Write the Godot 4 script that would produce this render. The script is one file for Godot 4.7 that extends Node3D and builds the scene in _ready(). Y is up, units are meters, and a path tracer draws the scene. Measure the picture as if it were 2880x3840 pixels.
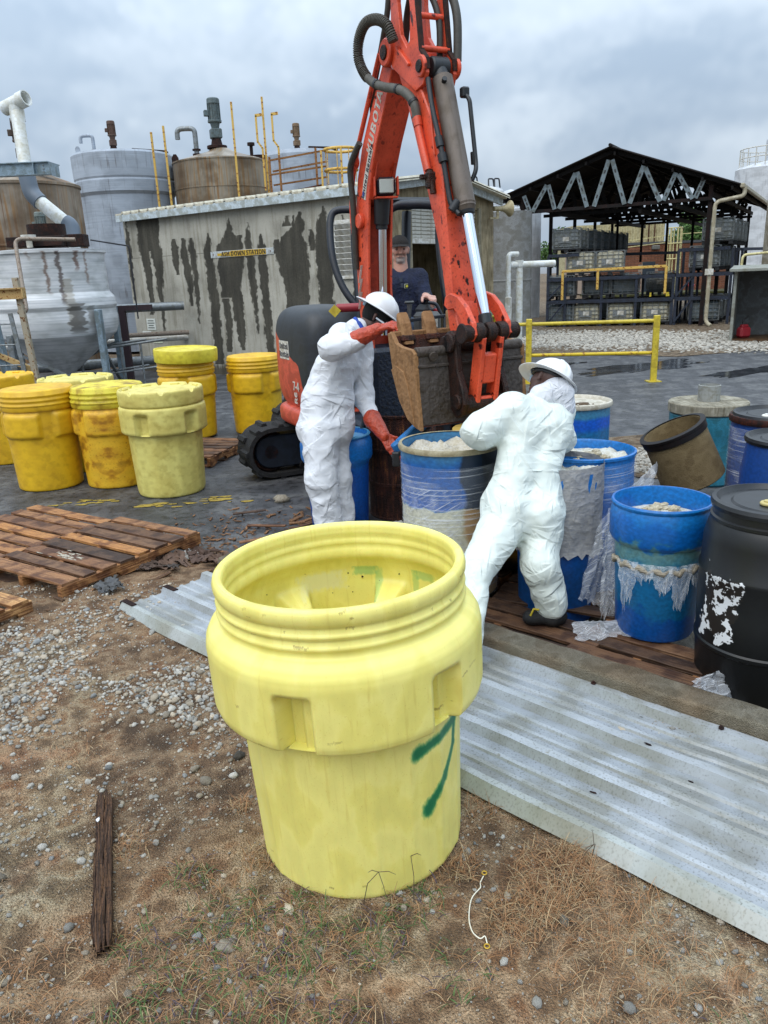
extends Node3D

class MB:
	var v := PackedVector3Array()
	var n := PackedVector3Array()
	var uv := PackedVector2Array()
	var c := PackedColorArray()
	var x := Transform3D.IDENTITY
	var col := Color.WHITE

	func put(p: Vector3, nn: Vector3, t := Vector2.ZERO, cc = null) -> void:
		v.append(x * p)
		n.append((x.basis * nn).normalized())
		uv.append(t)
		c.append(col if cc == null else cc)

	func tri(p: Array, m: Array, t: Array, cc = null) -> void:
		for k in [0, 2, 1]:
			put(p[k], m[k], t[k], null if cc == null else cc[k])

	func quad(p: Array, m: Array, t: Array, cc = null) -> void:
		for k in [0, 2, 1, 0, 3, 2]:
			put(p[k], m[k], t[k], null if cc == null else cc[k])

	func face(p: Array, hint: Vector3) -> void:
		var nn: Vector3 = (p[1] - p[0]).cross(p[2] - p[0])
		if nn.length_squared() < 1e-16:
			return
		if nn.dot(hint) < 0.0:
			p = p.duplicate()
			p.reverse()
			nn = -nn
		nn = nn.normalized()
		var ax := nn.abs().max_axis_index()
		for k in range(1, p.size() - 1):
			for q in [p[0], p[k + 1], p[k]]:
				put(q, nn, Vector2(q.z, -q.y) if ax == 0 else (Vector2(q.x, q.z) if ax == 1 else Vector2(q.x, -q.y)))

	func box(s: Vector3, o := Vector3.ZERO, b := 0.0) -> void:
		var h := s * 0.5
		b = minf(b, minf(h.x, minf(h.y, h.z)) * 0.9)
		for ax in 3:
			var i := (ax + 1) % 3
			var j := (ax + 2) % 3
			for sg in [-1.0, 1.0]:
				var p := []
				for q in [[-1, -1], [1, -1], [1, 1], [-1, 1]]:
					var w := Vector3.ZERO
					w[ax] = h[ax] * sg
					w[i] = (h[i] - b) * q[0]
					w[j] = (h[j] - b) * q[1]
					p.append(o + w)
				var hint := Vector3.ZERO
				hint[ax] = sg
				face(p, hint)
				if b > 0.0:
					for s2 in [-1.0, 1.0]:
						var e := []
						for q in [[0, -1], [0, 1], [1, 1], [1, -1]]:
							var w := Vector3.ZERO
							w[ax] = (h[ax] if q[0] == 0 else h[ax] - b) * sg
							w[i] = (h[i] - b if q[0] == 0 else h[i]) * s2
							w[j] = (h[j] - b) * q[1]
							e.append(o + w)
						hint = Vector3.ZERO
						hint[ax] = sg
						hint[i] = s2
						face(e, hint)
		if b > 0.0:
			for q in 8:
				var sx := Vector3(1 if q & 1 else -1, 1 if q & 2 else -1, 1 if q & 4 else -1)
				face([o + sx * (h - Vector3(0, b, b)), o + sx * (h - Vector3(b, 0, b)), o + sx * (h - Vector3(b, b, 0))], sx)

	func bar(a: Vector3, b: Vector3, w: float, h: float, bev := 0.0, up := Vector3.UP) -> void:
		var keep := x
		var d := b - a
		var z := d.normalized()
		if absf(z.dot(up)) > 0.99:
			up = Vector3.RIGHT if absf(z.x) < 0.9 else Vector3.BACK
		var xx := up.cross(z).normalized()
		x = x * Transform3D(Basis(xx, z.cross(xx), z), (a + b) * 0.5)
		box(Vector3(w, h, d.length()), Vector3.ZERO, bev)
		x = keep

	func grid(rows: Array, wrap := false, flip := false, cols = null, uvs = null) -> void:
		var nr := rows.size()
		var nc: int = rows[0].size()
		var nn := PackedVector3Array()
		nn.resize(nr * nc)
		var last := nc if wrap else nc - 1
		for r in nr - 1:
			var ra: PackedVector3Array = rows[r]
			var rb: PackedVector3Array = rows[r + 1]
			for k in last:
				var k1 := (k + 1) % nc
				var f := (ra[k1] - ra[k]).cross(rb[k] - ra[k]) + (rb[k] - rb[k1]).cross(ra[k1] - rb[k1])
				nn[r * nc + k] += f
				nn[r * nc + k1] += f
				nn[r * nc + nc + k] += f
				nn[r * nc + nc + k1] += f
		for k in nn.size():
			nn[k] = nn[k].normalized() * (-1.0 if flip else 1.0)
		for r in nr - 1:
			for k in last:
				var k1 := (k + 1) % nc
				var ia := [r * nc + k, r * nc + k1, r * nc + nc + k1, r * nc + nc + k]
				var p := [rows[r][k], rows[r][k1], rows[r + 1][k1], rows[r + 1][k]]
				var t := []
				if uvs != null:
					t = [uvs[r][k], uvs[r][k1], uvs[r + 1][k1], uvs[r + 1][k]]
				else:
					var u0 := float(k) / last
					var u1 := float(k + 1) / last
					var v0 := 1.0 - float(r) / (nr - 1)
					var v1 := 1.0 - float(r + 1) / (nr - 1)
					t = [Vector2(u0, v0), Vector2(u1, v0), Vector2(u1, v1), Vector2(u0, v1)]
				var m := [nn[ia[0]], nn[ia[1]], nn[ia[2]], nn[ia[3]]]
				var cc = null if cols == null else [cols[r][k], cols[r][k1], cols[r + 1][k1], cols[r + 1][k]]
				var od := [0, 2, 1, 0, 3, 2] if not flip else [0, 1, 2, 0, 2, 3]
				for q in od:
					put(p[q], m[q], t[q], null if cc == null else cc[q])

	func lathe(prof: Array, sides := 32, sharp := 40.0, a0 := 0.0, a1 := TAU) -> void:
		var ns := prof.size() - 1
		var sn := []
		var y0 := 1e9
		var y1 := -1e9
		for k in ns:
			var d: Vector2 = prof[k + 1] - prof[k]
			sn.append(Vector2(d.y, -d.x).normalized())
		for q in prof:
			y0 = minf(y0, q.y)
			y1 = maxf(y1, q.y)
		var hh := maxf(y1 - y0, 1e-6)
		var lim := cos(deg_to_rad(sharp))
		for k in ns:
			var na: Vector2 = sn[k]
			var nb: Vector2 = sn[k]
			if k > 0 and sn[k - 1].dot(sn[k]) > lim:
				na = (sn[k - 1] + sn[k]).normalized()
			if k < ns - 1 and sn[k + 1].dot(sn[k]) > lim:
				nb = (sn[k + 1] + sn[k]).normalized()
			var pa: Vector2 = prof[k]
			var pb: Vector2 = prof[k + 1]
			if pa.distance_squared_to(pb) < 1e-14:
				continue
			for i in sides:
				var t0 := a0 + (a1 - a0) * i / sides
				var t1 := a0 + (a1 - a0) * (i + 1) / sides
				var c0 := Vector2(cos(t0), sin(t0))
				var c1 := Vector2(cos(t1), sin(t1))
				var P := [Vector3(c1.x * pa.x, pa.y, c1.y * pa.x), Vector3(c0.x * pa.x, pa.y, c0.y * pa.x), Vector3(c0.x * pb.x, pb.y, c0.y * pb.x), Vector3(c1.x * pb.x, pb.y, c1.y * pb.x)]
				var Nn := [Vector3(c1.x * na.x, na.y, c1.y * na.x), Vector3(c0.x * na.x, na.y, c0.y * na.x), Vector3(c0.x * nb.x, nb.y, c0.y * nb.x), Vector3(c1.x * nb.x, nb.y, c1.y * nb.x)]
				var u0 := 1.0 - float(i) / sides
				var u1 := 1.0 - float(i + 1) / sides
				var va := 1.0 - (pa.y - y0) / hh
				var vb := 1.0 - (pb.y - y0) / hh
				var T := [Vector2(u1, va), Vector2(u0, va), Vector2(u0, vb), Vector2(u1, vb)]
				if pb.x < 1e-6:
					tri([P[0], P[1], P[2]], [Nn[0], Nn[1], Nn[2]], [T[0], T[1], T[2]])
				elif pa.x < 1e-6:
					tri([P[0], P[2], P[3]], [Nn[0], Nn[2], Nn[3]], [T[0], T[2], T[3]])
				else:
					quad(P, Nn, T)

	func cyl(a: Vector3, b: Vector3, r0: float, r1 := -1.0, sides := 16, bev := 0.0) -> void:
		if r1 < 0.0:
			r1 = r0
		var keep := x
		var y := (b - a).normalized()
		var t := Vector3.RIGHT if absf(y.x) < 0.8 else Vector3.BACK
		var z := t.cross(y).normalized()
		x = x * Transform3D(Basis(y.cross(z), y, z), a)
		var l := (b - a).length()
		if bev > 0.0:
			lathe([Vector2(0, 0), Vector2(r0 - bev, 0), Vector2(r0, bev), Vector2(r1, l - bev), Vector2(r1 - bev, l), Vector2(0, l)], sides, 30)
		else:
			lathe([Vector2(0, 0), Vector2(r0, 0), Vector2(r1, l), Vector2(0, l)], sides, 30)
		x = keep

	func tube(path: Array, rad, sides := 10, caps := true) -> void:
		var np := path.size()
		var rows := []
		var up := Vector3.UP
		var d0: Vector3 = (path[1] - path[0]).normalized()
		if absf(d0.dot(up)) > 0.95:
			up = Vector3.RIGHT
		for k in np:
			var d: Vector3 = (path[mini(k + 1, np - 1)] - path[maxi(k - 1, 0)]).normalized()
			var s := up.cross(d).normalized()
			up = d.cross(s).normalized()
			var r: float = rad[k] if rad is Array or rad is PackedFloat32Array else rad
			var row := PackedVector3Array()
			for i in sides:
				var a := TAU * i / sides
				row.append(path[k] + (s * cos(a) + up * sin(a)) * r)
			rows.append(row)
		grid(rows, true)
		if caps:
			face(Array(rows[0]), -d0)
			face(Array(rows[np - 1]), (path[np - 1] - path[np - 2]).normalized())

	func ext(poly: Array, d: float, bev := 0.0) -> void:
		var pp := PackedVector2Array(poly)
		if Geometry2D.is_polygon_clockwise(pp):
			pp.reverse()
		var np := pp.size()
		var ins := pp.duplicate()
		if bev > 0.0:
			for k in np:
				var e0 := (pp[k] - pp[(k + np - 1) % np]).normalized()
				var e1 := (pp[(k + 1) % np] - pp[k]).normalized()
				var m := Vector2(-e0.y, e0.x) + Vector2(-e1.y, e1.x)
				var l := maxf(m.length_squared(), 0.5)
				ins[k] = pp[k] + m * (2.0 * bev / l)
		var idx := Geometry2D.triangulate_polygon(ins)
		for k in range(0, idx.size(), 3):
			for sg in [-1.0, 1.0]:
				var p := []
				for q in 3:
					p.append(Vector3(ins[idx[k + q]].x, ins[idx[k + q]].y, d * 0.5 * sg))
				face(p, Vector3(0, 0, sg))
		for k in np:
			var k1 := (k + 1) % np
			var e := (pp[k1] - pp[k])
			var hint := Vector3(e.y, -e.x, 0)
			var hz := d * 0.5 - bev
			face([Vector3(pp[k].x, pp[k].y, -hz), Vector3(pp[k1].x, pp[k1].y, -hz), Vector3(pp[k1].x, pp[k1].y, hz), Vector3(pp[k].x, pp[k].y, hz)], hint)
			if bev > 0.0:
				for sg in [-1.0, 1.0]:
					face([Vector3(pp[k].x, pp[k].y, hz * sg), Vector3(pp[k1].x, pp[k1].y, hz * sg), Vector3(ins[k1].x, ins[k1].y, d * 0.5 * sg), Vector3(ins[k].x, ins[k].y, d * 0.5 * sg)], hint.normalized() + Vector3(0, 0, sg))

	func lump(o: Vector3, s: Vector3, seed_: int, rough := 0.25, nl := 6, nm := 8) -> void:
		var rg := RandomNumberGenerator.new()
		rg.seed = seed_
		var rows := []
		for i in nl + 1:
			var row := PackedVector3Array()
			var th := PI * i / nl - PI / 2
			for j in nm:
				var ph := -TAU * j / nm
				var k := 1.0 + rg.randf_range(-rough, rough) * (0.0 if i == 0 or i == nl else 1.0)
				row.append(o + Vector3(cos(th) * cos(ph), sin(th), cos(th) * sin(ph)) * s * k)
			rows.append(row)
		grid(rows, true)

	func mesh(m: Material = null) -> ArrayMesh:
		var a := []
		a.resize(Mesh.ARRAY_MAX)
		a[Mesh.ARRAY_VERTEX] = v
		a[Mesh.ARRAY_NORMAL] = n
		a[Mesh.ARRAY_TEX_UV] = uv
		a[Mesh.ARRAY_COLOR] = c
		var am := ArrayMesh.new()
		am.add_surface_from_arrays(Mesh.PRIMITIVE_TRIANGLES, a)
		if m:
			am.surface_set_material(0, m)
		return am

var used := {}
var M := {}
var T := {}
var rng := RandomNumberGenerator.new()

func numbered(called: String) -> String:
	var k: int = used.get(called, 0)
	used[called] = k + 1
	return called if k == 0 else "%s_%03d" % [called, k]

func thing(called: String, label: String, category: String, at := Vector3.ZERO, turn := 0.0, group := "") -> Node3D:
	var o := Node3D.new()
	o.name = numbered(called)
	add_child(o, true)
	o.position = at
	o.rotation.y = turn
	tag(o, label, category, group)
	return o

func tag(o: Node, label: String, category := "", group := "", kind := "") -> Node:
	if label: o.set_meta("label", label)
	if category: o.set_meta("category", category)
	if group: o.set_meta("group", group)
	if kind: o.set_meta("kind", kind)
	return o

func obj(called: String, b: MB, m: Material, parent: Node = null, label := "") -> MeshInstance3D:
	var o := MeshInstance3D.new()
	o.mesh = b.mesh(m)
	if parent == null:
		o.name = numbered(called)
		add_child(o, true)
	else:
		var nm := called
		var k := 0
		while parent.has_node(nm):
			k += 1
			nm = "%s_%03d" % [called, k]
		o.name = nm
		parent.add_child(o, true)
	if label: o.set_meta("label", label)
	return o

func put_mesh(called: String, me: Mesh, parent: Node, tr: Transform3D, m: Material = null) -> MeshInstance3D:
	var o := MeshInstance3D.new()
	o.mesh = me
	if m: o.material_override = m
	var nm := called
	var k := 0
	while parent.has_node(nm):
		k += 1
		nm = "%s_%03d" % [called, k]
	o.name = nm
	parent.add_child(o, true)
	o.transform = tr
	return o

func copy(src: Node3D, at: Vector3, turn: float, label: String) -> Node3D:
	var o: Node3D = src.duplicate()
	o.name = numbered(str(src.name).rstrip("0123456789").rstrip("_"))
	add_child(o, true)
	o.position = at
	o.rotation.y = turn
	o.set_meta("label", label)
	return o

func structure(called: String, b: MB, m: Material, label := "") -> MeshInstance3D:
	var o := obj(called, b, m)
	o.set_meta("kind", "structure")
	if label: o.set_meta("label", label)
	return o

func noise_bytes(w: int, h: int, sd: int, freq: float, oct := 5, kind := FastNoiseLite.TYPE_SIMPLEX_SMOOTH, fractal := FastNoiseLite.FRACTAL_FBM, sw := 1, sh := 1) -> PackedByteArray:
	var f := FastNoiseLite.new()
	f.noise_type = kind
	f.seed = sd
	f.frequency = freq
	f.fractal_type = fractal
	f.fractal_octaves = oct
	var im := f.get_seamless_image(w / sw, h / sh, false, false, 0.15, true)
	if sw > 1 or sh > 1:
		im.resize(w, h, Image.INTERPOLATE_CUBIC)
	im.convert(Image.FORMAT_L8)
	return im.get_data()

func lut(r: Array) -> PackedColorArray:
	var g := Gradient.new()
	var offs := PackedFloat32Array()
	var cs := PackedColorArray()
	for k in range(0, r.size(), 2):
		offs.append(r[k])
		cs.append(r[k + 1] if r[k + 1] is Color else Color(r[k + 1]))
	g.offsets = offs
	g.colors = cs
	var o := PackedColorArray()
	for k in 256:
		o.append(g.sample(k / 255.0))
	return o

func ntex(w: int, h: int, layers: Array) -> ImageTexture:
	return ImageTexture.create_from_image(nimg(w, h, layers))

func nimg(w: int, h: int, layers: Array) -> Image:
	var out := PackedByteArray()
	out.resize(w * h * 3)
	var datas := []
	var luts := []
	for l in layers:
		datas.append(l[0])
		luts.append(lut(l[1]))
	var nl := layers.size()
	var d0: PackedByteArray = datas[0]
	var l0: PackedColorArray = luts[0]
	for k in w * h:
		var q := l0[d0[k]]
		for j in range(1, nl):
			var s: Color = luts[j][datas[j][k]]
			if s.a < 0.999:
				q = q.lerp(Color(s.r, s.g, s.b), s.a)
			else:
				q *= s
		out[k * 3] = int(clampf(q.r, 0, 1) * 255.0)
		out[k * 3 + 1] = int(clampf(q.g, 0, 1) * 255.0)
		out[k * 3 + 2] = int(clampf(q.b, 0, 1) * 255.0)
	return Image.create_from_data(w, h, false, Image.FORMAT_RGB8, out)

func htex(w: int, h: int, bytes: PackedByteArray) -> ImageTexture:
	return ImageTexture.create_from_image(Image.create_from_data(w, h, false, Image.FORMAT_L8, bytes))

func mat(key: String, hex: String, rough: float, metal := 0.0, tex: Texture2D = null, sc := 1.0, bump: Texture2D = null, bs := 1.0, world := false) -> StandardMaterial3D:
	var m := StandardMaterial3D.new()
	m.albedo_color = Color(hex)
	m.roughness = rough
	m.metallic = metal
	m.vertex_color_use_as_albedo = true
	if tex:
		m.albedo_texture = tex
	if bump:
		m.heightmap_enabled = true
		m.heightmap_texture = bump
		m.heightmap_scale = bs
	if sc > 0.0 and (tex or bump):
		m.uv1_triplanar = true
		m.uv1_world_triplanar = world
		m.uv1_scale = Vector3(sc, sc, sc)
	M[key] = m
	return m

func cloth_bytes(S: int) -> PackedByteArray:
	var f := PackedFloat32Array()
	f.resize(S * S)
	var rg := RandomNumberGenerator.new()
	rg.seed = 7
	for k in 330:
		var c := Vector2(rg.randf(), rg.randf()) * S
		var big := k < 90
		var l := rg.randf_range(45, 150) if big else rg.randf_range(18, 60)
		var w1 := rg.randf_range(4, 8) if big else rg.randf_range(2, 5)
		var w2 := rg.randf_range(12, 30) if big else rg.randf_range(6, 14)
		var a := rg.randf() * TAU
		var d := Vector2(cos(a), sin(a))
		var h := rg.randf_range(0.35, 0.8) * (1.0 if big else 0.5)
		var bend := rg.randf_range(-0.12, 0.12)
		var r := int(l * 0.5 + w2)
		for y in range(-r, r + 1):
			for x in range(-r, r + 1):
				var u := x * d.x + y * d.y
				var e := absf(u) / (l * 0.5)
				if e >= 1.0:
					continue
				var v := -x * d.y + y * d.x + bend * u * u / l
				var t := 1.0 - (v / w2 if v > 0.0 else -v / w1)
				if t > 0.0:
					var at := posmod(int(c.y) + y, S) * S + posmod(int(c.x) + x, S)
					f[at] = maxf(f[at], h * t * (1.0 - e * e))
	var o := PackedByteArray()
	o.resize(S * S)
	for k in S * S:
		o[k] = int(clampf(f[k], 0, 1) * 255.0)
	return o

func make_textures() -> void:
	var S := 512
	var big := noise_bytes(S, S, 1, 0.008, 5)
	var mid := noise_bytes(S, S, 2, 0.03, 4)
	var fine := noise_bytes(S, S, 3, 0.15, 3)
	var grit := noise_bytes(S, S, 4, 0.35, 2)
	var cell := noise_bytes(S, S, 5, 0.06, 2, FastNoiseLite.TYPE_CELLULAR)
	var strk := noise_bytes(S, S, 6, 0.09, 4, FastNoiseLite.TYPE_SIMPLEX_SMOOTH, FastNoiseLite.FRACTAL_FBM, 1, 32)
	var strk2 := noise_bytes(S, S, 7, 0.05, 4, FastNoiseLite.TYPE_SIMPLEX_SMOOTH, FastNoiseLite.FRACTAL_FBM, 1, 8)
	var hstrk := noise_bytes(S, S, 8, 0.12, 4, FastNoiseLite.TYPE_SIMPLEX_SMOOTH, FastNoiseLite.FRACTAL_FBM, 24, 1)
	var ridge := noise_bytes(S, S, 9, 0.016, 4, FastNoiseLite.TYPE_SIMPLEX_SMOOTH, FastNoiseLite.FRACTAL_RIDGED)
	T.b_fine = htex(S, S, fine)
	T.b_grit = htex(S, S, grit)
	T.b_mid = htex(S, S, mid)
	T.b_ridge = htex(S, S, ridge)
	T.b_hstrk = htex(S, S, hstrk)
	T.grime = ntex(S, S, [[big, [0.3, "#d4cfc4", 0.5, "#ffffff", 0.7, "#e8e6e0"]], [fine, [0.25, "#d8d4cc", 0.45, "#ffffff", 1.0, "#ffffff"]], [ridge, [0.0, "#ffffff", 0.86, "#ffffff", 0.93, "#cfc9bd", 1.0, "#bdb6a8"]]])
	T.scuff = ntex(S, S, [[big, [0.2, "#e2ddd2", 0.42, "#ffffff", 1.0, "#ffffff"]], [strk2, [0.15, "#dcd8ce", 0.36, "#ffffff", 1.0, "#ffffff"]], [ridge, [0.0, "#ffffff", 0.86, "#ffffff", 0.95, "#cfc6b4"]], [grit, [0.0, "#c8c0b4", 0.16, "#ffffff", 1.0, "#ffffff"]]])
	T.rust = ntex(S, S, [[big, [0.2, "#2e1a12", 0.42, "#5a2f1c", 0.55, "#7a4526", 0.7, "#4a2a1c", 0.9, "#8a5a34"]], [fine, [0.1, "#8a8078", 0.5, "#ffffff", 1.0, "#fff6ea"]], [strk2, [0.2, "#9a8c80", 0.5, "#ffffff", 1.0, "#ffffff"]]])
	T.drumrust = ntex(S, S, [[strk2, [0.15, "#20110c", 0.4, "#43211a", 0.6, "#553026", 0.78, "#7d4a2a", 0.95, "#a5723e"]], [fine, [0.1, "#8a8078", 0.5, "#ffffff", 1.0, "#ffffff"]], [big, [0.3, "#a08a80", 0.6, "#ffffff", 1.0, "#ffffff"]]])
	T.concrete = ntex(S, S, [[big, [0.2, "#b9b5a8", 0.5, "#d9d5c9", 0.8, "#efece2"]], [strk2, [0.2, "#cfcabd", 0.5, "#ffffff", 1.0, "#ffffff"]], [fine, [0.1, "#c9c5ba", 0.4, "#ffffff", 1.0, "#ffffff"]], [grit, [0.05, "#b0aca2", 0.25, "#ffffff", 1.0, "#ffffff"]]])
	T.asphalt = ntex(S, S, [[big, [0.25, "#3e4044", 0.5, "#505257", 0.75, "#646668"]], [grit, [0.15, "#8a8a8a", 0.5, "#ffffff", 0.85, "#ffffff"]], [mid, [0.2, "#9c9c9c", 0.45, "#ffffff", 1.0, "#ffffff"]]])
	T.dirt = ntex(1024, 1024, [[noise_bytes(1024, 1024, 21, 0.006, 6), [0.2, "#6f5f4d", 0.38, "#8d7a65", 0.5, "#a69783", 0.62, "#bbae9b", 0.8, "#93785e"]], [noise_bytes(1024, 1024, 22, 0.12, 4), [0.15, "#8d8072", 0.42, "#f4efe8", 0.7, "#ffffff", 0.9, "#fffaf0"]], [noise_bytes(1024, 1024, 23, 0.03, 4, FastNoiseLite.TYPE_CELLULAR), [0.0, "#c2b4a4", 0.35, "#ffffff", 1.0, "#ffffff"]]])
	T.wood = ntex(S, S, [[hstrk, [0.1, "#8a7058", 0.35, "#bda484", 0.55, "#d8c4a4", 0.75, "#b49a7c", 0.95, "#e8d8ba"]], [big, [0.25, "#a89484", 0.5, "#ffffff", 1.0, "#fff4e4"]], [fine, [0.1, "#b9ab9c", 0.4, "#ffffff", 1.0, "#ffffff"]]])
	T.stain = ntex(S, S, [[strk, [0.15, "#9c7a58", 0.32, "#b89a74", 0.46, "#b4b0a8", 0.62, "#a49a8a", 0.78, "#c0bcb4", 0.92, "#8d745c"]], [big, [0.25, "#b0a496", 0.55, "#ffffff", 1.0, "#ffffff"]]])
	T.frp = ntex(S, S, [[hstrk, [0.2, "#eff0f2", 0.5, "#ffffff", 0.9, "#f8f9fa"]], [big, [0.3, "#e2e2e2", 0.55, "#ffffff", 1.0, "#ffffff"]], [strk, [0.12, "#b8b0aa", 0.26, "#ffffff", 1.0, "#ffffff"]]])
	T.chip = ntex(S, S, [[mid, [0.0, "#ffffff", 0.66, "#ffffff", 0.7, "#a98a5c", 0.78, "#d0b488", 1.0, "#b89a68"]], [fine, [0.2, "#b0b0b0", 0.5, "#ffffff", 1.0, "#ffffff"]]])
	T.paintworn = ntex(S, S, [[mid, [0.0, "#3a2018", 0.16, "#5a2e1e", 0.2, "#ffffff", 1.0, "#ffffff"]], [big, [0.25, "#dccfc6", 0.5, "#ffffff", 0.8, "#ffe9e0"]], [fine, [0.12, "#b8aca4", 0.35, "#ffffff", 1.0, "#ffffff"]]])
	T.yrust = ntex(S, S, [[noise_bytes(S, S, 31, 0.02, 5), [0.0, "#5a3a2a", 0.2, "#8a5a3a", 0.28, "#dcb080", 0.35, "#ffffff", 1.0, "#ffffff"]], [fine, [0.1, "#c0b0a0", 0.4, "#ffffff", 1.0, "#ffffff"]]])
	T.white = ntex(S, S, [[mid, [0.2, "#e6e2d6", 0.5, "#ffffff", 1.0, "#ffffff"]], [big, [0.3, "#ece6d8", 0.55, "#ffffff", 1.0, "#ffffff"]], [cell, [0.0, "#ffffff", 1.0, "#f4f2ec"]]])
	T.wrap = ntex(S, S, [[hstrk, [0.3, "#ffffff", 0.5, "#e6eaf2", 0.9, "#f6f8fc"]], [ridge, [0.0, "#d8dce4", 0.7, "#ffffff", 1.0, "#ffffff"]]])
	T.leaf = ntex(256, 256, [[noise_bytes(256, 256, 41, 0.05, 4), [0.2, "#8c8c8c", 0.5, "#ffffff", 1.0, "#ffffff"]]])
	T.b_strk = htex(S, S, strk2)
	T.b_wrinkle = htex(S, S, noise_bytes(S, S, 51, 0.012, 3, FastNoiseLite.TYPE_SIMPLEX_SMOOTH, FastNoiseLite.FRACTAL_RIDGED))
	T.b_cell = htex(S, S, cell)
	T.b_cloth = htex(S, S, cloth_bytes(S))

func make_sky() -> Sky:
	var w := 1024
	var h := 512
	var f := FastNoiseLite.new()
	f.seed = 77
	f.frequency = 1.0
	f.fractal_octaves = 5
	f.fractal_gain = 0.52
	f.domain_warp_enabled = true
	f.domain_warp_amplitude = 0.5
	f.domain_warp_frequency = 0.8
	var d := PackedByteArray()
	d.resize(w * h * 12)
	for j in h:
		var up := PI * (0.5 - (j + 0.5) / h)
		var sy := sin(up)
		for i in w:
			var c := Color(0.30, 0.33, 0.37)
			if sy > 0.0:
				var az := TAU * (i + 0.5) / w
				var q := Vector3(cos(az) * cos(up), sy, sin(az) * cos(up))
				var k := 1.0 / (sy + 0.32)
				var a := f.get_noise_3d(q.x * k * 1.1, q.z * k * 1.1, 3.0)
				var b := f.get_noise_3d(q.x * k * 0.45 + 9.0, q.z * k * 0.45, 8.0)
				var t := clampf(0.5 + 0.95 * a + 0.7 * b, 0.0, 1.0)
				t = t * t * (3.0 - 2.0 * t)
				var dark := Color(0.36, 0.46, 0.585)
				var lite := Color(0.615, 0.71, 0.81)
				c = dark.lerp(lite, t)
				var g := 0.63 + 1.95 * sy
				c = Color(c.r * g, c.g * g, c.b * g)
			var at := (j * w + i) * 12
			d.encode_float(at, c.r)
			d.encode_float(at + 4, c.g)
			d.encode_float(at + 8, c.b)
	var im := Image.create_from_data(w, h, false, Image.FORMAT_RGBF, d)
	var pm := PanoramaSkyMaterial.new()
	pm.panorama = ImageTexture.create_from_image(im)
	var s := Sky.new()
	s.sky_material = pm
	return s

func make_camera_and_light() -> void:
	var cam := Camera3D.new()
	cam.name = "camera"
	cam.fov = 67.3
	cam.far = 700.0
	cam.near = 0.05
	cam.position = Vector3(0, 1.8, 0)
	cam.basis = Basis(Vector3.RIGHT, deg_to_rad(-17.1)) * Basis(Vector3.BACK, deg_to_rad(-2.4))
	add_child(cam)
	cam.current = true
	var e := Environment.new()
	e.background_mode = Environment.BG_SKY
	e.sky = make_sky()
	e.background_energy_multiplier = 1.0
	e.tonemap_mode = Environment.TONE_MAPPER_LINEAR
	e.tonemap_exposure = 1.25
	e.sdfgi_enabled = true
	e.ssao_enabled = true
	e.ssil_enabled = true
	var we := WorldEnvironment.new()
	we.name = "world"
	we.environment = e
	add_child(we)
	var sun := DirectionalLight3D.new()
	sun.name = "sun"
	sun.light_energy = 0.5
	sun.light_angular_distance = 60.0
	sun.light_color = Color(1.0, 0.97, 0.93)
	sun.shadow_enabled = true
	sun.rotation = Vector3(deg_to_rad(-58), deg_to_rad(-35), 0)
	add_child(sun)

const YA := -0.12
const K0 := Vector2(0.449, -3.397)
const KD := Vector2(0.746, 0.666)
const KN := Vector2(0.666, -0.746)
var gn := FastNoiseLite.new()

func dirt_height(x: float, z: float) -> float:
	var p := Vector2(x, z) - K0
	var sd := p.dot(KN)
	var al := p.dot(KD)
	var h := 0.0
	var wob := gn.get_noise_2d(x * 9.0, z * 9.0) * 0.35
	var left := smoothstep(-4.4, -5.9 , z + wob * 1.0)
	h = lerpf(0.0, -0.17, left)
	if al > -2.0 and sd > 0.06:
		h = -0.3
	elif al > -3.0 and sd > 0.1:
		h = minf(h, lerpf(-0.02, -0.2, smoothstep(0.2, 0.9, sd)))
	h += gn.get_noise_2d(x * 6.0, z * 6.0) * 0.03 + gn.get_noise_2d(x * 28.0, z * 28.0) * 0.012 + gn.get_noise_2d(x * 90.0, z * 90.0) * 0.006
	return h - 0.005

func dirt_color(x: float, z: float) -> Color:
	var a := gn.get_noise_2d(x * 8.0 + 50.0, z * 8.0)
	var b := gn.get_noise_2d(x * 22.0 - 30.0, z * 22.0)
	var c := Color(1.0, 0.83, 0.66)
	c = c.lerp(Color(1.20, 1.13, 1.03), clampf(a * 1.6, 0, 0.85))
	c = c.lerp(Color(0.47, 0.40, 0.33), clampf(-a * 1.6 + 0.1, 0, 0.8))
	c = c.lerp(Color(0.82, 0.53, 0.38), clampf((b - 0.28) * 2.4, 0, 0.75))
	var band := smoothstep(-3.6, -4.2, z) * (1.0 - smoothstep(-0.3, 0.2, (Vector2(x, z) - K0).dot(KN) - 0.6))
	c = c.lerp(Color(0.78, 0.62, 0.47), band * 0.75)
	var yard := smoothstep(-5.2, -6.0, z)
	c = c.lerp(Color(0.3, 0.27, 0.23), yard)
	return c

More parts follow.
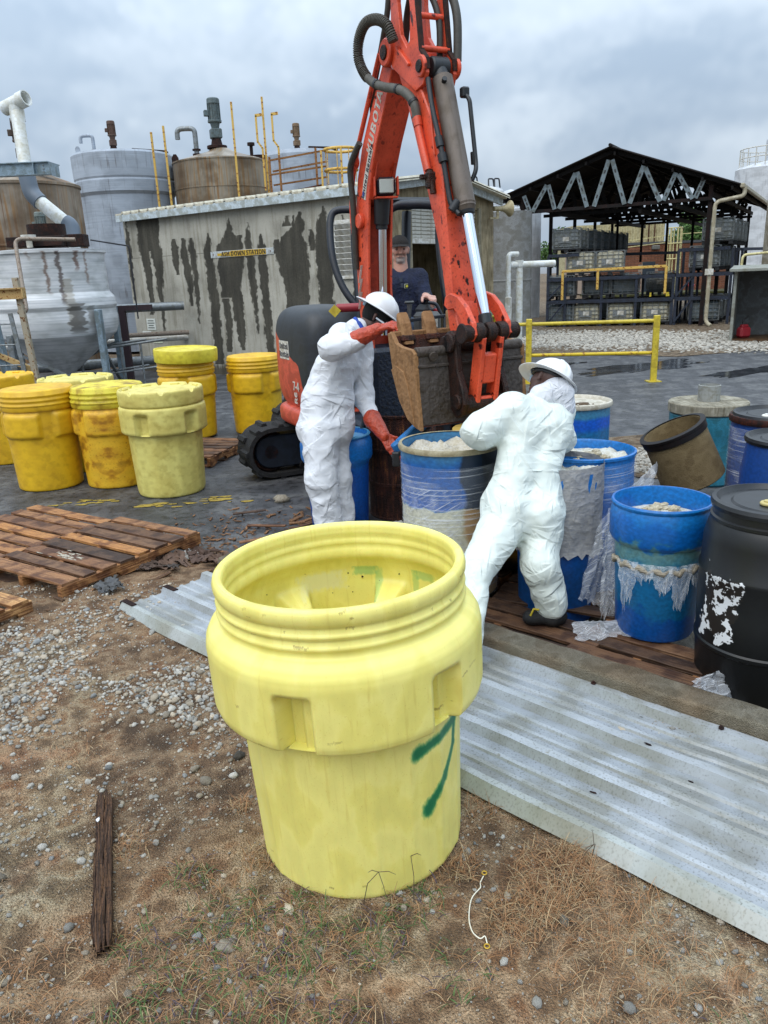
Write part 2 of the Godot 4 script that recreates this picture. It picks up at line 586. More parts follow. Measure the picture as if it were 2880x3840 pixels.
func make_ground() -> void:
	gn.seed = 5
	gn.frequency = 0.1
	gn.fractal_octaves = 4
	mat("soil", "#ffffff", 0.95, 0.0, T.dirt, 0.9, T.b_grit, 3.4, true)
	mat("far_soil", "#a89e8c", 0.95, 0.0, T.dirt, 0.22, null, 1.0, true)
	mat("asphalt", "#efece8", 0.55, 0.0, T.asphalt, 0.55, T.b_grit, 0.5, true)
	mat("wet", "#b4b8bc", 0.12, 0.0, T.asphalt, 0.55, null, 1.0, true)
	mat("pad", "#6c675e", 0.6, 0.0, T.concrete, 0.8, T.b_fine, 0.5, true)
	mat("gravel_base", "#b5b1a8", 0.95, 0.0, T.dirt, 0.6, T.b_grit, 2.0, true)
	var b := MB.new()
	b.face([Vector3(-320, -0.2, 60), Vector3(320, -0.2, 60), Vector3(320, -0.2, -320), Vector3(-320, -0.2, -320)], Vector3.UP)
	structure("ground", b, M.far_soil)
	b = MB.new()
	b.face([Vector3(-16, YA, -4.4), Vector3(-16, YA, -18), Vector3(-6.5, YA, -19), Vector3(4.0, YA, -24), Vector3(10.0, YA, -17.8), Vector3(14, YA, -12), Vector3(12, YA, 0), Vector3(5.5, YA, 1.5), Vector3(1.9, YA, -2.16), Vector3(-1.1, YA, -4.7)], Vector3.UP)
	structure("asphalt_yard", b, M.asphalt, "dark worn asphalt of the yard")
	b = MB.new()
	var q := func(al: float, sd: float) -> Vector3:
		var p := K0 + KD * al + KN * sd
		return Vector3(p.x, YA + 0.004, p.y)
	b.face([q.call(-1.2, 0.0), q.call(3.4, 0.0), q.call(3.4, 3.2), q.call(-1.2, 3.2)], Vector3.UP)
	structure("containment_floor", b, M.pad, "stained wet concrete floor under the drums")
	b = MB.new()
	b.face([Vector3(1.6, YA + 0.008, -8.6), Vector3(2.4, YA + 0.008, -7.0), Vector3(6.0, YA + 0.008, -5.2), Vector3(8, YA + 0.008, -6.6), Vector3(3.2, YA + 0.008, -8.9)], Vector3.UP)
	structure("gravel_strip", b, M.gravel_base)
	b = MB.new()
	b.face([Vector3(3.0, YA + 0.01, -19.0), Vector3(6.4, YA + 0.01, -16.6), Vector3(9.2, YA + 0.01, -17.4), Vector3(14, YA + 0.01, -17), Vector3(24, YA + 0.01, -44), Vector3(4, YA + 0.01, -50), Vector3(3.4, YA + 0.01, -28)], Vector3.UP)
	structure("gravel_lot", b, M.gravel_base, "pale gravel lot before the shed")
	for pd in [[Vector3(5.3, YA + 0.005, -15.2), 1.5, 0.5, 3], [Vector3(6.9, YA + 0.005, -14.0), 1.1, 0.35, 4], [Vector3(3.2, YA + 0.005, -16.0), 0.9, 0.5, 5]]:
		b = MB.new()
		var pts := []
		for k in 40:
			var an := TAU * k / 40
			var r: float = 1.0 + gn.get_noise_2d(cos(an) * 14.0 + pd[3] * 40, sin(an) * 14.0) * 0.9
			pts.append(pd[0] + Vector3(cos(an) * pd[1] * r, 0, sin(an) * pd[2] * r).rotated(Vector3.UP, 0.5))
		for k in 40:
			b.face([pd[0], pts[k], pts[(k + 1) % 40]], Vector3.UP)
		structure("puddle", b, M.wet, "shallow puddle on the asphalt")
	b = MB.new()
	var rows := []
	var cols := []
	var nx := 200
	var nz := 190
	for j in nz + 1:
		var row := PackedVector3Array()
		var cr := PackedColorArray()
		var z := 0.9 - 7.2 * j / nz
		for i in nx + 1:
			var x := -5.0 + 8.6 * i / nx
			row.append(Vector3(x, dirt_height(x, z), z))
			cr.append(dirt_color(x, z))
		rows.append(row)
		cols.append(cr)
	b.grid(rows, false, false, cols)
	structure("dirt_ground", b, M.soil, "brown gravelly soil with sparse dead grass")
	mat("kerb", "#9a9488", 0.85, 0.0, T.grime, 1.3, T.b_grit, 2.0, true)
	b = MB.new()
	rows = []
	cols = []
	for k in 90:
		var al := -2.1 + 5.6 * k / 89.0
		var row := PackedVector3Array()
		var cr := PackedColorArray()
		var endk := 1.0 if k > 1 else 0.55
		for pr in [[-0.012, -0.3], [-0.004, 0.0], [0.006, 0.085], [0.022, 0.104], [0.13, 0.106], [0.15, 0.09], [0.156, -0.3]]:
			var p: Vector2 = K0 + KD * al + KN * (pr[0] + gn.get_noise_2d(al * 40.0, pr[1] * 90.0) * 0.012)
			row.append(Vector3(p.x, pr[1] * (endk if pr[1] > 0 else 1.0) + gn.get_noise_2d(al * 30.0 + 90, pr[0] * 200.0) * 0.010, p.y))
			var t := clampf(gn.get_noise_2d(al * 26.0, pr[1] * 60.0 + 20.0) * 2.0 + (0.1 if pr[1] > 0.08 else 0.35), 0, 1)
			cr.append(Color(0.62, 0.61, 0.56).lerp(Color(0.60, 0.47, 0.34), t * 0.8))
		rows.append(row)
		cols.append(cr)
	b.grid(rows, false, true, cols)
	b.face(Array(rows[0]), Vector3(-KD.x, 0, -KD.y))
	b.face(Array(rows[89]), Vector3(KD.x, 0, KD.y))
	structure("kerb", b, M.kerb, "low dirty concrete kerb beside the drum pad")

func wall_texture() -> ImageTexture:
	var w := 1280
	var h := 640
	var im := nimg(w, h, [[noise_bytes(w, h, 61, 0.006, 5), [0.2, "#98968e", 0.5, "#aeaca4", 0.8, "#bab8b0"]], [noise_bytes(w, h, 62, 0.05, 4, FastNoiseLite.TYPE_SIMPLEX_SMOOTH, FastNoiseLite.FRACTAL_FBM, 1, 16), [0.15, "#e0ded8", 0.5, "#ffffff", 1.0, "#ffffff"]], [noise_bytes(w, h, 63, 0.2, 3), [0.1, "#d0ccc4", 0.4, "#ffffff", 1.0, "#ffffff"]]])
	var runs := [
		[0.86,3.35,0.394,0.8,2.81,0.375,0.79,2.51,0.365], [0.6,2.54,0.172,0.65,2.13,0.136,0.69,1.57,0.095,0.62,1.15,0.076], [1.02,2.55,0.216,1.04,2.12,0.157,0.99,1.5,0.086,0.99,0.8,0.045,0.99,0.61,0.015],
		[0.11,3.17,0.025,0.1,2.74,0.089,0.09,2.02,0.064,0.09,1.45,0.026], [1.62,2.72,0.06,1.64,2.55,0.115,1.63,2.22,0.104,1.63,1.98,0.047],
		[1.92,2.72,0.059,1.9,2.48,0.113,1.95,2.09,0.136,1.98,1.73,0.103,1.96,1.32,0.046], [2.15,2.71,0.067,2.17,2.47,0.122,2.18,2.08,0.09,2.18,1.55,0.081,2.15,0.95,0.023],
		[2.67,2.77,0.026,2.67,2.61,0.086,2.63,2.44,0.129,2.66,2.07,0.143,2.69,1.54,0.153,2.66,0.1,0.134], [3.33,3.02,0.012,3.29,2.75,0.123,3.29,2.51,0.309,3.23,2.06,0.375,3.21,1.71,0.294,3.19,1.48,0.317],
		[3.03,1.47,0.107,3.06,1.06,0.118,2.99,0.37,0.079], [3.37,1.53,0.167,3.37,1.06,0.158,3.39,0.68,0.127,3.39,0.41,0.059], [2.99,2.55,0.063,2.96,2.34,0.127],
		[3.57,2.68,0.08,3.56,2.32,0.122,3.54,2.04,0.073], [3.83,2.9,0.02,3.82,2.64,0.087,3.82,2.28,0.119,3.85,1.69,0.113,3.87,1.23,0.061,3.86,0.74,0.029],
		[4.14,2.67,0.019,4.15,2.43,0.116,4.15,2.07,0.129,4.16,1.46,0.122,4.18,0.2,0.12], [4.88,2.95,0.055,4.88,2.86,0.08,4.86,2.76,0.128],
		[5.18,3.0,0.036,5.16,2.77,0.161,4.96,2.58,0.273,4.93,2.33,0.422,4.97,2.0,0.405,5.0,1.67,0.314,5.02,0.8,0.297], [5.03,2.95,0.018,5.01,2.67,0.072],
		[4.57,2.54,0.075,4.54,2.28,0.113], [5.75,3.05,0.014,5.74,2.84,0.12,5.72,2.54,0.189,5.73,2.23,0.225,5.73,1.76,0.192,5.71,0.7,0.176], [5.44,2.67,0.035,5.46,2.47,0.105,5.44,2.29,0.071], [6.21,2.87,0.033,6.21,2.51,0.083], [6.5,2.2,0.1,6.5,0.5,0.2]]
	var mask := PackedFloat32Array()
	mask.resize(w * h)
	var px := w / 6.9
	var py := h / 3.45
	var nz := FastNoiseLite.new()
	nz.seed = 8
	nz.frequency = 0.035
	nz.fractal_octaves = 4
	for r in runs:
		var np: int = r.size() / 3
		for k in np - 1:
			var ya: float = (3.33 - r[k * 3 + 1]) * py
			var yb: float = (3.33 - r[k * 3 + 4]) * py
			for y in range(maxi(int(ya), 0), mini(int(yb), h)):
				var t := (y - ya) / maxf(yb - ya, 1.0)
				var cx: float = lerpf(r[k * 3], r[k * 3 + 3], t) * px + nz.get_noise_2d(r[0] * 700.0, y * 0.6) * 7.0
				var hw: float = lerpf(r[k * 3 + 2], r[k * 3 + 5], t) * px
				for x in range(maxi(int(cx - hw - 8), 0), mini(int(cx + hw + 8), w)):
					var e: float = hw - absf(x - cx) + nz.get_noise_2d(x * 1.6, y * 0.9) * 9.0
					var s := smoothstep(-2.0, 6.0, e)
					mask[y * w + x] = maxf(mask[y * w + x], s)
	for y in h:
		for x in w:
			var s := mask[y * w + x]
			var c := im.get_pixel(x, y)
			if s > 0.0:
				var d := 0.40 + 0.10 * nz.get_noise_2d(x * 0.7, y * 0.12) + 0.06 * nz.get_noise_2d(x * 3.0, y * 3.0)
				c = c.lerp(Color(c.r * d * 1.0, c.g * d * 0.98, c.b * d * 0.92), s)
			var jy := absf(y - (3.33 - 2.39) * py)
			if jy < 1.2:
				c = c.lerp(Color(0.27, 0.26, 0.24), 0.6)
			if y > h - 46:
				c = c.lerp(Color(c.r * 0.5, c.g * 0.48, c.b * 0.44), clampf((y - h + 46 + nz.get_noise_2d(x * 2.0, 0) * 20.0) / 20.0, 0, 1))
			im.set_pixel(x, y, c)
	return ImageTexture.create_from_image(im)

func text_mesh(s: String, height: float, depth := 0.004, bold := true) -> TextMesh:
	var t := TextMesh.new()
	var f := SystemFont.new()
	f.font_names = PackedStringArray(["Droid Sans"])
	f.font_weight = 700 if bold else 400
	t.font = f
	t.text = s
	t.font_size = 48
	t.pixel_size = height / 36.0
	t.depth = depth
	return t

func make_building() -> void:
	var bl := thing("wash_building", "grey concrete building with dark wet streaks and a white trimmed roof", "building", Vector3(-5.573, YA, -18.436), -0.6206)
	var HW := 3.45   # wall height above the yard
	var wm := mat("stained_wall", "#f6f4ee", 0.9, 0.0, wall_texture(), 0.0, T.b_fine, 0.0)
	wm.heightmap_enabled = false
	mat("tan_wall", "#b3a68c", 0.85, 0.0, T.concrete, 0.5, T.b_strk, 0.3)
	mat("trim", "#c3d0d8", 0.5, 0.0, T.grime, 0.8)
	mat("roofing", "#d6d2c2", 0.55, 0.0, T.grime, 0.9)
	mat("white_paint", "#dcdcd8", 0.55, 0.0, T.grime, 0.9)
	mat("dark_inside", "#3a3a3c", 0.9)
	var b := MB.new()
	b.quad([Vector3(0, 0, 0), Vector3(6.9, 0, 0), Vector3(6.9, HW, 0), Vector3(0, HW, 0)], [Vector3.BACK, Vector3.BACK, Vector3.BACK, Vector3.BACK], [Vector2(0, 1), Vector2(1, 1), Vector2(1, 0), Vector2(0, 0)])
	b.quad([Vector3(0, 0, -4.55), Vector3(0, 0, 0), Vector3(0, HW, 0), Vector3(0, HW, -4.55)], [Vector3.LEFT, Vector3.LEFT, Vector3.LEFT, Vector3.LEFT], [Vector2(0, 1), Vector2(0.6, 1), Vector2(0.6, 0), Vector2(0, 0)])
	obj("wall", b, wm, bl, "long concrete wall with dark wet streaks")
	b = MB.new()
	b.box(Vector3(6.7, HW - 0.02, 0.18), Vector3(3.45, HW / 2, -0.095))
	b.box(Vector3(6.9, HW, 0.2), Vector3(3.45, HW / 2, -4.45))
	b.box(Vector3(0.18, HW - 0.02, 4.2), Vector3(0.095, HW / 2, -2.27))
	b.box(Vector3(0.2, HW, 1.16), Vector3(6.802, HW / 2, -0.59))
	b.box(Vector3(0.2, HW, 0.76), Vector3(6.802, HW / 2, -4.17))
	b.box(Vector3(0.2, HW - 3.16, 2.62), Vector3(6.802, (HW + 3.16) / 2, -2.475))
	b.x = Transform3D(Basis(Vector3.UP, PI / 2), Vector3(6.802, HW, -2.275))
	b.ext([Vector2(-2.27, 0.001), Vector2(2.27, 0.001), Vector2(0, 0.25)], 0.2)
	b.x = Transform3D.IDENTITY
	b.box(Vector3(6.5, 0.04, 4.2), Vector3(3.45, 0.02, -2.275))
	b.box(Vector3(0.1, 2.6, 2.0), Vector3(3.2, 1.3, -2.4))
	obj("gable_wall", b, M.tan_wall, bl, "tan painted front wall")
	b = MB.new()
	for sd in [0, 1]:
		var prof := []
		var x := -0.02
		var top := []
		while x < 7.0:
			for q in [[0.0, 0.0], [0.20, 0.0], [0.225, 0.035], [0.265, 0.035], [0.29, 0.0]]:
				top.append(Vector2(x + q[0], q[1]))
			x += 0.29
		var rows := []
		for e in [-0.012, 0.0]:
			pass
		var e0 := Vector3(0, HW - 0.03, 0.16) if sd == 0 else Vector3(0, HW - 0.03, -4.71)
		var e1 := Vector3(0, HW + 0.27, -2.275)
		var ra := PackedVector3Array()
		var rb := PackedVector3Array()
		var rc := PackedVector3Array()
		var rd := PackedVector3Array()
		for q in top:
			ra.append(Vector3(q.x, e0.y + 0.03 + q.y, e0.z))
			rb.append(Vector3(q.x, e1.y + 0.03 + q.y, e1.z))
			rc.append(Vector3(q.x, e0.y + q.y - 0.01, e0.z))
			rd.append(Vector3(q.x, e1.y + q.y - 0.01, e1.z))
		for k in top.size() - 1:
			var up := Vector3.UP
			b.face([ra[k], ra[k + 1], rb[k + 1], rb[k]], up)
			b.face([rc[k], rc[k + 1], rd[k + 1], rd[k]], -up)
			b.face([ra[k], ra[k + 1], rc[k + 1], rc[k]], Vector3(0, 0, 1 if sd == 0 else -1))
	obj("roof", b, M.roofing, bl)
	b = MB.new()
	b.box(Vector3(7.06, 0.15, 0.03), Vector3(3.5, HW - 0.1, 0.145), 0.006)
	obj("eave_trim", b, M.trim, bl)
	b = MB.new()
	for s in [-1.0, 1.0]:
		b.bar(Vector3(7.04, HW - 0.07, -2.275 + 2.42 * s), Vector3(7.04, HW + 0.24, -2.275), 0.05, 0.2, 0.006)
	obj("gable_trim", b, M.trim, bl)
	b = MB.new()
	b.box(Vector3(0.06, 1.02, 0.05), Vector3(6.02, 2.39, 0.026), 0.005)
	b.box(Vector3(0.06, 1.02, 0.05), Vector3(6.82, 2.39, 0.026), 0.005)
	b.box(Vector3(0.74, 0.06, 0.05), Vector3(6.42, 2.87, 0.026), 0.005)
	b.box(Vector3(0.74, 0.06, 0.05), Vector3(6.42, 1.91, 0.026), 0.005)
	var lv := obj("louvre_vent", b, M.white_paint, bl)
	b = MB.new()
	b.x = Transform3D(Basis(Vector3.RIGHT, 0.75), Vector3.ZERO)
	b.box(Vector3(0.74, 0.12, 0.01))
	var sl := b.mesh(M.white_paint)
	for k in 9:
		put_mesh("slat", sl, lv, Transform3D(Basis(), Vector3(6.42, 1.99 + k * 0.1, 0.045)))
	b = MB.new()
	b.box(Vector3(0.06, 0.1, 2.62), Vector3(6.84, 2.52, -2.475), 0.01)
	var dr := obj("roll_up_door", b, M.white_paint, bl)
	b = MB.new()
	b.box(Vector3(0.04, 0.066, 2.62), Vector3.ZERO, 0.014)
	sl = b.mesh(mat("door_slat", "#c9c8c0", 0.6, 0.0, T.grime, 1.0))
	for k in 9:
		put_mesh("slat", sl, dr, Transform3D(Basis(), Vector3(6.84, 2.6 + k * 0.07, -2.475)))
	mat("jamb", "#8d8672", 0.8, 0.0, T.grime, 1.0)
	for z in [-1.1, -3.85]:
		b = MB.new()
		b.box(Vector3(0.05, 3.2, 0.12), Vector3(6.92, 1.6, z), 0.008)
		obj("door_post", b, M.jamb, bl)
	b = MB.new()
	b.box(Vector3(0.02, 0.9, 0.5), Vector3(6.915, 1.0, -4.2), 0.004)
	obj("green_panel", b, mat("green_panel", "#86a892", 0.7, 0.0, T.grime, 1.0), bl)
	var sg := thing("sign", "worn yellow and black lettered sign strip on the streaked wall", "sign", Vector3.ZERO)
	sg.transform = bl.transform * Transform3D(Basis(), Vector3(3.6, 2.46, 0.006))
	b = MB.new()
	b.box(Vector3(1.76, 0.125, 0.012), Vector3.ZERO, 0.003)
	obj("plate", b, mat("sign_plate", "#c4ccd2", 0.5, 0.0, T.grime, 1.5), sg)
	b = MB.new()
	var yy := [-0.68, -0.52, -0.3, 0.0, 0.35, 0.68]
	for k in 5:
		b.box(Vector3(yy[k + 1] - yy[k] - 0.002, [0.05, 0.075, 0.11, 0.11, 0.105][k], 0.004), Vector3((yy[k] + yy[k + 1]) / 2, -0.004 if k < 2 else 0.0, 0.0085))
	obj("yellow_field", b, mat("sign_yellow", "#c9a638", 0.6, 0.0, T.yrust, 2.5), sg)
	var tm := text_mesh("ASH DOWN STATION", 0.085)
	put_mesh("lettering", tm, sg, Transform3D(Basis.from_scale(Vector3(1.12, 1, 1)), Vector3(0.06, 0, 0.0125)), mat("lettering", "#2a2820", 0.7))
	for s in [-1.0, 1.0]:
		b = MB.new()
		b.cyl(Vector3(0.8 * s, 0, 0.006), Vector3(0.8 * s, 0, 0.016), 0.012, -1, 8)
		obj("screw", b, mat("screw", "#6a3a2a", 0.7), sg)
	var nts := [[0.55, 1.06, "white printed notice above two others on the streaked wall"], [0.36, 0.78, "white notice with a red arrow on the streaked wall"], [0.72, 0.77, "pale printed notice right of the red arrow notice"]]
	for k in 3:
		var nt := thing("notice", nts[k][2], "sign", Vector3.ZERO, 0.0, "notices at the wall corner")
		nt.transform = bl.transform * Transform3D(Basis(), Vector3(nts[k][0], nts[k][1], 0.006))
		b = MB.new()
		b.box(Vector3(0.3, 0.25, 0.01), Vector3.ZERO, 0.002)
		obj("sheet", b, mat("notice", "#cfd3cc" if k < 2 else "#cfd4bc", 0.5), nt)
		if k == 1:
			b = MB.new()
			b.x = Transform3D(Basis(Vector3.BACK, 0.75 + PI), Vector3(0, 0, 0.0075))
			b.ext([Vector2(-0.09, -0.03), Vector2(0.01, -0.03), Vector2(0.01, -0.07), Vector2(0.1, 0), Vector2(0.01, 0.07), Vector2(0.01, 0.03), Vector2(-0.09, 0.03)], 0.004)
			obj("arrow", b, mat("red", "#b23a30", 0.6), nt)
		else:
			b = MB.new()
			for q in 4:
				b.box(Vector3([0.2, 0.24, 0.17, 0.22][q], 0.022, 0.003), Vector3(0, 0.08 - q * 0.052, 0.006))
			obj("print", b, mat("notice_ink", "#5d625c", 0.7), nt)
	var hs := thing("horn_loudspeaker", "beige horn loudspeaker at the building corner under the roof trim", "loudspeaker", Vector3.ZERO)
	hs.transform = bl.transform * Transform3D(Basis(Vector3.UP, 1.0), Vector3(7.1, 3.2, -4.4))
	mat("beige", "#b7ac8a", 0.6, 0.0, T.grime, 2.0)
	b = MB.new()
	b.x = Transform3D(Basis(Vector3.BACK, -PI / 2), Vector3.ZERO)
	b.lathe([Vector2(0.0, -0.12), Vector2(0.05, -0.12), Vector2(0.05, 0.0), Vector2(0.06, 0.12), Vector2(0.11, 0.22), Vector2(0.17, 0.28), Vector2(0.17, 0.295), Vector2(0.155, 0.29), Vector2(0.09, 0.2), Vector2(0.04, 0.1), Vector2(0, 0.09)], 24)
	obj("horn", b, M.beige, hs)
	b = MB.new()
	b.bar(Vector3(-0.02, -0.05, 0), Vector3(-0.02, -0.2, 0), 0.03, 0.05)
	b.bar(Vector3(-0.02, -0.19, 0), Vector3(-0.22, -0.19, 0), 0.05, 0.03)
	obj("bracket", b, M.beige, hs)
	mat("pvc", "#e0e6ea", 0.35, 0.0, T.white, 0.8)
	var pp := thing("drain_pipes", "white plastic pipes with elbows right of the building corner", "pipe", Vector3.ZERO)
	pp.transform = bl.transform
	b = MB.new()
	b.tube(arc_path([Vector3(7.3, 0.9, -4.5), Vector3(7.3, 2.25, -4.5), Vector3(7.42, 2.25, -4.72)], 0.08), 0.055, 12)
	obj("short_pipe", b, M.pvc, pp)
	b = MB.new()
	b.cyl(Vector3(7.45, 0, -4.75), Vector3(7.45, 2.1, -4.75), 0.075, -1, 14)
	b.cyl(Vector3(7.45, 1.98, -4.75), Vector3(7.45, 2.12, -4.75), 0.09, -1, 14)
	b.cyl(Vector3(7.3, 2.02, -4.6), Vector3(8.05, 2.02, -5.3), 0.075, -1, 14)
	obj("tee_pipe", b, M.pvc, pp)
	b = MB.new()
	b.box(Vector3(0.1, 0.5, 0.14), Vector3(7.45, 1.1, -4.2), 0.01)
	obj("switch_box", b, M.white_paint, pp)
	mat("galv", "#8d949a", 0.45, 0.5, T.grime, 1.5)
	for k in 2:
		var hr := thing("pipe_handrail", ["grey bent pipe handrail nearer the cone tank", "grey bent pipe handrail nearer the streaked wall"][k], "railing", Vector3(-5.95 + 0.42 * k, YA, -14.75 + 0.1 * k), 0.12, "bent pipe handrails")
		b = MB.new()
		b.tube(arc_path([Vector3(0, 0, 0), Vector3(0.0, 0.78, 0), Vector3(1.6, 0.94, 0)], 0.16), 0.022, 8)
		obj("rail", b, M.galv, hr)
		b = MB.new()
		b.cyl(Vector3(0.02, 0.3, 0), Vector3(1.6, 0.46, 0), 0.018, -1, 8)
		obj("mid_rail", b, M.galv, hr)
		b = MB.new()
		b.cyl(Vector3(1.1, 0, 0), Vector3(1.1, 0.88, 0), 0.02, -1, 8)
		obj("post", b, M.galv, hr)

func arc_path(p: Array, r: float, n := 6) -> Array:
	var o := [p[0]]
	for k in range(1, p.size() - 1):
		var a: Vector3 = (p[k - 1] - p[k])
		var c: Vector3 = (p[k + 1] - p[k])
		var q := minf(r, minf(a.length(), c.length()) * 0.49)
		var s: Vector3 = p[k] + a.normalized() * q
		var e: Vector3 = p[k] + c.normalized() * q
		for i in n + 1:
			var t := float(i) / n
			o.append(s.lerp(p[k], t).lerp(p[k].lerp(e, t), t))
	o.append(p[p.size() - 1])
	return o

func agitator(name_: String, label: String, at: Vector3, h: float, col: String, grp := "") -> void:
	var t := thing(name_, label, "motor", at, 0.4, grp)
	mat("mot_" + col, col, 0.6, 0.2, T.paintworn, 1.5)
	var m: Material = M["mot_" + col]
	var b := MB.new()
	b.cyl(Vector3(0, 0, 0), Vector3(0, 0.06 * h, 0), 0.22 * h, -1, 16, 0.01)
	b.cyl(Vector3(0, 0.06 * h, 0), Vector3(0, 0.2 * h, 0), 0.13 * h, 0.1 * h, 14)
	obj("base_flange", b, M.rust_dark, t)
	b = MB.new()
	b.box(Vector3(0.24, 0.2, 0.22) * h, Vector3(0, 0.3 * h, 0), 0.02 * h)
	b.cyl(Vector3(0, 0.4 * h, 0), Vector3(0, 0.52 * h, 0), 0.08 * h, 0.11 * h, 14)
	obj("gear_box", b, m, t)
	b = MB.new()
	b.cyl(Vector3(0, 0.52 * h, 0), Vector3(0, 0.57 * h, 0), 0.15 * h, -1, 18, 0.008)
	for k in 12:
		var a := TAU * k / 12
		b.bar(Vector3(cos(a) * 0.125, 0.58, sin(a) * 0.125) * h, Vector3(cos(a) * 0.125, 0.88, sin(a) * 0.125) * h, 0.012 * h, 0.03 * h, 0.0, Vector3(cos(a), 0, sin(a)))
	b.cyl(Vector3(0, 0.57 * h, 0), Vector3(0, 0.88 * h, 0), 0.12 * h, -1, 18)
	b.cyl(Vector3(0, 0.87 * h, 0), Vector3(0, 1.0 * h, 0), 0.14 * h, 0.135 * h, 18, 0.02 * h)
	b.box(Vector3(0.1, 0.12, 0.1) * h, Vector3(-0.17 * h, 0.7 * h, 0), 0.01 * h)
	obj("motor_housing", b, m, t)

func gooseneck(label: String, at: Vector3, h: float, m: Material) -> void:
	var t := thing("vent_pipe", label, "pipe", at)
	var b := MB.new()
	b.tube(arc_path([Vector3(0, 0, 0), Vector3(0, h, 0), Vector3(-0.35 * h, h * 1.02, 0), Vector3(-0.72 * h, h, 0), Vector3(-0.72 * h, h * 0.62, 0)], h * 0.42), 0.1 * h, 10)
	obj("bent_pipe", b, m, t)
	for y in [0.0, 0.18]:
		b = MB.new()
		b.cyl(Vector3(0, y * h, 0), Vector3(0, (y + 0.06) * h, 0), 0.17 * h, -1, 14)
		obj("flange", b, M.rust_dark, t)

func cone_skin() -> StandardMaterial3D:
	var im := nimg(512, 512, [[noise_bytes(512, 512, 65, 0.02, 4), [0.2, "#d8dad8", 0.5, "#f0f1f0", 0.8, "#ffffff"]], [noise_bytes(512, 512, 66, 0.1, 3, FastNoiseLite.TYPE_SIMPLEX_SMOOTH, FastNoiseLite.FRACTAL_FBM, 16, 1), [0.15, "#e4e6e8", 0.5, "#ffffff", 1.0, "#ffffff"]]])
	var nz := FastNoiseLite.new()
	nz.seed = 5
	nz.frequency = 0.03
	var runs := [[0.80, 0.04, 0.36, 2.5, "#6b4a38", 0.6], [0.835, 0.04, 0.44, 3.5, "#4a3a34", 0.65], [0.85, 0.24, 0.62, 9.0, "#a89c88", 0.5], [0.86, 0.42, 0.66, 13.0, "#6c6862", 0.75], [0.885, 0.04, 0.2, 4.0, "#5e3a2a", 0.6], [0.915, 0.04, 0.3, 2.5, "#7a5a48", 0.5], [0.76, 0.04, 0.12, 2.0, "#7a5a48", 0.4], [0.90, 0.44, 0.62, 7.0, "#8a847c", 0.5]]
	for r in runs:
		for y in range(int(r[1] * 512), int(r[2] * 512)):
			var cx: float = r[0] * 512 + nz.get_noise_2d(y, r[0] * 900.0) * 4.0
			var hw: float = r[3] * (0.75 + 0.5 * nz.get_noise_2d(y * 2.0, r[0] * 300.0))
			for x in range(int(cx - hw - 3), int(cx + hw + 3)):
				var k := clampf((hw - absf(x - cx)) / 2.5 + 0.5 + nz.get_noise_2d(x * 5.0, y * 3.0) * 0.8, 0, 1) * smoothstep(r[2] * 512, r[2] * 512 - 30.0, y)
				im.set_pixel(posmod(x, 512), y, im.get_pixel(posmod(x, 512), y).lerp(Color(r[4]), k * r[5]))
	return mat("cone_skin", "#d6d8da", 0.5, 0.0, ImageTexture.create_from_image(im), 0.0)

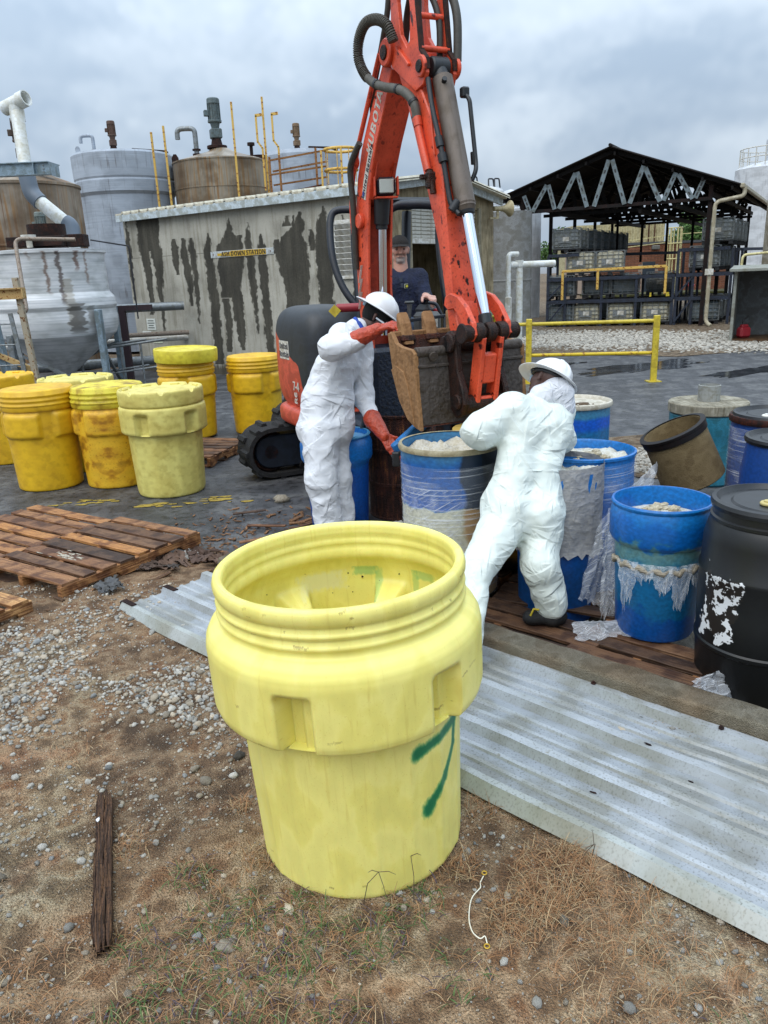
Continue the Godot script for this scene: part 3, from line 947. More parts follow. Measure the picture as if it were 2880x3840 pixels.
func make_tanks() -> void:
	mat("rust_dark", "#8a7468", 0.85, 0.1, T.rust, 1.2, T.b_fine, 1.0)
	mat("rusty", "#e8d4c4", 0.9, 0.1, T.rust, 0.8, T.b_fine, 1.0)
	mat("frp", "#a6b0bc", 0.6, 0.0, T.frp, 0.28, T.b_hstrk, 0.3)
	mat("frp_white", "#ccd0d4", 0.6, 0.0, T.frp, 0.35, T.b_hstrk, 0.25)
	mat("steel_stain", "#d8d4cc", 0.42, 0.35, T.stain, 0.22, T.b_mid, 0.3)
	mat("yellow_rust", "#cfab55", 0.7, 0.0, T.yrust, 0.9)
	mat("rust_rail", "#8a6238", 0.85, 0.1, T.yrust, 1.4)
	mat("brown_tank", "#d8d0c8", 0.75, 0.15, T.stain, 0.16, T.b_mid, 0.6)
	mat("blue_galv", "#8fa3b2", 0.5, 0.35, T.grime, 0.8)
	mat("couple", "#5f6b78", 0.5)
	var at := Vector3(-7.392, YA, -25.285)
	var t := thing("storage_tank", "tall grey fibreglass tank with a flared top left of the streaked building", "tank", at)
	var b := MB.new()
	b.lathe([Vector2(1.36, 0), Vector2(1.38, 4.3), Vector2(1.39, 4.46), Vector2(1.46, 4.55), Vector2(1.47, 4.85), Vector2(1.45, 4.9), Vector2(1.47, 4.95), Vector2(1.48, 5.58), Vector2(1.44, 5.64), Vector2(0.7, 5.72), Vector2(0, 5.75)], 56, 20)
	obj("shell", b, M.frp, t)
	b = MB.new()
	for k in 3:
		b.bar(Vector3(0.35, 5.78, -0.1 + k * 0.12), Vector3(1.35, 5.68, -0.1 + k * 0.12), 0.05, 0.1)
	obj("roof_beam", b, M.rust_dark, t)
	mat("faded_ink", "#7e848e", 0.8)
	for k in 2:
		put_mesh("faded_lettering", text_mesh(["EQUIPMENT", "CARE"][k], 0.1, 0.002), t, Transform3D(Basis(Vector3.UP, 0.35), Vector3(0.62 + 0.06 * k, 3.72 - 0.16 * k, 1.27)), M.faded_ink)
	b = MB.new()
	b.x = Transform3D(Basis(), Vector3(-1.0, 5.64, 0.9))
	b.ext([Vector2(-0.07, 0), Vector2(0.07, 0), Vector2(0.07, 0.12), Vector2(0.03, 0.18), Vector2(-0.03, 0.18), Vector2(-0.07, 0.12)], 0.03, 0.005)
	obj("lifting_lug", b, M.frp, t)
	agitator("agitator_motor", "rusty dark agitator motor on top of the grey fibreglass tank", at + Vector3(-0.2, 5.74, 0.1), 0.85, "#5d4a40", "agitator motors on the tanks")
	gooseneck("pale bent vent pipe on top of the grey fibreglass tank", at + Vector3(-0.72, 5.68, 0.3), 0.5, M.frp)
	at = Vector3(-4.43, YA, -25.2)
	t = thing("storage_tank", "stained stainless steel tank with rainbow streaks behind the building roof", "tank", at)
	b = MB.new()
	b.lathe([Vector2(1.44, 0), Vector2(1.44, 3.75), Vector2(1.455, 3.755), Vector2(1.455, 3.785), Vector2(1.44, 3.79), Vector2(1.44, 4.54), Vector2(1.455, 4.545), Vector2(1.455, 4.575), Vector2(1.44, 4.58), Vector2(1.44, 5.27), Vector2(1.46, 5.28), Vector2(1.46, 5.32), Vector2(1.42, 5.33), Vector2(0.42, 5.62), Vector2(0.25, 5.72), Vector2(0, 5.74)], 60, 20)
	obj("shell", b, M.steel_stain, t)
	b = MB.new()
	b.x = Transform3D(Basis(), Vector3(-1.25, 5.32, 0.55))
	b.ext([Vector2(-0.1, 0), Vector2(0.1, 0), Vector2(0.1, 0.12), Vector2(0.04, 0.22), Vector2(-0.04, 0.22), Vector2(-0.1, 0.12)], 0.04, 0.005)
	obj("lifting_lug", b, M.rust_dark, t)
	b = MB.new()
	b.cyl(Vector3(0.95, 5.42, 0.2), Vector3(0.95, 5.77, 0.2), 0.05, -1, 10)
	b.cyl(Vector3(0.95, 5.74, 0.2), Vector3(0.95, 5.82, 0.2), 0.11, -1, 12)
	b.cyl(Vector3(1.1, 5.4, -0.2), Vector3(1.1, 5.52, -0.2), 0.22, -1, 16)
	obj("nozzle", b, M.rust_dark, t)
	agitator("agitator_motor", "tall green-grey agitator motor on top of the stained steel tank", at + Vector3(-0.09, 5.72, 0.0), 1.36, "#5f7074", "agitator motors on the tanks")
	gooseneck("silver bent vent pipe on top of the stained steel tank", at + Vector3(-0.65, 5.52, 0.3), 0.72, M.galv)
	at = Vector3(-2.38, YA, -29.6)
	t = thing("storage_tank", "pale grey tank behind the yellow and rusty railings", "tank", at)
	b = MB.new()
	b.lathe([Vector2(1.37, 0), Vector2(1.37, 5.98), Vector2(1.3, 6.11), Vector2(0.6, 6.19), Vector2(0, 6.21)], 48, 20)
	obj("shell", b, M.frp, t)
	b = MB.new()
	for k in 3:
		b.bar(Vector3(0.3, 6.21, 0.3 + k * 0.12), Vector3(1.3, 6.15, 0.3 + k * 0.12), 0.06, 0.12)
	obj("roof_beam", b, M.rust_dark, t)
	agitator("agitator_motor", "brown and grey agitator motor above the railings", at + Vector3(-0.13, 6.19, 0.0), 0.9, "#7d6a52", "agitator motors on the tanks")
	at = Vector3(-8.55, YA, -20.3)
	t = thing("storage_tank", "brown weathered steel tank with a low cone roof at the far left", "tank", at)
	b = MB.new()
	b.lathe([Vector2(1.4, 0), Vector2(1.4, 2.9), Vector2(1.415, 2.91), Vector2(1.415, 2.95), Vector2(1.4, 2.96), Vector2(1.4, 4.25), Vector2(1.43, 4.26), Vector2(1.43, 4.32), Vector2(0.35, 4.75), Vector2(0, 4.78)], 56, 20)
	obj("shell", b, M.brown_tank, t)
	b = MB.new()
	for k in 3:
		b.bar(Vector3(0.2 + k * 0.2, 4.72 - k * 0.04, 0.7), Vector3(1.2 + k * 0.02, 4.5, 0.75 - k * 0.1), 0.08, 0.06)
	obj("roof_beam", b, M.rust_dark, t)
	agitator("agitator_motor", "dark agitator motor behind the white tee pipe", at + Vector3(0.3, 4.7, 0.2), 1.1, "#5a5048", "agitator motors on the tanks")
	agitator("pump_motor", "grey-green motor behind the white cone tank lid", Vector3(-6.5, 2.5, -16.2), 0.75, "#7c8a88")
	at = Vector3(-5.8, YA, -14.5)
	t = thing("cone_tank", "white stained cone-bottomed tank on grey steel legs", "tank", at)
	b = MB.new()
	b.lathe([Vector2(0.08, 0.35), Vector2(0.86, 1.0), Vector2(1.0, 1.12), Vector2(1.05, 1.25), Vector2(1.06, 1.42), Vector2(1.04, 1.55), Vector2(1.07, 1.62), Vector2(1.05, 1.75), Vector2(0.97, 1.85), Vector2(0.96, 2.4), Vector2(0.97, 2.5), Vector2(1.0, 2.51), Vector2(1.0, 2.56), Vector2(0.9, 2.57), Vector2(0.3, 2.62), Vector2(0, 2.62)], 56, 25)
	obj("shell", b, cone_skin(), t)
	b = MB.new()
	b.box(Vector3(0.95, 0.16, 0.3), Vector3(0.1, 2.7, 0.55), 0.01)
	b.box(Vector3(0.3, 0.2, 0.3), Vector3(0.72, 2.7, 0.4), 0.01)
	b.cyl(Vector3(0.1, 2.6, 0.1), Vector3(0.1, 3.0, 0.1), 0.32, -1, 20)
	obj("hatch", b, M.rust_dark, t)
	b = MB.new()
	b.cyl(Vector3(0.05, 2.6, 0.78), Vector3(0.05, 2.78, 0.78), 0.05, -1, 10)
	b.cyl(Vector3(0.05, 2.76, 0.78), Vector3(0.05, 2.8, 0.78), 0.12, -1, 12)
	obj("nozzle", b, M.white_paint, t)
	for k in 4:
		var a: float = [1.95, 0.55, 3.6, -0.8][k]
		b = MB.new()
		b.bar(Vector3(cos(a) * 1.13, 0, sin(a) * 1.13), Vector3(cos(a) * 1.13, 1.2 if k == 0 else 1.55, sin(a) * 1.13), 0.15, 0.1, 0.01)
		obj("leg", b, M.galv if k == 0 else M.blue_galv, t)
		var a2: float = [0.55, -0.8, 1.95, 3.6][k]
		b = MB.new()
		b.bar(Vector3(cos(a) * 1.1, 0.9, sin(a) * 1.1), Vector3(cos(a2) * 1.1, 0.1, sin(a2) * 1.1), 0.05, 0.05)
		obj("brace", b, M.galv, t)
	t = thing("vent_stack", "tall white pipe with a tee top and dark grey elbows", "pipe", Vector3(-6.3, 0, -15.5))
	var o := t.position
	var P := [Vector3(-6.472, 5.1, -15.848), Vector3(-6.384, 4.102, -15.565), Vector3(-6.316, 3.691, -15.438), Vector3(-6.173, 3.40, -15.361), Vector3(-5.581, 2.90, -15.198), Vector3(-5.526, 2.45, -15.102)]
	for k in 6:
		P[k] -= o
	b = MB.new()
	b.cyl(P[0] + Vector3(0, -0.1, 0), P[2], 0.115, -1, 18)
	obj("upper_pipe", b, M.pvc, t)
	b = MB.new()
	b.cyl(P[3], P[4], 0.125, -1, 18)
	b.cyl(P[4], P[5], 0.12, -1, 18)
	obj("lower_pipe", b, M.pvc, t)
	b = MB.new()
	b.tube(arc_path([P[2] + Vector3(0, 0.15, 0), P[2].lerp(P[3], 0.5) + Vector3(-0.02, -0.05, 0), P[3].lerp(P[4], 0.12)], 0.2), 0.15, 14)
	obj("elbow", b, M.couple, t)
	b = MB.new()
	b.tube(arc_path([P[4].lerp(P[3], 0.12), P[4] + Vector3(0.03, 0, 0), P[5] + Vector3(0, 0.22, 0)], 0.2), 0.148, 14)
	obj("elbow", b, M.couple, t)
	b = MB.new()
	var ta: Vector3 = P[0]
	var td := Vector3(0.85, 0.22, 0.3).normalized()
	b.x = Transform3D(Basis(td.cross(Vector3.BACK).normalized(), td, (td.cross(Vector3.BACK)).cross(td).normalized()), ta)
	b.lathe([Vector2(0.105, -0.28), Vector2(0.125, -0.28), Vector2(0.125, 0.1), Vector2(0.14, 0.11), Vector2(0.14, 0.27), Vector2(0.12, 0.27), Vector2(0.105, 0.24), Vector2(0.105, -0.28)], 24, 30)
	b.x = Transform3D.IDENTITY
	b.cyl(ta + Vector3(0, -0.3, 0), ta + Vector3(0, -0.05, 0), 0.13, -1, 18)
	obj("tee", b, M.pvc, t)
	t = thing("overhead_beam", "blue-grey steel platform beam in front of the white pipe", "beam", Vector3(-7.02, 3.76, -14.4), -0.03)
	b = MB.new()
	b.box(Vector3(3.2, 0.015, 0.5), Vector3(0, 0.1, -0.1))
	b.box(Vector3(3.2, 0.2, 0.012), Vector3(0, 0, 0.1))
	b.box(Vector3(3.2, 0.012, 0.16), Vector3(0, -0.1, 0.14))
	b.box(Vector3(0.012, 0.2, 0.4), Vector3(1.594, -0.004, -0.1))
	for k in 4:
		b.box(Vector3(0.012, 0.18, 0.07), Vector3(-0.9 + k * 0.75, 0, 0.142))
	obj("channel", b, M.blue_galv, t)
	b = MB.new()
	for k in 3:
		b.cyl(Vector3(1.5, -0.06 + k * 0.055, 0.106), Vector3(1.5, -0.06 + k * 0.055, 0.118), 0.016, -1, 6)
	obj("bolt", b, M.galv, t)
	t = thing("access_platform", "steel platform frame with a ladder at the left edge", "platform", Vector3(-5.5, YA, -11.9))
	b = MB.new()
	b.bar(Vector3(-0.1, 0, 0), Vector3(-0.42, 3.9, -0.1), 0.13, 0.1, 0.005)
	obj("post", b, M.blue_galv, t)
	b = MB.new()
	b.bar(Vector3(0.35, 0, 0.1), Vector3(0.24, 2.1, 0.05), 0.08, 0.08, 0.004)
	obj("post", b, mat("bare_steel", "#a49a86", 0.6, 0.3, T.rust if false else T.yrust, 1.2), t)
	b = MB.new()
	b.box(Vector3(1.9, 0.02, 0.12), Vector3(-0.6, 1.95, 0.1))
	b.box(Vector3(1.9, 0.14, 0.02), Vector3(-0.6, 1.88, 0.1))
	b.box(Vector3(1.9, 0.02, 0.12), Vector3(-0.6, 1.81, 0.1))
	b.box(Vector3(0.02, 0.14, 0.12), Vector3(0.35, 1.88, 0.1))
	obj("platform_beam", b, mat("cream_rust", "#b79a66", 0.7, 0.1, T.yrust, 1.6), t)
	b = MB.new()
	b.bar(Vector3(-1.2, 1.5, 0.05), Vector3(0.3, 0.75, 0.05), 0.07, 0.07)
	obj("brace", b, M.cream_rust, t)
	b = MB.new()
	b.box(Vector3(0.35, 0.9, 0.05), Vector3(-0.5, 2.15, 0.1))
	b.bar(Vector3(-0.65, 2.4, 0.13), Vector3(-0.2, 2.4, 0.13), 0.04, 0.04)
	b.bar(Vector3(-0.65, 1.95, 0.13), Vector3(-0.2, 1.95, 0.13), 0.04, 0.04)
	obj("guard_panel", b, mat("ochre", "#94742c", 0.75, 0.0, T.yrust, 1.2), t)
	var ld := MB.new()
	ld.bar(Vector3(-0.12, 0.0, 0.2), Vector3(-0.3, 1.6, 0.1), 0.03, 0.06)
	ld.bar(Vector3(0.26, 0.0, 0.2), Vector3(0.1, 1.6, 0.1), 0.03, 0.06)
	var lo := obj("ladder", ld, M.galv, t)
	for k in 5:
		b = MB.new()
		b.cyl(Vector3(-0.145 - 0.035 * k, 0.25 + k * 0.3, 0.18 - k * 0.02), Vector3(0.23 - 0.03 * k, 0.25 + k * 0.3, 0.18 - k * 0.02), 0.013, -1, 6)
		obj("rung", b, M.galv, lo)
	t = thing("conduit_pipe", "rusty bent conduit in front of the white cone tank", "pipe", Vector3(-5.2, 1.2, -12.6))
	b = MB.new()
	b.tube(arc_path([Vector3(0.34, 1.36, -0.8), Vector3(-0.56, 1.40, -0.6), Vector3(-0.28, 0.28, 0.04), Vector3(-0.42, 0.27, 0.04)], 0.14), 0.032, 10)
	obj("bent_pipe", b, mat("old_pipe", "#8e8377", 0.6, 0.2, T.yrust, 2.0), t)
	t = thing("air_line", "thin black pipe drop between the cone tank and the building", "pipe", Vector3(-4.6, 0, -15.0))
	b = MB.new()
	b.tube(arc_path([Vector3(-0.5, 2.62, 0.2), Vector3(0.12, 2.5, 0), Vector3(0.12, 1.2, 0)], 0.05), 0.015, 6)
	obj("thin_pipe", b, mat("black_pipe", "#22242a", 0.6), t)
	for k in 4:
		t = thing("process_pipe", ["upper grey insulated pipe behind the handrails", "thin rusty pipe behind the handrails", "white pipe behind the handrails", "lowest grey pipe behind the handrails"][k], "pipe", Vector3(-5.3, [1.35, 0.78, 0.66, 0.2][k], -16.6 - 0.2 * k))
		b = MB.new()
		b.cyl(Vector3(-2.6, 0, 0.6), Vector3(1.2, 0, -0.5), [0.09, 0.05, 0.06, 0.1][k], -1, 12)
		obj("pipe_run", b, [M.galv, M.old_pipe, M.white_paint, M.galv][k], t)
	t = thing("pipe_rack_post", "dark brown steel post behind the handrails", "post", Vector3(-5.05, YA, -15.9))
	b = MB.new()
	b.bar(Vector3.ZERO, Vector3(0, 1.5, 0), 0.12, 0.12)
	b.bar(Vector3(-0.3, 1.5, 0), Vector3(0.6, 1.5, 0), 0.1, 0.1)
	obj("post", b, mat("maroon", "#3a2a2e", 0.8), t)
	t = thing("platform_railing", "rusty yellow railings with a ladder cage above the building roof", "railing", Vector3(-2.0, 3.6, -22.9))
	var rl := func(a: Vector3, c: Vector3, r: float, m: Material, nm: String) -> void:
		var bb := MB.new()
		bb.bar(a - t.position, c - t.position, r, r)
		obj(nm, bb, m, t)
	for q in [[4.91, 5.12], [4.55, 4.72], [4.72, 4.93], [4.36, 4.53]]:
		var dz: float = 0.0 if q[0] in [4.91, 4.55] else -0.7
		rl.call(Vector3(-2.74, q[0], -22.92 + dz), Vector3(-1.2, q[1], -23.0 + dz), 0.045, M.rust_rail, "rail")
	for xx in [-2.72, -2.45, -1.45]:
		rl.call(Vector3(xx, 3.9, -22.9), Vector3(xx, 5.0 + (xx + 2.72) * 0.14, -22.9), 0.055, M.rust_rail, "post")
	rl.call(Vector3(-2.6, 4.0, -22.9), Vector3(-1.3, 4.2, -22.9), 0.12, M.rusty, "toe_board")
	b = MB.new()
	for k in 5:
		var a := PI * k / 4 + 0.2
		b.bar(Vector3(-0.78 + cos(a) * 0.42, 3.5, -23.0 + sin(a) * 0.42) - t.position, Vector3(-0.78 + cos(a) * 0.42, 5.12, -23.0 + sin(a) * 0.42) - t.position, 0.09, 0.02)
	b.bar(Vector3(-1.3, 3.5, -22.8) - t.position, Vector3(-1.3, 5.1, -22.8) - t.position, 0.09, 0.05)
	b.bar(Vector3(-0.75, 3.5, -22.6) - t.position, Vector3(-0.75, 5.1, -22.6) - t.position, 0.16, 0.05)
	obj("cage_bar", b, M.yellow_rust, t)
	for yy in [4.1, 4.6, 5.12]:
		b = MB.new()
		var pth := []
		for k in 17:
			var a := TAU * k / 16
			pth.append(Vector3(-0.78 + cos(a) * 0.44, yy, -23.0 + sin(a) * 0.44) - t.position)
		b.tube(pth, 0.04, 6, false)
		obj("cage_hoop", b, M.yellow_rust, t)
	var posts := [[-3.69, 6.463, -23.3, "yellow post beside the tall green-grey motor", 4.9], [-2.86, 6.575, -23.4, "tallest thin yellow post right of the stained tank", 4.2], [-5.588, 5.933, -23.243, "yellow post nearest the grey fibreglass tank", 4.6], [-5.95, 5.8, -23.3, "short yellow post behind the grey fibreglass tank top", 4.6]]
	for q in posts:
		t = thing("yellow_post", q[3], "post", Vector3(q[0], YA, q[2]), 0.0, "thin yellow posts above the tanks")
		b = MB.new()
		b.bar(Vector3.ZERO, Vector3(0, q[1] - YA, 0), 0.06, 0.05)
		obj("bar", b, M.yellow_rust, t)
	for k in 2:
		t = thing("ladder_rail", ["yellow hooked ladder rail with a rusty lower half", "yellow hooked ladder rail right of the tallest post"][k], "ladder", Vector3([-3.05, -2.6][k], 4.2, -23.3 + 0.1 * k), 0.0, "hooked ladder rails")
		b = MB.new()
		b.bar(Vector3(0.12, 0, 0), Vector3(0.12, 1.1, 0), 0.05, 0.05)
		b.bar(Vector3(0.12, 1.08, 0), Vector3(0.0, 1.25, 0), 0.05, 0.05)
		b.bar(Vector3(0, 1.23, 0), Vector3(0, 1.9, 0), 0.05, 0.05)
		b.bar(Vector3(-0.02, 1.9, 0), Vector3(0.17, 1.92, 0), 0.05, 0.07)
		obj("bar", b, M.yellow_rust if k == 1 else M.yellow_rust, t)
	for k in 3:
		t = thing("process_vessel", ["pale steel vessel with a clamped lid nearest the boom", "middle pale vessel with a clamped lid", "pale vessel at the shed eave"][k], "tank", Vector3([3.95, 4.85, 5.65][k], YA, [-33.4, -33.4, -33.4][k]), 0.0, "vessels with clamped lids")
		var hh: float = [5.05, 4.95, 4.8][k]
		b = MB.new()
		b.lathe([Vector2(0.5, 0), Vector2(0.5, hh - 0.1), Vector2(0.55, hh - 0.06), Vector2(0.55, hh), Vector2(0.5, hh + 0.02), Vector2(0.42, hh + 0.12), Vector2(0, hh + 0.22)], 32, 25)
		obj("shell", b, M.frp_white, t)
		if k < 2:
			for j in 2:
				b = MB.new()
				b.tube(arc_path([Vector3(-0.12 + j * 0.24, hh + 0.15, 0.2), Vector3(-0.1 + j * 0.24, hh + 0.5, 0.0), Vector3(0.1 + j * 0.24, hh + 0.5, -0.1), Vector3(0.16 + j * 0.24, hh + 0.15, -0.2)], 0.06), 0.03, 8)
				obj("lid_handle", b, M.black_pipe, t)
	t = thing("storage_tank", "grey weathered tank behind the white corner pipes", "tank", Vector3(4.0, YA, -23.6))
	b = MB.new()
	b.lathe([Vector2(0.62, 0), Vector2(0.62, 1.6), Vector2(0.635, 1.61), Vector2(0.635, 1.64), Vector2(0.62, 1.65), Vector2(0.62, 3.5), Vector2(0, 3.55)], 10, 5)
	obj("shell", b, mat("grey_tank", "#8b8d8e", 0.7, 0.2, T.stain if false else T.grime, 0.5), t)
	t = thing("storage_tank", "pale tank seen between the grey tank and the tote racks", "tank", Vector3(5.8, YA, -33.0))
	b = MB.new()
	b.lathe([Vector2(1.0, 0), Vector2(1.0, 4.2), Vector2(0, 4.3)], 32, 20)
	obj("shell", b, M.frp_white, t)

const ORD := ["first", "second", "third", "fourth", "fifth", "sixth", "seventh", "eighth"]

func tote(proto_dirty: int) -> Node3D:
	var t := thing("bulk_tote", "tote", "tote", Vector3.ZERO, 0.0, "caged bulk totes on the racks")
	var b := MB.new()
	b.box(Vector3(0.84, 0.6, 0.84), Vector3(0, 0.43, 0), 0.07)
	b.cyl(Vector3(0, 0.72, 0), Vector3(0, 0.78, 0), 0.1, -1, 14)
	obj("bottle", b, M["tote%d" % proto_dirty], t)
	b = MB.new()
	for k in 6:
		var y := 0.14 + k * 0.125
		for s in [-1.0, 1.0]:
			b.box(Vector3(0.9, 0.016, 0.016), Vector3(0, y, 0.442 * s))
			b.box(Vector3(0.016, 0.016, 0.9), Vector3(0.442 * s, y, 0))
	for k in 6:
		var x := -0.43 + k * 0.172
		for s in [-1.0, 1.0]:
			b.box(Vector3(0.016, 0.64, 0.016), Vector3(x, 0.45, 0.452 * s))
			b.box(Vector3(0.016, 0.64, 0.016), Vector3(0.452 * s, 0.45, x))
	obj("cage", b, M.cage, t)
	b = MB.new()
	for x in [-0.38, 0.0, 0.38]:
		b.box(Vector3(0.12, 0.09, 0.86), Vector3(x, 0.05, 0))
	b.box(Vector3(0.88, 0.03, 0.88), Vector3(0, 0.11, 0))
	obj("pallet_base", b, M.black_plastic, t)
	if proto_dirty < 2:
		b = MB.new()
		b.box(Vector3(0.42, 0.22, 0.006), Vector3(-0.05, 0.42, 0.463))
		obj("plate", b, M.cage, t)
		b = MB.new()
		b.box(Vector3(0.2, 0.13, 0.004), Vector3(-0.02, 0.43, 0.468))
		obj("paper_label", b, M.white_paint, t)
	return t

func make_shed() -> void:
	mat("black_plastic", "#26272b", 0.5, 0.0, T.grime, 2.0)
	mat("tote0", "#c8c6b6", 0.5, 0.0, T.white, 1.2)
	mat("tote1", "#8f979c", 0.5, 0.0, T.white, 1.2)
	mat("tote2", "#6e7a84", 0.5, 0.0, T.white, 1.2)
	mat("cage", "#8a9094", 0.5, 0.4, T.grime, 1.0)
	mat("dark_steel", "#2c2624", 0.75, 0.2, T.rust, 0.6)
	mat("blue_rack", "#2a3446", 0.65, 0.1, T.paintworn, 0.8)
	mat("brown_post", "#5c463c", 0.85, 0.1, T.rust, 0.8)
	mat("grey_angle", "#7c8a92", 0.55, 0.3, T.grime, 0.8)
	mat("dark_roof", "#46474b", 0.85, 0.1, T.rust, 0.4)
	mat("drain", "#b9b39f", 0.55, 0.0, T.grime, 0.9)
	var A := Transform3D(Basis(Vector3.UP, -0.3278), Vector3(4.874, YA, -26.498))
	var SH := 0.2
	var L := func(x: float, y: float, z: float) -> Vector3: return Vector3(x - SH * z, y, z)
	var t := thing("storage_shed", "open steel shed with a dark gable roof and pale lattice trusses", "shed")
	t.transform = A
	var zb := -12.5
	for sd in 2:
		var ra := PackedVector3Array()
		var rb := PackedVector3Array()
		var rows := []
		var x0: float = -0.85 if sd == 0 else 6.45
		for lay in [0.0, 0.03]:
			ra = PackedVector3Array()
			rb = PackedVector3Array()
			for k in 121:
				var z := 0.45 + (zb - 0.45) * k / 120.0
				var w := 0.02 * (1 if k % 2 else 0)
				ra.append(L.call(x0, 4.02 + w + lay, z))
				rb.append(L.call(2.75, 5.33 + w + lay, z))
			rows.append([ra, rb])
		var b := MB.new()
		for k in 120:
			b.face([rows[1][0][k], rows[1][0][k + 1], rows[1][1][k + 1], rows[1][1][k]], Vector3.UP)
			b.face([rows[0][0][k], rows[0][0][k + 1], rows[0][1][k + 1], rows[0][1][k]], Vector3.DOWN)
		b.face([rows[0][0][0], rows[0][1][0], rows[1][1][0], rows[1][0][0]], Vector3.BACK)
		obj("roof", b, M.dark_roof, t)
	var b := MB.new()
	b.cyl(L.call(2.75, 5.38, 0.5), L.call(2.75, 5.38, zb), 0.05, -1, 8)
	obj("ridge_cap", b, M.dark_roof, t)
	b = MB.new()
	b.bar(L.call(6.5, 4.0, 0.45), L.call(6.5, 4.0, zb), 0.12, 0.12, 0.02)
	obj("gutter", b, M.drain, t)
	b = MB.new()
	b.tube(arc_path([Vector3(6.5, 3.95, 0.35), Vector3(6.5, 3.72, 0.35), Vector3(5.72, 3.6, 0.35), Vector3(5.72, 0.14, 0.3), Vector3(5.86, 0.03, 0.5)], 0.16), 0.06, 10)
	obj("downpipe", b, M.drain, t)
	b = MB.new()
	b.box(Vector3(0.24, 0.18, 0.02), Vector3(5.7, 1.62, 0.43), 0.003)
	obj("notice", b, M.white_paint, t)
	for f in 6:
		var z: float = 0.1 - f * 2.5
		var m: Material = M.grey_angle if f == 0 else M.dark_steel
		b = MB.new()
		b.bar(L.call(-0.75, 4.0, z), L.call(2.75, 5.24, z), 0.08, 0.1)
		b.bar(L.call(2.75, 5.24, z), L.call(6.35, 4.0, z), 0.08, 0.1)
		obj("top_chord", b, M.dark_steel, t)
		b = MB.new()
		b.bar(L.call(-0.1, 3.66, z), L.call(5.65, 3.72, z), 0.1, 0.1)
		obj("bottom_chord", b, M.brown_post if f == 0 else M.dark_steel, t)
		var wb := [[0.1, 4.15, 0.3, 3.66], [0.81, 4.42, 0.38, 3.66], [0.86, 4.42, 1.07, 3.69], [1.68, 4.7, 1.2, 3.7], [1.73, 4.73, 2.06, 3.7], [2.66, 5.0, 2.27, 3.7], [2.76, 5.0, 3.18, 3.71], [3.68, 4.76, 3.33, 3.72], [3.73, 4.7, 4.21, 3.72], [4.61, 4.5, 4.31, 3.74], [4.68, 4.45, 5.13, 3.74], [5.4, 4.25, 5.2, 3.75]]
		for q in wb:
			b = MB.new()
			b.bar(L.call(q[0], q[1], z + 0.09), L.call(q[2], q[3], z + 0.09), 0.13, 0.025, 0.0, Vector3.BACK)
			var o := obj("web_member", b, m, t)
			if f == 0:
				b = MB.new()
				for s in [0.25, 0.5, 0.78]:
					var c: Vector3 = L.call(lerpf(q[0], q[2], s), lerpf(q[1], q[3], s), z + 0.105)
					b.x = Transform3D(Basis(Vector3.BACK, atan2(q[0] - q[2], q[3] - q[1])), c)
					b.box(Vector3(0.045, 0.1, 0.004))
				obj("slot", b, M.dark_inside, o)
	for k in 9:
		b = MB.new()
		var x: float = -0.5 + k * 0.84
		var y: float = 5.2 - absf(x - 2.75) * 0.355
		b.bar(L.call(x, y, 0.35), L.call(x, y, zb), 0.06, 0.1)
		obj("purlin", b, M.dark_steel, t)
	for q in [[-0.05, 3.85], [5.62, 3.85], [1.2, 3.55], [3.6, 3.5], [4.6, 3.6]]:
		b = MB.new()
		b.bar(L.call(q[0], q[1], 0.0), L.call(q[0], q[1], zb), 0.1, 0.12)
		obj("long_beam", b, M.dark_steel, t)
	for f in 5:
		var z: float = -f * 2.9
		for x in [0.0, 5.6]:
			b = MB.new()
			b.bar(L.call(x, 0, z), L.call(x, 4.1, z), 0.12, 0.12, 0.0, Vector3.BACK)
			obj("post", b, M.brown_post if f == 0 else M.dark_steel, t)
	b = MB.new()
	for f in 4:
		b.bar(L.call(1.55 + f * 0.9, 3.6, -6.0), L.call(1.55 + f * 0.9, 2.0, -6.0), 0.09, 0.09, 0.0, Vector3.BACK)
	obj("hanger", b, M.dark_steel, t)
	for k in 2:
		var rk := thing("tote_rack", ["dark blue steel rack under the left totes", "dark steel rack under the right totes"][k], "rack")
		rk.transform = A
		var xs: Array = [[0.68, 1.25, 2.42, 3.5, 4.62], [4.72, 5.2, 6.3]][k]
		for x in xs:
			for z in [-0.55, -1.55, -3.2]:
				b = MB.new()
				b.bar(L.call(x, 0, z), L.call(x, 2.3 if x < 1.0 or k == 1 else 1.58, z), 0.08, 0.08, 0.0, Vector3.BACK)
				obj("post", b, M.blue_rack, rk)
		for y in [0.82, 1.54]:
			for z in [-0.52, -1.52]:
				b = MB.new()
				b.bar(L.call(xs[0], y, z), L.call(xs[xs.size() - 1], y, z), 0.06, 0.11)
				obj("beam", b, M.blue_rack, rk)
		b = MB.new()
		b.bar(L.call(xs[0], 2.3, -0.52), L.call(xs[0] + (1.0 if k == 0 else 1.5), 2.3, -0.52), 0.06, 0.1)
		b.bar(L.call(xs[0], 2.3, -1.5), L.call(xs[0] + (3.0 if k == 0 else 2.0), 2.3, -6.5), 0.06, 0.1)
		obj("beam", b, M.blue_rack, rk)
		for q in [[xs[0], 0.1, xs[1], 0.8], [xs[1], 1.5, xs[0], 0.9]]:
			b = MB.new()
			b.bar(L.call(q[0], q[1], -0.5), L.call(q[2], q[3], -0.5), 0.05, 0.05)
			obj("brace", b, M.blue_rack, rk)
		b = MB.new()
		b.box(Vector3(0.05, 0.02, 0.02))
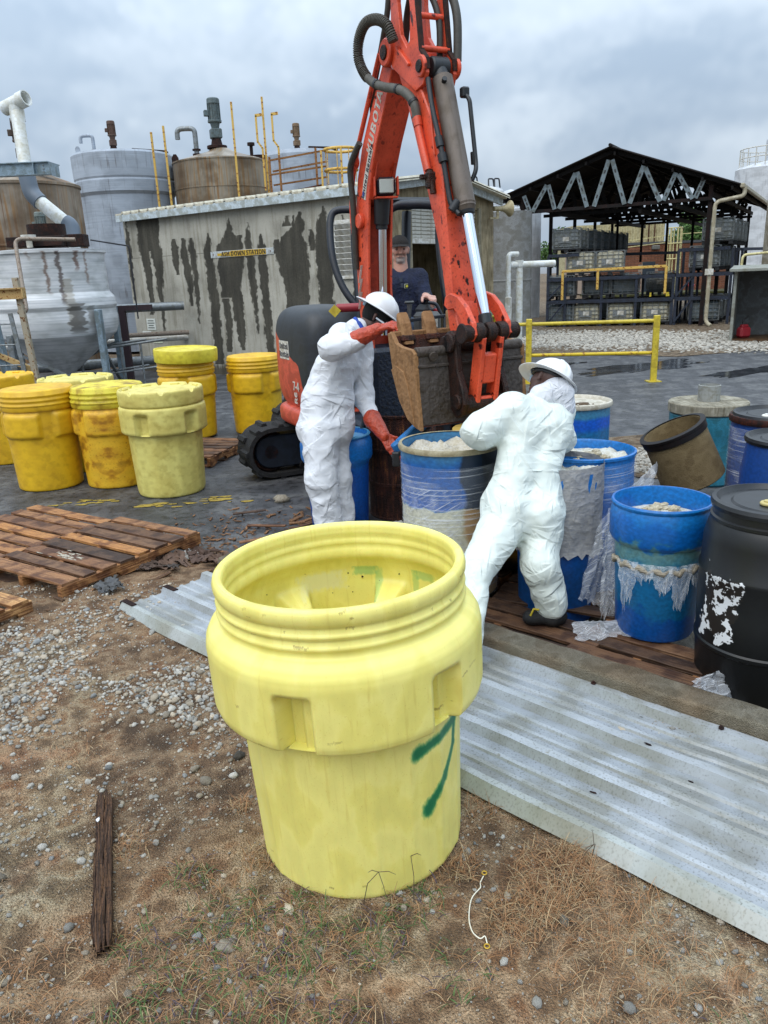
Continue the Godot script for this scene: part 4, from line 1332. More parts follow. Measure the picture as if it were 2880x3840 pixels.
		for y in [0.875, 1.6]:
			b = MB.new()
			b.face([L.call(xs[0], y, -0.5), L.call(xs[xs.size() - 1], y, -0.5), L.call(xs[xs.size() - 1], y, -1.6), L.call(xs[0], y, -1.6)], Vector3.UP)
			obj("deck", b, M.dark_steel, rk)
	var rf := thing("guard_frame", "rusty yellow pipe guard frame across the tote rack", "railing")
	rf.transform = A
	for q in [[1.3, 1.8, 4.48, 1.84], [1.32, 0.9, 1.32, 1.8], [2.42, 1.2, 2.42, 1.8], [4.48, 1.0, 4.48, 1.84]]:
		b = MB.new()
		b.bar(Vector3(q[0], q[1], 0.0), Vector3(q[2], q[3], 0.0), 0.08, 0.08, 0.01, Vector3.BACK)
		obj("pipe", b, M.yellow_rust, rf)
	var protos := [tote(0), tote(1), tote(2)]
	var spots := []
	for q in [[0.98, 0.0, 2, "first"], [1.87, 0.0, 0, "second"], [2.95, 0.0, 0, "third"], [4.02, 0.0, 0, "fourth"]]:
		spots.append([q[0], 0.0, -1.05, q[2], "tote on the ground under the left rack, %s from the left" % q[3]])
	spots.append([1.62, 1.62, -1.05, 0, "dirty white tote on the rack with a paper label, left of the pair"])
	spots.append([2.54, 1.62, -1.05, 0, "white tote on the rack, right of the pair"])
	spots.append([1.0, 0.9, -1.05, 2, "blue-grey tote on the lower rack level at its left end"])
	spots.append([2.1, 0.9, -1.25, 2, "dark tote on the lower rack level"])
	spots.append([3.0, 0.9, -1.25, 2, "dark tote on the lower rack level, second"])
	spots.append([3.9, 0.9, -2.3, 1, "dark tote on the lower rack level, set back"])
	for k in 8:
		spots.append([1.1 if k else 1.12, 2.38, -1.05 - k * 0.95, 1 if k < 2 else 2, ("grey tote in the top row of the left rack, %s from the front" % ORD[k]) if k else "grey tote at the front of the top left row"])
	for k in 5:
		spots.append([5.5, 0.0, -1.05 - k * 0.98, 2 if k == 0 else 1, ("tote on the ground right of the shed post, %s from the front" % ORD[k]) if k else "front tote on the ground right of the shed post"])
		spots.append([5.42, 1.64, -1.05 - k * 0.98, 1 if k == 0 else 2, ("tote on the middle level of the right rack, %s from the front" % ORD[k]) if k else "front tote on the middle level of the right rack"])
		spots.append([5.75, 2.42, -1.05 - k * 0.98, 1, ("tote on the top level of the right rack, %s from the front" % ORD[k]) if k else "front tote on the top level of the right rack"])
	for k in 3:
		spots.append([3.6 - k * 0.9, 0.0, -3.4, 2, "tote in the second ground row under the left rack, %s from the right" % ORD[k]])
	var usedp := [false, false, false]
	for s in spots:
		var p: Node3D = protos[s[3]]
		var w: Vector3 = A * (L.call(s[0], s[1], s[2]) as Vector3)
		if not usedp[s[3]]:
			usedp[s[3]] = true
			p.position = w
			p.rotation.y = -0.3278
			p.set_meta("label", s[4])
		else:
			copy(p, w, -0.3278 + sin(s[0] * 17.0 + s[2] * 5.0) * 0.05, s[4])

func make_background() -> void:
	mat("brick", "#8a5a44", 0.9, 0.0, T.grime, 0.9)
	mat("mortar", "#9a8878", 0.95)
	var t := thing("brick_building", "low red-brown brick building beyond the shed", "building", Vector3(20.2, YA, -56.0))
	var b := MB.new()
	b.box(Vector3(14, 3.2, 8), Vector3(2, 1.6, -4.05))
	obj("wall", b, M.mortar, t)
	var mb := BoxMesh.new()
	mb.size = Vector3(0.44, 0.14, 0.05)
	var mm := MultiMesh.new()
	mm.transform_format = MultiMesh.TRANSFORM_3D
	mm.use_colors = true
	mm.mesh = mb
	var list := []
	for r in 20:
		for k in 31:
			var x := -5.0 + k * 0.46 + (0.23 if r % 2 else 0.0)
			if not (x > -1.6 and x < -0.5 and r < 13):
				list.append(Vector3(x, 0.08 + r * 0.16, -0.04))
	mm.instance_count = list.size()
	rng.seed = 3
	for k in list.size():
		mm.set_instance_transform(k, Transform3D(Basis(), list[k]))
		var v := rng.randf_range(0.75, 1.15)
		mm.set_instance_color(k, Color(v, v, v))
	var mi := MultiMeshInstance3D.new()
	mi.multimesh = mm
	mi.material_override = M.brick
	mi.name = "bricks"
	mi.set_meta("kind", "stuff")
	t.add_child(mi)
	b = MB.new()
	b.box(Vector3(14.2, 0.16, 8.2), Vector3(2, 3.3, -4.05))
	obj("roof_edge", b, mat("slate", "#4c4e52", 0.7), t)
	b = MB.new()
	b.box(Vector3(0.85, 2.05, 0.06), Vector3(-1.05, 1.03, -0.02))
	obj("door", b, mat("dark_door", "#26303a", 0.5), t)
	b = MB.new()
	b.box(Vector3(0.5, 0.26, 0.3), Vector3(-0.7, 3.0, 0.12), 0.03)
	obj("wall_lamp", b, mat("lamp_grey", "#6c6c68", 0.6), t)
	t = thing("caged_ladder", "tall yellow caged ladder against the brick building", "ladder", Vector3(20.6, YA, -55.4))
	mat("pale_yellow", "#d8cf9a", 0.6, 0.0, T.grime, 1.0)
	for k in 7:
		b = MB.new()
		var a := PI * k / 6
		b.bar(Vector3(cos(a) * 0.45, 1.1, sin(a) * 0.5), Vector3(cos(a) * 0.45, 4.2, sin(a) * 0.5), 0.07, 0.05)
		obj("cage_bar", b, M.pale_yellow, t)
	for k in 4:
		b = MB.new()
		var pth := []
		for j in 9:
			pth.append(Vector3(cos(PI * j / 8) * 0.46, 1.2 + k * 1.0, sin(PI * j / 8) * 0.52))
		b.tube(pth, 0.04, 6)
		obj("cage_hoop", b, M.pale_yellow, t)
	b = MB.new()
	for s in [-0.22, 0.22]:
		b.bar(Vector3(s, 0, 0), Vector3(s, 4.2, 0), 0.06, 0.06)
	obj("ladder_rail", b, M.pale_yellow, t)
	b = MB.new()
	b.bar(Vector3(-4.2, 3.4, 0), Vector3(-0.4, 3.75, 0), 0.05, 0.05)
	b.bar(Vector3(-4.2, 3.0, 0), Vector3(-0.4, 3.3, 0), 0.05, 0.05)
	b.bar(Vector3(0.4, 3.8, 0), Vector3(4.2, 3.9, 0), 0.05, 0.05)
	obj("roof_rail", b, M.pale_yellow, t)
	mat("cream_metal", "#bfb68e", 0.6, 0.0, T.grime, 0.4)
	t = thing("metal_building", "cream ribbed metal building behind the brick one", "building", Vector3(23.0, YA, -76.0))
	b = MB.new()
	b.box(Vector3(8.6, 5.6, 6), Vector3(0, 2.8, -3.1))
	obj("wall", b, M.cream_metal, t)
	b = MB.new()
	b.box(Vector3(0.12, 5.55, 0.08))
	var rib := b.mesh(M.cream_metal)
	for k in 18:
		put_mesh("panel_rib", rib, t, Transform3D(Basis(), Vector3(-4.2 + k * 0.49, 2.78, -0.06)))
	for k in 3:
		b = MB.new()
		b.cyl(Vector3(2.2 + k * 0.55, 2.2, 0.12), Vector3(2.2 + k * 0.55, 5.5, 0.12), 0.06, -1, 6)
		obj("wall_pipe", b, M.rusty, t)
	t = thing("fire_hydrant", "red fire hydrant before the brick building", "hydrant", Vector3(20.6, YA, -52.0))
	b = MB.new()
	b.lathe([Vector2(0.18, 0), Vector2(0.18, 0.06), Vector2(0.11, 0.08), Vector2(0.11, 0.6), Vector2(0.17, 0.62), Vector2(0.17, 0.68), Vector2(0.12, 0.72), Vector2(0.08, 0.85), Vector2(0, 0.88)], 16)
	b.cyl(Vector3(-0.22, 0.48, 0), Vector3(0.22, 0.48, 0), 0.07, -1, 12)
	b.cyl(Vector3(0, 0.42, 0), Vector3(0, 0.42, 0.24), 0.09, -1, 12)
	obj("body", b, mat("hydrant_red", "#a83240", 0.5), t)
	b = MB.new()
	b.box(Vector3(11, 0.12, 4), Vector3(19.5, YA + 0.06, -52.4))
	structure("grass_verge", b, mat("verge", "#6f7f4c", 0.95, 0.0, T.dirt, 0.3))
	mat("safety_yellow", "#cdb21e", 0.5, 0.0, T.yrust, 0.7)
	mat("safety_yellow2", "#d2bd38", 0.5, 0.0, T.grime, 1.5)
	var bar := func(at: Vector3, p0: Vector3, p1: Vector3, h: float, low: float, w: float, lbl: String) -> void:
		var tt := thing("yellow_barrier", lbl, "barrier", at, 0.0, "yellow pipe barriers")
		for p in [p0, p1]:
			var bb := MB.new()
			bb.bar(p, p + Vector3(0, h, 0), w, w, 0.008, (p1 - p0).normalized())
			bb.box(Vector3(w * 2.2, 0.015, w * 2.2), p + Vector3(0, 0.008, 0))
			obj("post", bb, M.safety_yellow2, tt)
		var bb := MB.new()
		bb.cyl(p0 + Vector3(0, h * 0.92, 0) + (p0 - p1).normalized() * (0.2 if w > 0.09 else 0.0), p1 + Vector3(0, h * 0.92, 0), w * 0.32, -1, 10)
		obj("top_rail", bb, M.safety_yellow2, tt)
		if low > 0.0:
			bb = MB.new()
			bb.cyl(p0 + Vector3(0, h * low, 0), p1 + Vector3(0, h * low, 0), w * 0.3, -1, 10)
			obj("lower_rail", bb, M.safety_yellow, tt)
	bar.call(Vector3(2.63, YA, -13.57), Vector3.ZERO, Vector3(2.06, 0, 0.4), 1.1, 0.44, 0.1, "yellow two-rail pipe barrier on the asphalt right of the bucket")
	bar.call(Vector3(1.75, YA, -17.0), Vector3.ZERO, Vector3(1.0, 0, -1.2), 1.0, 0.5, 0.09, "yellow barrier behind the excavator bucket linkage")
	bar.call(Vector3(16.3, YA, -47.0), Vector3.ZERO, Vector3(1.2, 0, -0.6), 0.6, 0.0, 0.15, "small yellow barrier in front of the brick building")
	t = thing("steel_bin", "grey open-fronted steel shelter at the right edge of the lot", "shelter", Vector3(8.66, YA, -19.25), -0.46)
	mat("grey_sheet", "#6f7377", 0.6, 0.2, T.grime, 0.6)
	b = MB.new()
	b.box(Vector3(0.07, 1.68, 1.6), Vector3(0.035, 0.84, -0.8), 0.008)
	obj("side_panel", b, mat("pale_sheet", "#969a94", 0.6, 0.1, T.grime, 0.6), t)
	b = MB.new()
	b.box(Vector3(2.4, 1.68, 0.05), Vector3(1.25, 0.84, -1.6))
	obj("back_panel", b, M.grey_sheet, t)
	b = MB.new()
	b.box(Vector3(0.07, 1.68, 1.6), Vector3(2.4, 0.84, -0.8), 0.008)
	obj("side_panel", b, M.grey_sheet, t)
	b = MB.new()
	b.x = Transform3D(Basis(Vector3.RIGHT, 0.03), Vector3(1.2, 1.73, -0.7))
	b.box(Vector3(2.6, 0.07, 2.1), Vector3.ZERO, 0.01)
	obj("roof", b, M.pale_sheet, t)
	b = MB.new()
	b.box(Vector3(2.3, 0.05, 1.6), Vector3(1.22, 0.03, -0.8))
	obj("base", b, mat("wet_plank", "#7a6a58", 0.5, 0.0, T.wood, 0.8), t)
	t = thing("fuel_can", "red plastic fuel can inside the grey shelter", "can", Vector3(9.22, YA + 0.06, -19.7), 0.3)
	b = MB.new()
	b.box(Vector3(0.32, 0.26, 0.22), Vector3(0, 0.13, 0), 0.05)
	b.box(Vector3(0.2, 0.08, 0.14), Vector3(0, 0.28, 0), 0.03)
	obj("body", b, mat("can_red", "#9c2a34", 0.4), t)
	b = MB.new()
	b.tube(arc_path([Vector3(-0.05, 0.3, 0), Vector3(-0.05, 0.42, 0), Vector3(0.1, 0.52, 0)], 0.05), 0.02, 8)
	obj("spout", b, M.black_plastic, t)
	t = thing("side_building", "beige ribbed building edge at the right border of the photo", "building", Vector3(11.62, YA, -23.4))
	b = MB.new()
	b.box(Vector3(6, 4.6, 0.8), Vector3(3.05, 2.3, -0.4))
	obj("wall", b, M.cream2 if M.has("cream2") else mat("cream2", "#aaa69a", 0.6, 0.0, T.grime, 0.5), t)
	for k in 6:
		b = MB.new()
		b.box(Vector3(0.08, 4.55, 0.06), Vector3(0.1 + k * 0.5, 2.28, 0.03))
		obj("panel_rib", b, M.cream2, t)
	t = thing("bent_rail", "pale yellow bent pipe rail above the grey shelter", "railing", Vector3(9.75, YA, -21.5))
	b = MB.new()
	b.tube(arc_path([Vector3(0, 0.0, 0), Vector3(0.1, 2.05, 0), Vector3(1.5, 2.12, -0.3)], 0.12), 0.035, 8)
	obj("rail", b, M.pale_yellow, t)
	t = thing("far_silo", "tall white silo with a roof railing at the far right", "silo", Vector3(23.6, YA, -49.0))
	b = MB.new()
	b.lathe([Vector2(1.9, 0), Vector2(1.9, 7.0), Vector2(1.7, 7.15), Vector2(0, 7.5)], 32, 20)
	b.box(Vector3(1.2, 1.3, 1.2), Vector3(0.5, 8.0, 0))
	obj("shell", b, M.frp_white, t)
	b = MB.new()
	for k in 20:
		var a := TAU * k / 20
		b.cyl(Vector3(cos(a) * 1.7, 7.1, sin(a) * 1.7), Vector3(cos(a) * 1.7, 8.1, sin(a) * 1.7), 0.03, -1, 5)
	for y in [7.6, 8.1]:
		var pth := []
		for k in 25:
			pth.append(Vector3(cos(TAU * k / 24) * 1.7, y, sin(TAU * k / 24) * 1.7))
		b.tube(pth, 0.03, 5, false)
	obj("guard_rail", b, M.white_paint, t)
	mat("bark", "#4a3c30", 0.95, 0.0, T.grime, 1.0)
	var lm := mat("leaves", "#4c6a34", 0.85)
	lm.cull_mode = BaseMaterial3D.CULL_DISABLED
	var tr := thing("tree", "dark green tree", "tree", Vector3.ZERO, 0.0, "trees beyond the yard")
	b = MB.new()
	b.cyl(Vector3(0, 0, 0), Vector3(0.2, 4.5, 0), 0.35, 0.18, 10)
	for k in 6:
		var a := k * 1.05
		b.cyl(Vector3(0.1, 2.5 + k * 0.3, 0), Vector3(cos(a) * 2.2, 5.0 + k * 0.35, sin(a) * 2.2), 0.13, 0.04, 6)
	obj("trunk", b, M.bark, tr)
	rng.seed = 9
	b = MB.new()
	for k in 5200:
		var c: Vector3 = [Vector3(0, 6, 0), Vector3(1.7, 5.2, 0.6), Vector3(-1.8, 5.4, -0.4), Vector3(0.4, 7.4, 0.2), Vector3(-0.6, 5.0, 1.5), Vector3(0.8, 5.5, -1.6)][k % 6]
		var d := Vector3(rng.randfn(), rng.randfn() * 0.8, rng.randfn()).normalized() * pow(rng.randf(), 0.4) * 1.75
		var p := c + d
		var u := Vector3(rng.randfn(), rng.randfn(), rng.randfn()).normalized() * rng.randf_range(0.14, 0.26)
		var w := u.cross(Vector3(rng.randfn(), rng.randfn(), rng.randfn())).normalized() * 0.14
		var g := rng.randf_range(0.6, 1.3)
		b.col = Color(g, g, g * 0.9)
		b.face([p - u, p + w, p + u, p - w], Vector3.UP)
	obj("crown", b, lm, tr)
	var tp := [[27, -118, "leftmost dark green tree beyond the totes"], [33, -112, "second dark green tree beyond the totes"], [43, -108, "dark green tree right of the cream building"], [49, -112, "dark green tree behind the yellow ladder"], [56, -108, "dark green tree behind the right rack"], [62, -104, "dark green tree beyond the right shed posts"], [70, -100, "rightmost dark green tree behind the shed"]]
	for k in tp.size():
		var at := Vector3(tp[k][0], YA - 1.5, tp[k][1])
		if k == 0:
			tr.position = at
			tr.set_meta("label", tp[k][2])
		else:
			copy(tr, at, k * 1.3, tp[k][2]).scale = Vector3.ONE * (0.9 + 0.12 * (k % 3))

func ring(prof: Array, n: int, rf: Callable) -> Array:
	var rows := []
	for q in prof:
		var row := PackedVector3Array()
		for k in n:
			var a := TAU * k / n
			var r: float = rf.call(a, q.y, q.x)
			row.append(Vector3(cos(a) * r, q.y, -sin(a) * r))
		rows.append(row)
	return rows

func wrapa(a: float) -> float:
	return absf(wrapf(a, -PI, PI))

func dense(prof: Array, step := 0.02) -> Array:
	var o := []
	for k in prof.size() - 1:
		var n := maxi(1, int(ceil(prof[k].distance_to(prof[k + 1]) / step)))
		for i in n:
			o.append(prof[k].lerp(prof[k + 1], float(i) / n))
	o.append(prof[prof.size() - 1])
	return o

func hero_texture() -> ImageTexture:
	var w := 2048
	var h := 1024
	var im := nimg(w, h, [[noise_bytes(w, h, 71, 0.006, 5), [0.2, "#e0d574", 0.42, "#e8dd78", 0.55, "#eee484", 0.8, "#e6dc7e"]], [noise_bytes(w, h, 72, 0.05, 4, FastNoiseLite.TYPE_SIMPLEX_SMOOTH, FastNoiseLite.FRACTAL_FBM, 1, 8), [0.1, "#f6f2e8", 0.3, "#ffffff", 1.0, "#ffffff"]], [noise_bytes(w, h, 73, 0.02, 5, FastNoiseLite.TYPE_SIMPLEX_SMOOTH, FastNoiseLite.FRACTAL_RIDGED), [0.0, "#ffffff", 0.86, "#ffffff", 0.94, "#f4eed8", 1.0, "#e4dcc0"]], [noise_bytes(w, h, 74, 0.3, 2), [0.0, "#b8a878", 0.14, "#fbf8ee", 0.3, "#ffffff", 1.0, "#ffffff"]]])
	var nz := FastNoiseLite.new()
	nz.seed = 4
	nz.frequency = 0.02
	var px := func(th: float, y: float) -> Vector2:
		var a := deg_to_rad(-86.8 + th)   # columns count from +x towards -z
		return Vector2(wrapf(a / TAU, 0, 1) * w, h - y / 0.985 * h * 0.5)
	var strokes := [[px.call(31, 0.475), px.call(63.5, 0.50), 13.0, 1.0], [px.call(63.5, 0.535), px.call(61, 0.415), 10.0, 1.0], [px.call(61, 0.415), px.call(51, 0.335), 11.0, 1.0], [px.call(51, 0.335), px.call(37, 0.262), 15.0, 1.0], [px.call(38.5, 0.272), px.call(37.6, 0.266), 21.0, 1.0], [px.call(32.5, 0.478), px.call(31, 0.474), 17.0, 0.9]]
	for s in strokes:
		var a: Vector2 = s[0]
		var b: Vector2 = s[1]
		var r: float = s[2]
		for y in range(int(minf(a.y, b.y) - r * 2), int(maxf(a.y, b.y) + r * 2)):
			for x in range(int(minf(a.x, b.x) - r * 2.4), int(maxf(a.x, b.x) + r * 2.4)):
				if x < 0 or x >= w or y < 0 or y >= h:
					continue
				var p := Vector2(x, y)
				var c := Geometry2D.get_closest_point_to_segment(p, a, b)
				var dv := p - c
				dv.x *= 0.62   # pixels are narrower across than up the drum
				var d := dv.length() / (r * 0.62) + nz.get_noise_2d(x * 4.0, y * 4.0) * 0.25
				var k = clampf(1.55 - d, 0.0, 1.0) * s[3]
				if k > 0.0:
					im.set_pixel(x, y, im.get_pixel(x, y).lerp(Color(0.02, 0.43, 0.27), k * 0.96))
	rng.seed = 5
	for k in 80:
		var y: float = [0.985, 0.935, 0.9, 0.6, 0.575, 0.03, 0.06, 0.7][k % 8] + rng.randfn() * 0.012
		var x := rng.randf() * w
		var l := int(rng.randf_range(3, 40))
		var yy := h - y / 0.985 * h * 0.5
		var al := rng.randf_range(0.1, 0.4)
		for i in l:
			for j in rng.randi_range(1, 4):
				var q := Vector2i(int(x + i) % w, clampi(int(yy + j + nz.get_noise_1d(x + i) * 6), 0, h - 1))
				im.set_pixelv(q, im.get_pixelv(q).lerp(Color(0.36, 0.28, 0.13), al))
	var blot := func(u: float, v: float, du: float, dv: float, c: Color, al: float) -> void:
		for y in range(int((v - dv) * h), int((v + dv) * h)):
			for x in range(int((u - du) * w), int((u + du) * w)):
				var e := 1.0 - maxf(absf(x - u * w) / (du * w), absf(y - v * h) / (dv * h))
				var q := Vector2i(posmod(x, w), clampi(y, 0, h - 1))
				im.set_pixelv(q, im.get_pixelv(q).lerp(c, clampf(e * 2.5 + nz.get_noise_2d(x * 3.0, y * 3.0) * 0.8, 0, 1) * al))
	blot.call(0.29, 0.37, 0.04, 0.02, Color(0.88, 0.87, 0.74), 0.6)
	blot.call(0.225, 0.385, 0.02, 0.010, Color(0.35, 0.64, 0.42), 0.4)
	blot.call(0.205, 0.365, 0.007, 0.03, Color(0.45, 0.68, 0.44), 0.4)
	blot.call(0.13, 0.385, 0.02, 0.01, Color(0.35, 0.64, 0.42), 0.35)
	blot.call(0.147, 0.365, 0.006, 0.03, Color(0.45, 0.68, 0.44), 0.35)
	return ImageTexture.create_from_image(im)

func make_hero_drum() -> void:
	var t := thing("overpack_drum", "open pale yellow overpack drum with a green sprayed 7 standing in front", "drum", Vector3(-0.115, -0.005, -2.2))
	t.rotation = Vector3(0.0, 0.0, 0.03)
	var slots := [108.0, 46.0, -15.0, -67.0, -121.0, 170.0]
	var rf := func(a: float, y: float, r: float) -> float:
		var deg := -rad_to_deg(a)   # convert to the x to z sense
		if r > 0.39 and y < 0.775 and y > 0.5:
			for s in slots:
				var d := absf(wrapf(deg - s, -180.0, 180.0))
				if d < 7.5:
					var top := 0.735
					var k: float = smoothstep(7.5, 5.9, d) * smoothstep(top + 0.02, top - 0.012, y)
					var deep := 0.352 if wrapf(deg - s, -180.0, 180.0) > -0.5 else 0.372
					return lerpf(r, deep, k)
		if r < 0.36 and r > 0.3 and y > 0.02 and y < 0.56:
			return r + 0.0035 * pow(absf(cos(a * 9.0)), 14.0)
		return r
	var outer := dense([Vector2(0.30, 0.0), Vector2(0.322, 0.006), Vector2(0.330, 0.022), Vector2(0.348, 0.56), Vector2(0.350, 0.566), Vector2(0.405, 0.570), Vector2(0.418, 0.578), Vector2(0.424, 0.60), Vector2(0.426, 0.775), Vector2(0.422, 0.80), Vector2(0.410, 0.823), Vector2(0.392, 0.838), Vector2(0.378, 0.844), Vector2(0.374, 0.852), Vector2(0.374, 0.862), Vector2(0.381, 0.868), Vector2(0.383, 0.874), Vector2(0.376, 0.884), Vector2(0.373, 0.896), Vector2(0.380, 0.903), Vector2(0.382, 0.909), Vector2(0.375, 0.918), Vector2(0.372, 0.932), Vector2(0.379, 0.938), Vector2(0.384, 0.950), Vector2(0.385, 0.964), Vector2(0.381, 0.978), Vector2(0.372, 0.985)], 0.011)
	var rows := ring(outer, 300, rf)
	var uvs := []
	for q in outer:
		var ur := PackedVector2Array()
		for k in 301:
			ur.append(Vector2(k / 300.0, 1.0 - q.y / 0.985 * 0.5))
		uvs.append(ur)
	for k in rows.size():
		var r: PackedVector3Array = rows[k]
		r.append(r[0])
		rows[k] = r
	var m := mat("hero", "#ffffff", 0.42, 0.0, hero_texture(), 0.0, null)
	m.subsurf_scatter_enabled = true
	m.subsurf_scatter_strength = 0.12
	var b := MB.new()
	b.grid(rows, false, false, null, uvs)
	var foot := []
	for k in 300:
		foot.append(rows[0][k])
	b.face(foot, Vector3.DOWN)
	obj("shell", b, m, t)
	var rin := func(a: float, y: float, r: float) -> float:
		var deg := -rad_to_deg(a)
		if y < 0.76 and y > 0.45:
			for s in slots:
				var d := absf(wrapf(deg - s, -180.0, 180.0))
				if d < 9.5:
					return lerpf(r, 0.34 - 0.035, smoothstep(9.5, 6.5, d) * smoothstep(0.76, 0.70, y))
		return r
	var inner := dense([Vector2(0.372, 0.985), Vector2(0.360, 0.984), Vector2(0.353, 0.975), Vector2(0.352, 0.945), Vector2(0.358, 0.935), Vector2(0.352, 0.915), Vector2(0.358, 0.90), Vector2(0.352, 0.88), Vector2(0.354, 0.86), Vector2(0.38, 0.83), Vector2(0.395, 0.80), Vector2(0.4, 0.74), Vector2(0.4, 0.60), Vector2(0.338, 0.55), Vector2(0.32, 0.03), Vector2(0.28, 0.015), Vector2(0.001, 0.012)], 0.013)
	rows = ring(inner, 240, rin)
	uvs = []
	for q in inner:
		var ur := PackedVector2Array()
		for k in 241:
			ur.append(Vector2(k / 240.0, 0.5 - q.y / 0.985 * 0.5 + 0.0 if q.y < 0.9 else 0.52))
		uvs.append(ur)
	for k in uvs.size():
		var ur: PackedVector2Array = uvs[k]
		for i in ur.size():
			ur[i].y = lerpf(0.495, 0.02, inner[k].y / 0.985)
			ur[i].y = 0.5 - 0.48 * (inner[k].y / 0.985) if inner[k].y < 0.985 else 0.02
			ur[i].y = 0.5 - ur[i].y
		uvs[k] = ur
	for k in rows.size():
		var r: PackedVector3Array = rows[k]
		r.append(r[0])
		rows[k] = r
	b = MB.new()
	b.grid(rows, false, false, null, uvs)
	obj("inner_wall", b, m, t)
	b = MB.new()
	rng.seed = 21
	for k in 22:
		var a := rng.randf_range(-2.4, -0.7)
		var y := rng.randf_range(0.45, 0.82)
		var r := 0.395 if y > 0.6 else 0.345
		b.lump(Vector3(cos(a) * r, y, sin(a) * r), Vector3.ONE * rng.randf_range(0.0015, 0.004), k, 0.4, 3, 5)
	tag(obj("dirt_specks", b, mat("speck", "#3a2c18", 0.95), t), "", "", "", "stuff")

func overpack(label: String, at: Vector3, turn: float, kind: int, m: Material, lidm: Material) -> Node3D:
	var t := thing("overpack_drum", label, "drum", at, turn, "yellow overpack drums on the yard")
	var n := 120
	var b := MB.new()
	if kind == 0:   # plain body with a deep notched lid
		var rf := func(a: float, y: float, r: float) -> float:
			if r > 0.37 and y < 0.82 and y > 0.5:
				for s in [0.45, 1.75, 2.9, 4.2, 5.4]:
					var d := wrapa(a - s)
					if d < 0.17:
						return lerpf(r, 0.345, smoothstep(0.17, 0.12, d) * smoothstep(0.81, 0.78, y))
			if r > 0.3 and r < 0.345 and y < 0.6 and y > 0.02:
				return r + 0.006 * pow(absf(cos(a * 5.0)), 10.0)
			return r
		var pr := dense([Vector2(0.28, 0), Vector2(0.306, 0.006), Vector2(0.312, 0.02), Vector2(0.338, 0.6), Vector2(0.385, 0.606), Vector2(0.397, 0.62), Vector2(0.4, 0.8), Vector2(0.395, 0.84), Vector2(0.38, 0.855), Vector2(0.372, 0.858)], 0.02)
		b.grid(ring(pr, n, rf), true)
		obj("body", b, m, t)
		b = MB.new()
		var lf := func(a: float, y: float, r: float) -> float: return r
		pr = [Vector2(0.37, 0.857), Vector2(0.384, 0.862), Vector2(0.389, 0.88), Vector2(0.391, 0.985), Vector2(0.386, 1.0), Vector2(0.376, 1.003), Vector2(0.366, 1.0), Vector2(0.36, 0.985), Vector2(0.345, 0.98), Vector2(0.1, 0.984), Vector2(0.001, 0.984)]
		var rows := ring(dense(pr, 0.03), n, lf)
		for r in rows.size():
			var row: PackedVector3Array = rows[r]
			for k in n:
				if row[k].y > 0.975 and Vector2(row[k].x, row[k].z).length() > 0.34 and (k % 15) < 2:
					row[k].y = minf(row[k].y, 0.972)
			rows[r] = row
		b.grid(rows, true)
		obj("lid", b, lidm, t)
		for k in 8:
			b = MB.new()
			var a := TAU * (k + 0.5) / 8
			b.x = Transform3D(Basis(Vector3.UP, a), Vector3.ZERO)
			b.box(Vector3(0.03, 0.035, 0.09), Vector3(0.35, 0.984, 0), 0.01)
			obj("lid_lug", b, lidm, t)
	else:           # screw lid of stacked rolls, grip pockets round the body
		var rf2 := func(a: float, y: float, r: float) -> float:
			if y > 0.5 and y < 0.79 and r > 0.32:
				var c := wrapf(a * 4.0 / TAU, 0.0, 1.0)
				var k := smoothstep(0.10, 0.16, c) * smoothstep(0.90, 0.84, c)
				return lerpf(0.335, r, k)
			return r
		var pr2 := dense([Vector2(0.28, 0), Vector2(0.304, 0.006), Vector2(0.31, 0.02), Vector2(0.332, 0.53), Vector2(0.35, 0.54), Vector2(0.366, 0.556), Vector2(0.37, 0.58), Vector2(0.37, 0.74), Vector2(0.362, 0.765), Vector2(0.345, 0.78), Vector2(0.338, 0.79), Vector2(0.336, 0.81)], 0.02)
		b.grid(ring(pr2, n, rf2), true)
		obj("body", b, m, t)
		b = MB.new()
		b.lathe([Vector2(0.338, 0.80), Vector2(0.352, 0.802), Vector2(0.356, 0.81), Vector2(0.354, 0.845), Vector2(0.362, 0.852), Vector2(0.362, 0.862), Vector2(0.35, 0.875), Vector2(0.349, 0.888), Vector2(0.359, 0.898), Vector2(0.359, 0.906), Vector2(0.347, 0.92), Vector2(0.346, 0.933), Vector2(0.355, 0.943), Vector2(0.354, 0.952), Vector2(0.343, 0.962), Vector2(0.342, 0.985 if kind == 1 else 0.962), Vector2(0.33, 0.998 if kind == 1 else 0.975), Vector2(0.3, 1.0 if kind == 1 else 0.976), Vector2(0.0, 1.003 if kind == 1 else 0.976)], 72, 50)
		obj("screw_lid", b, lidm, t)
	return t

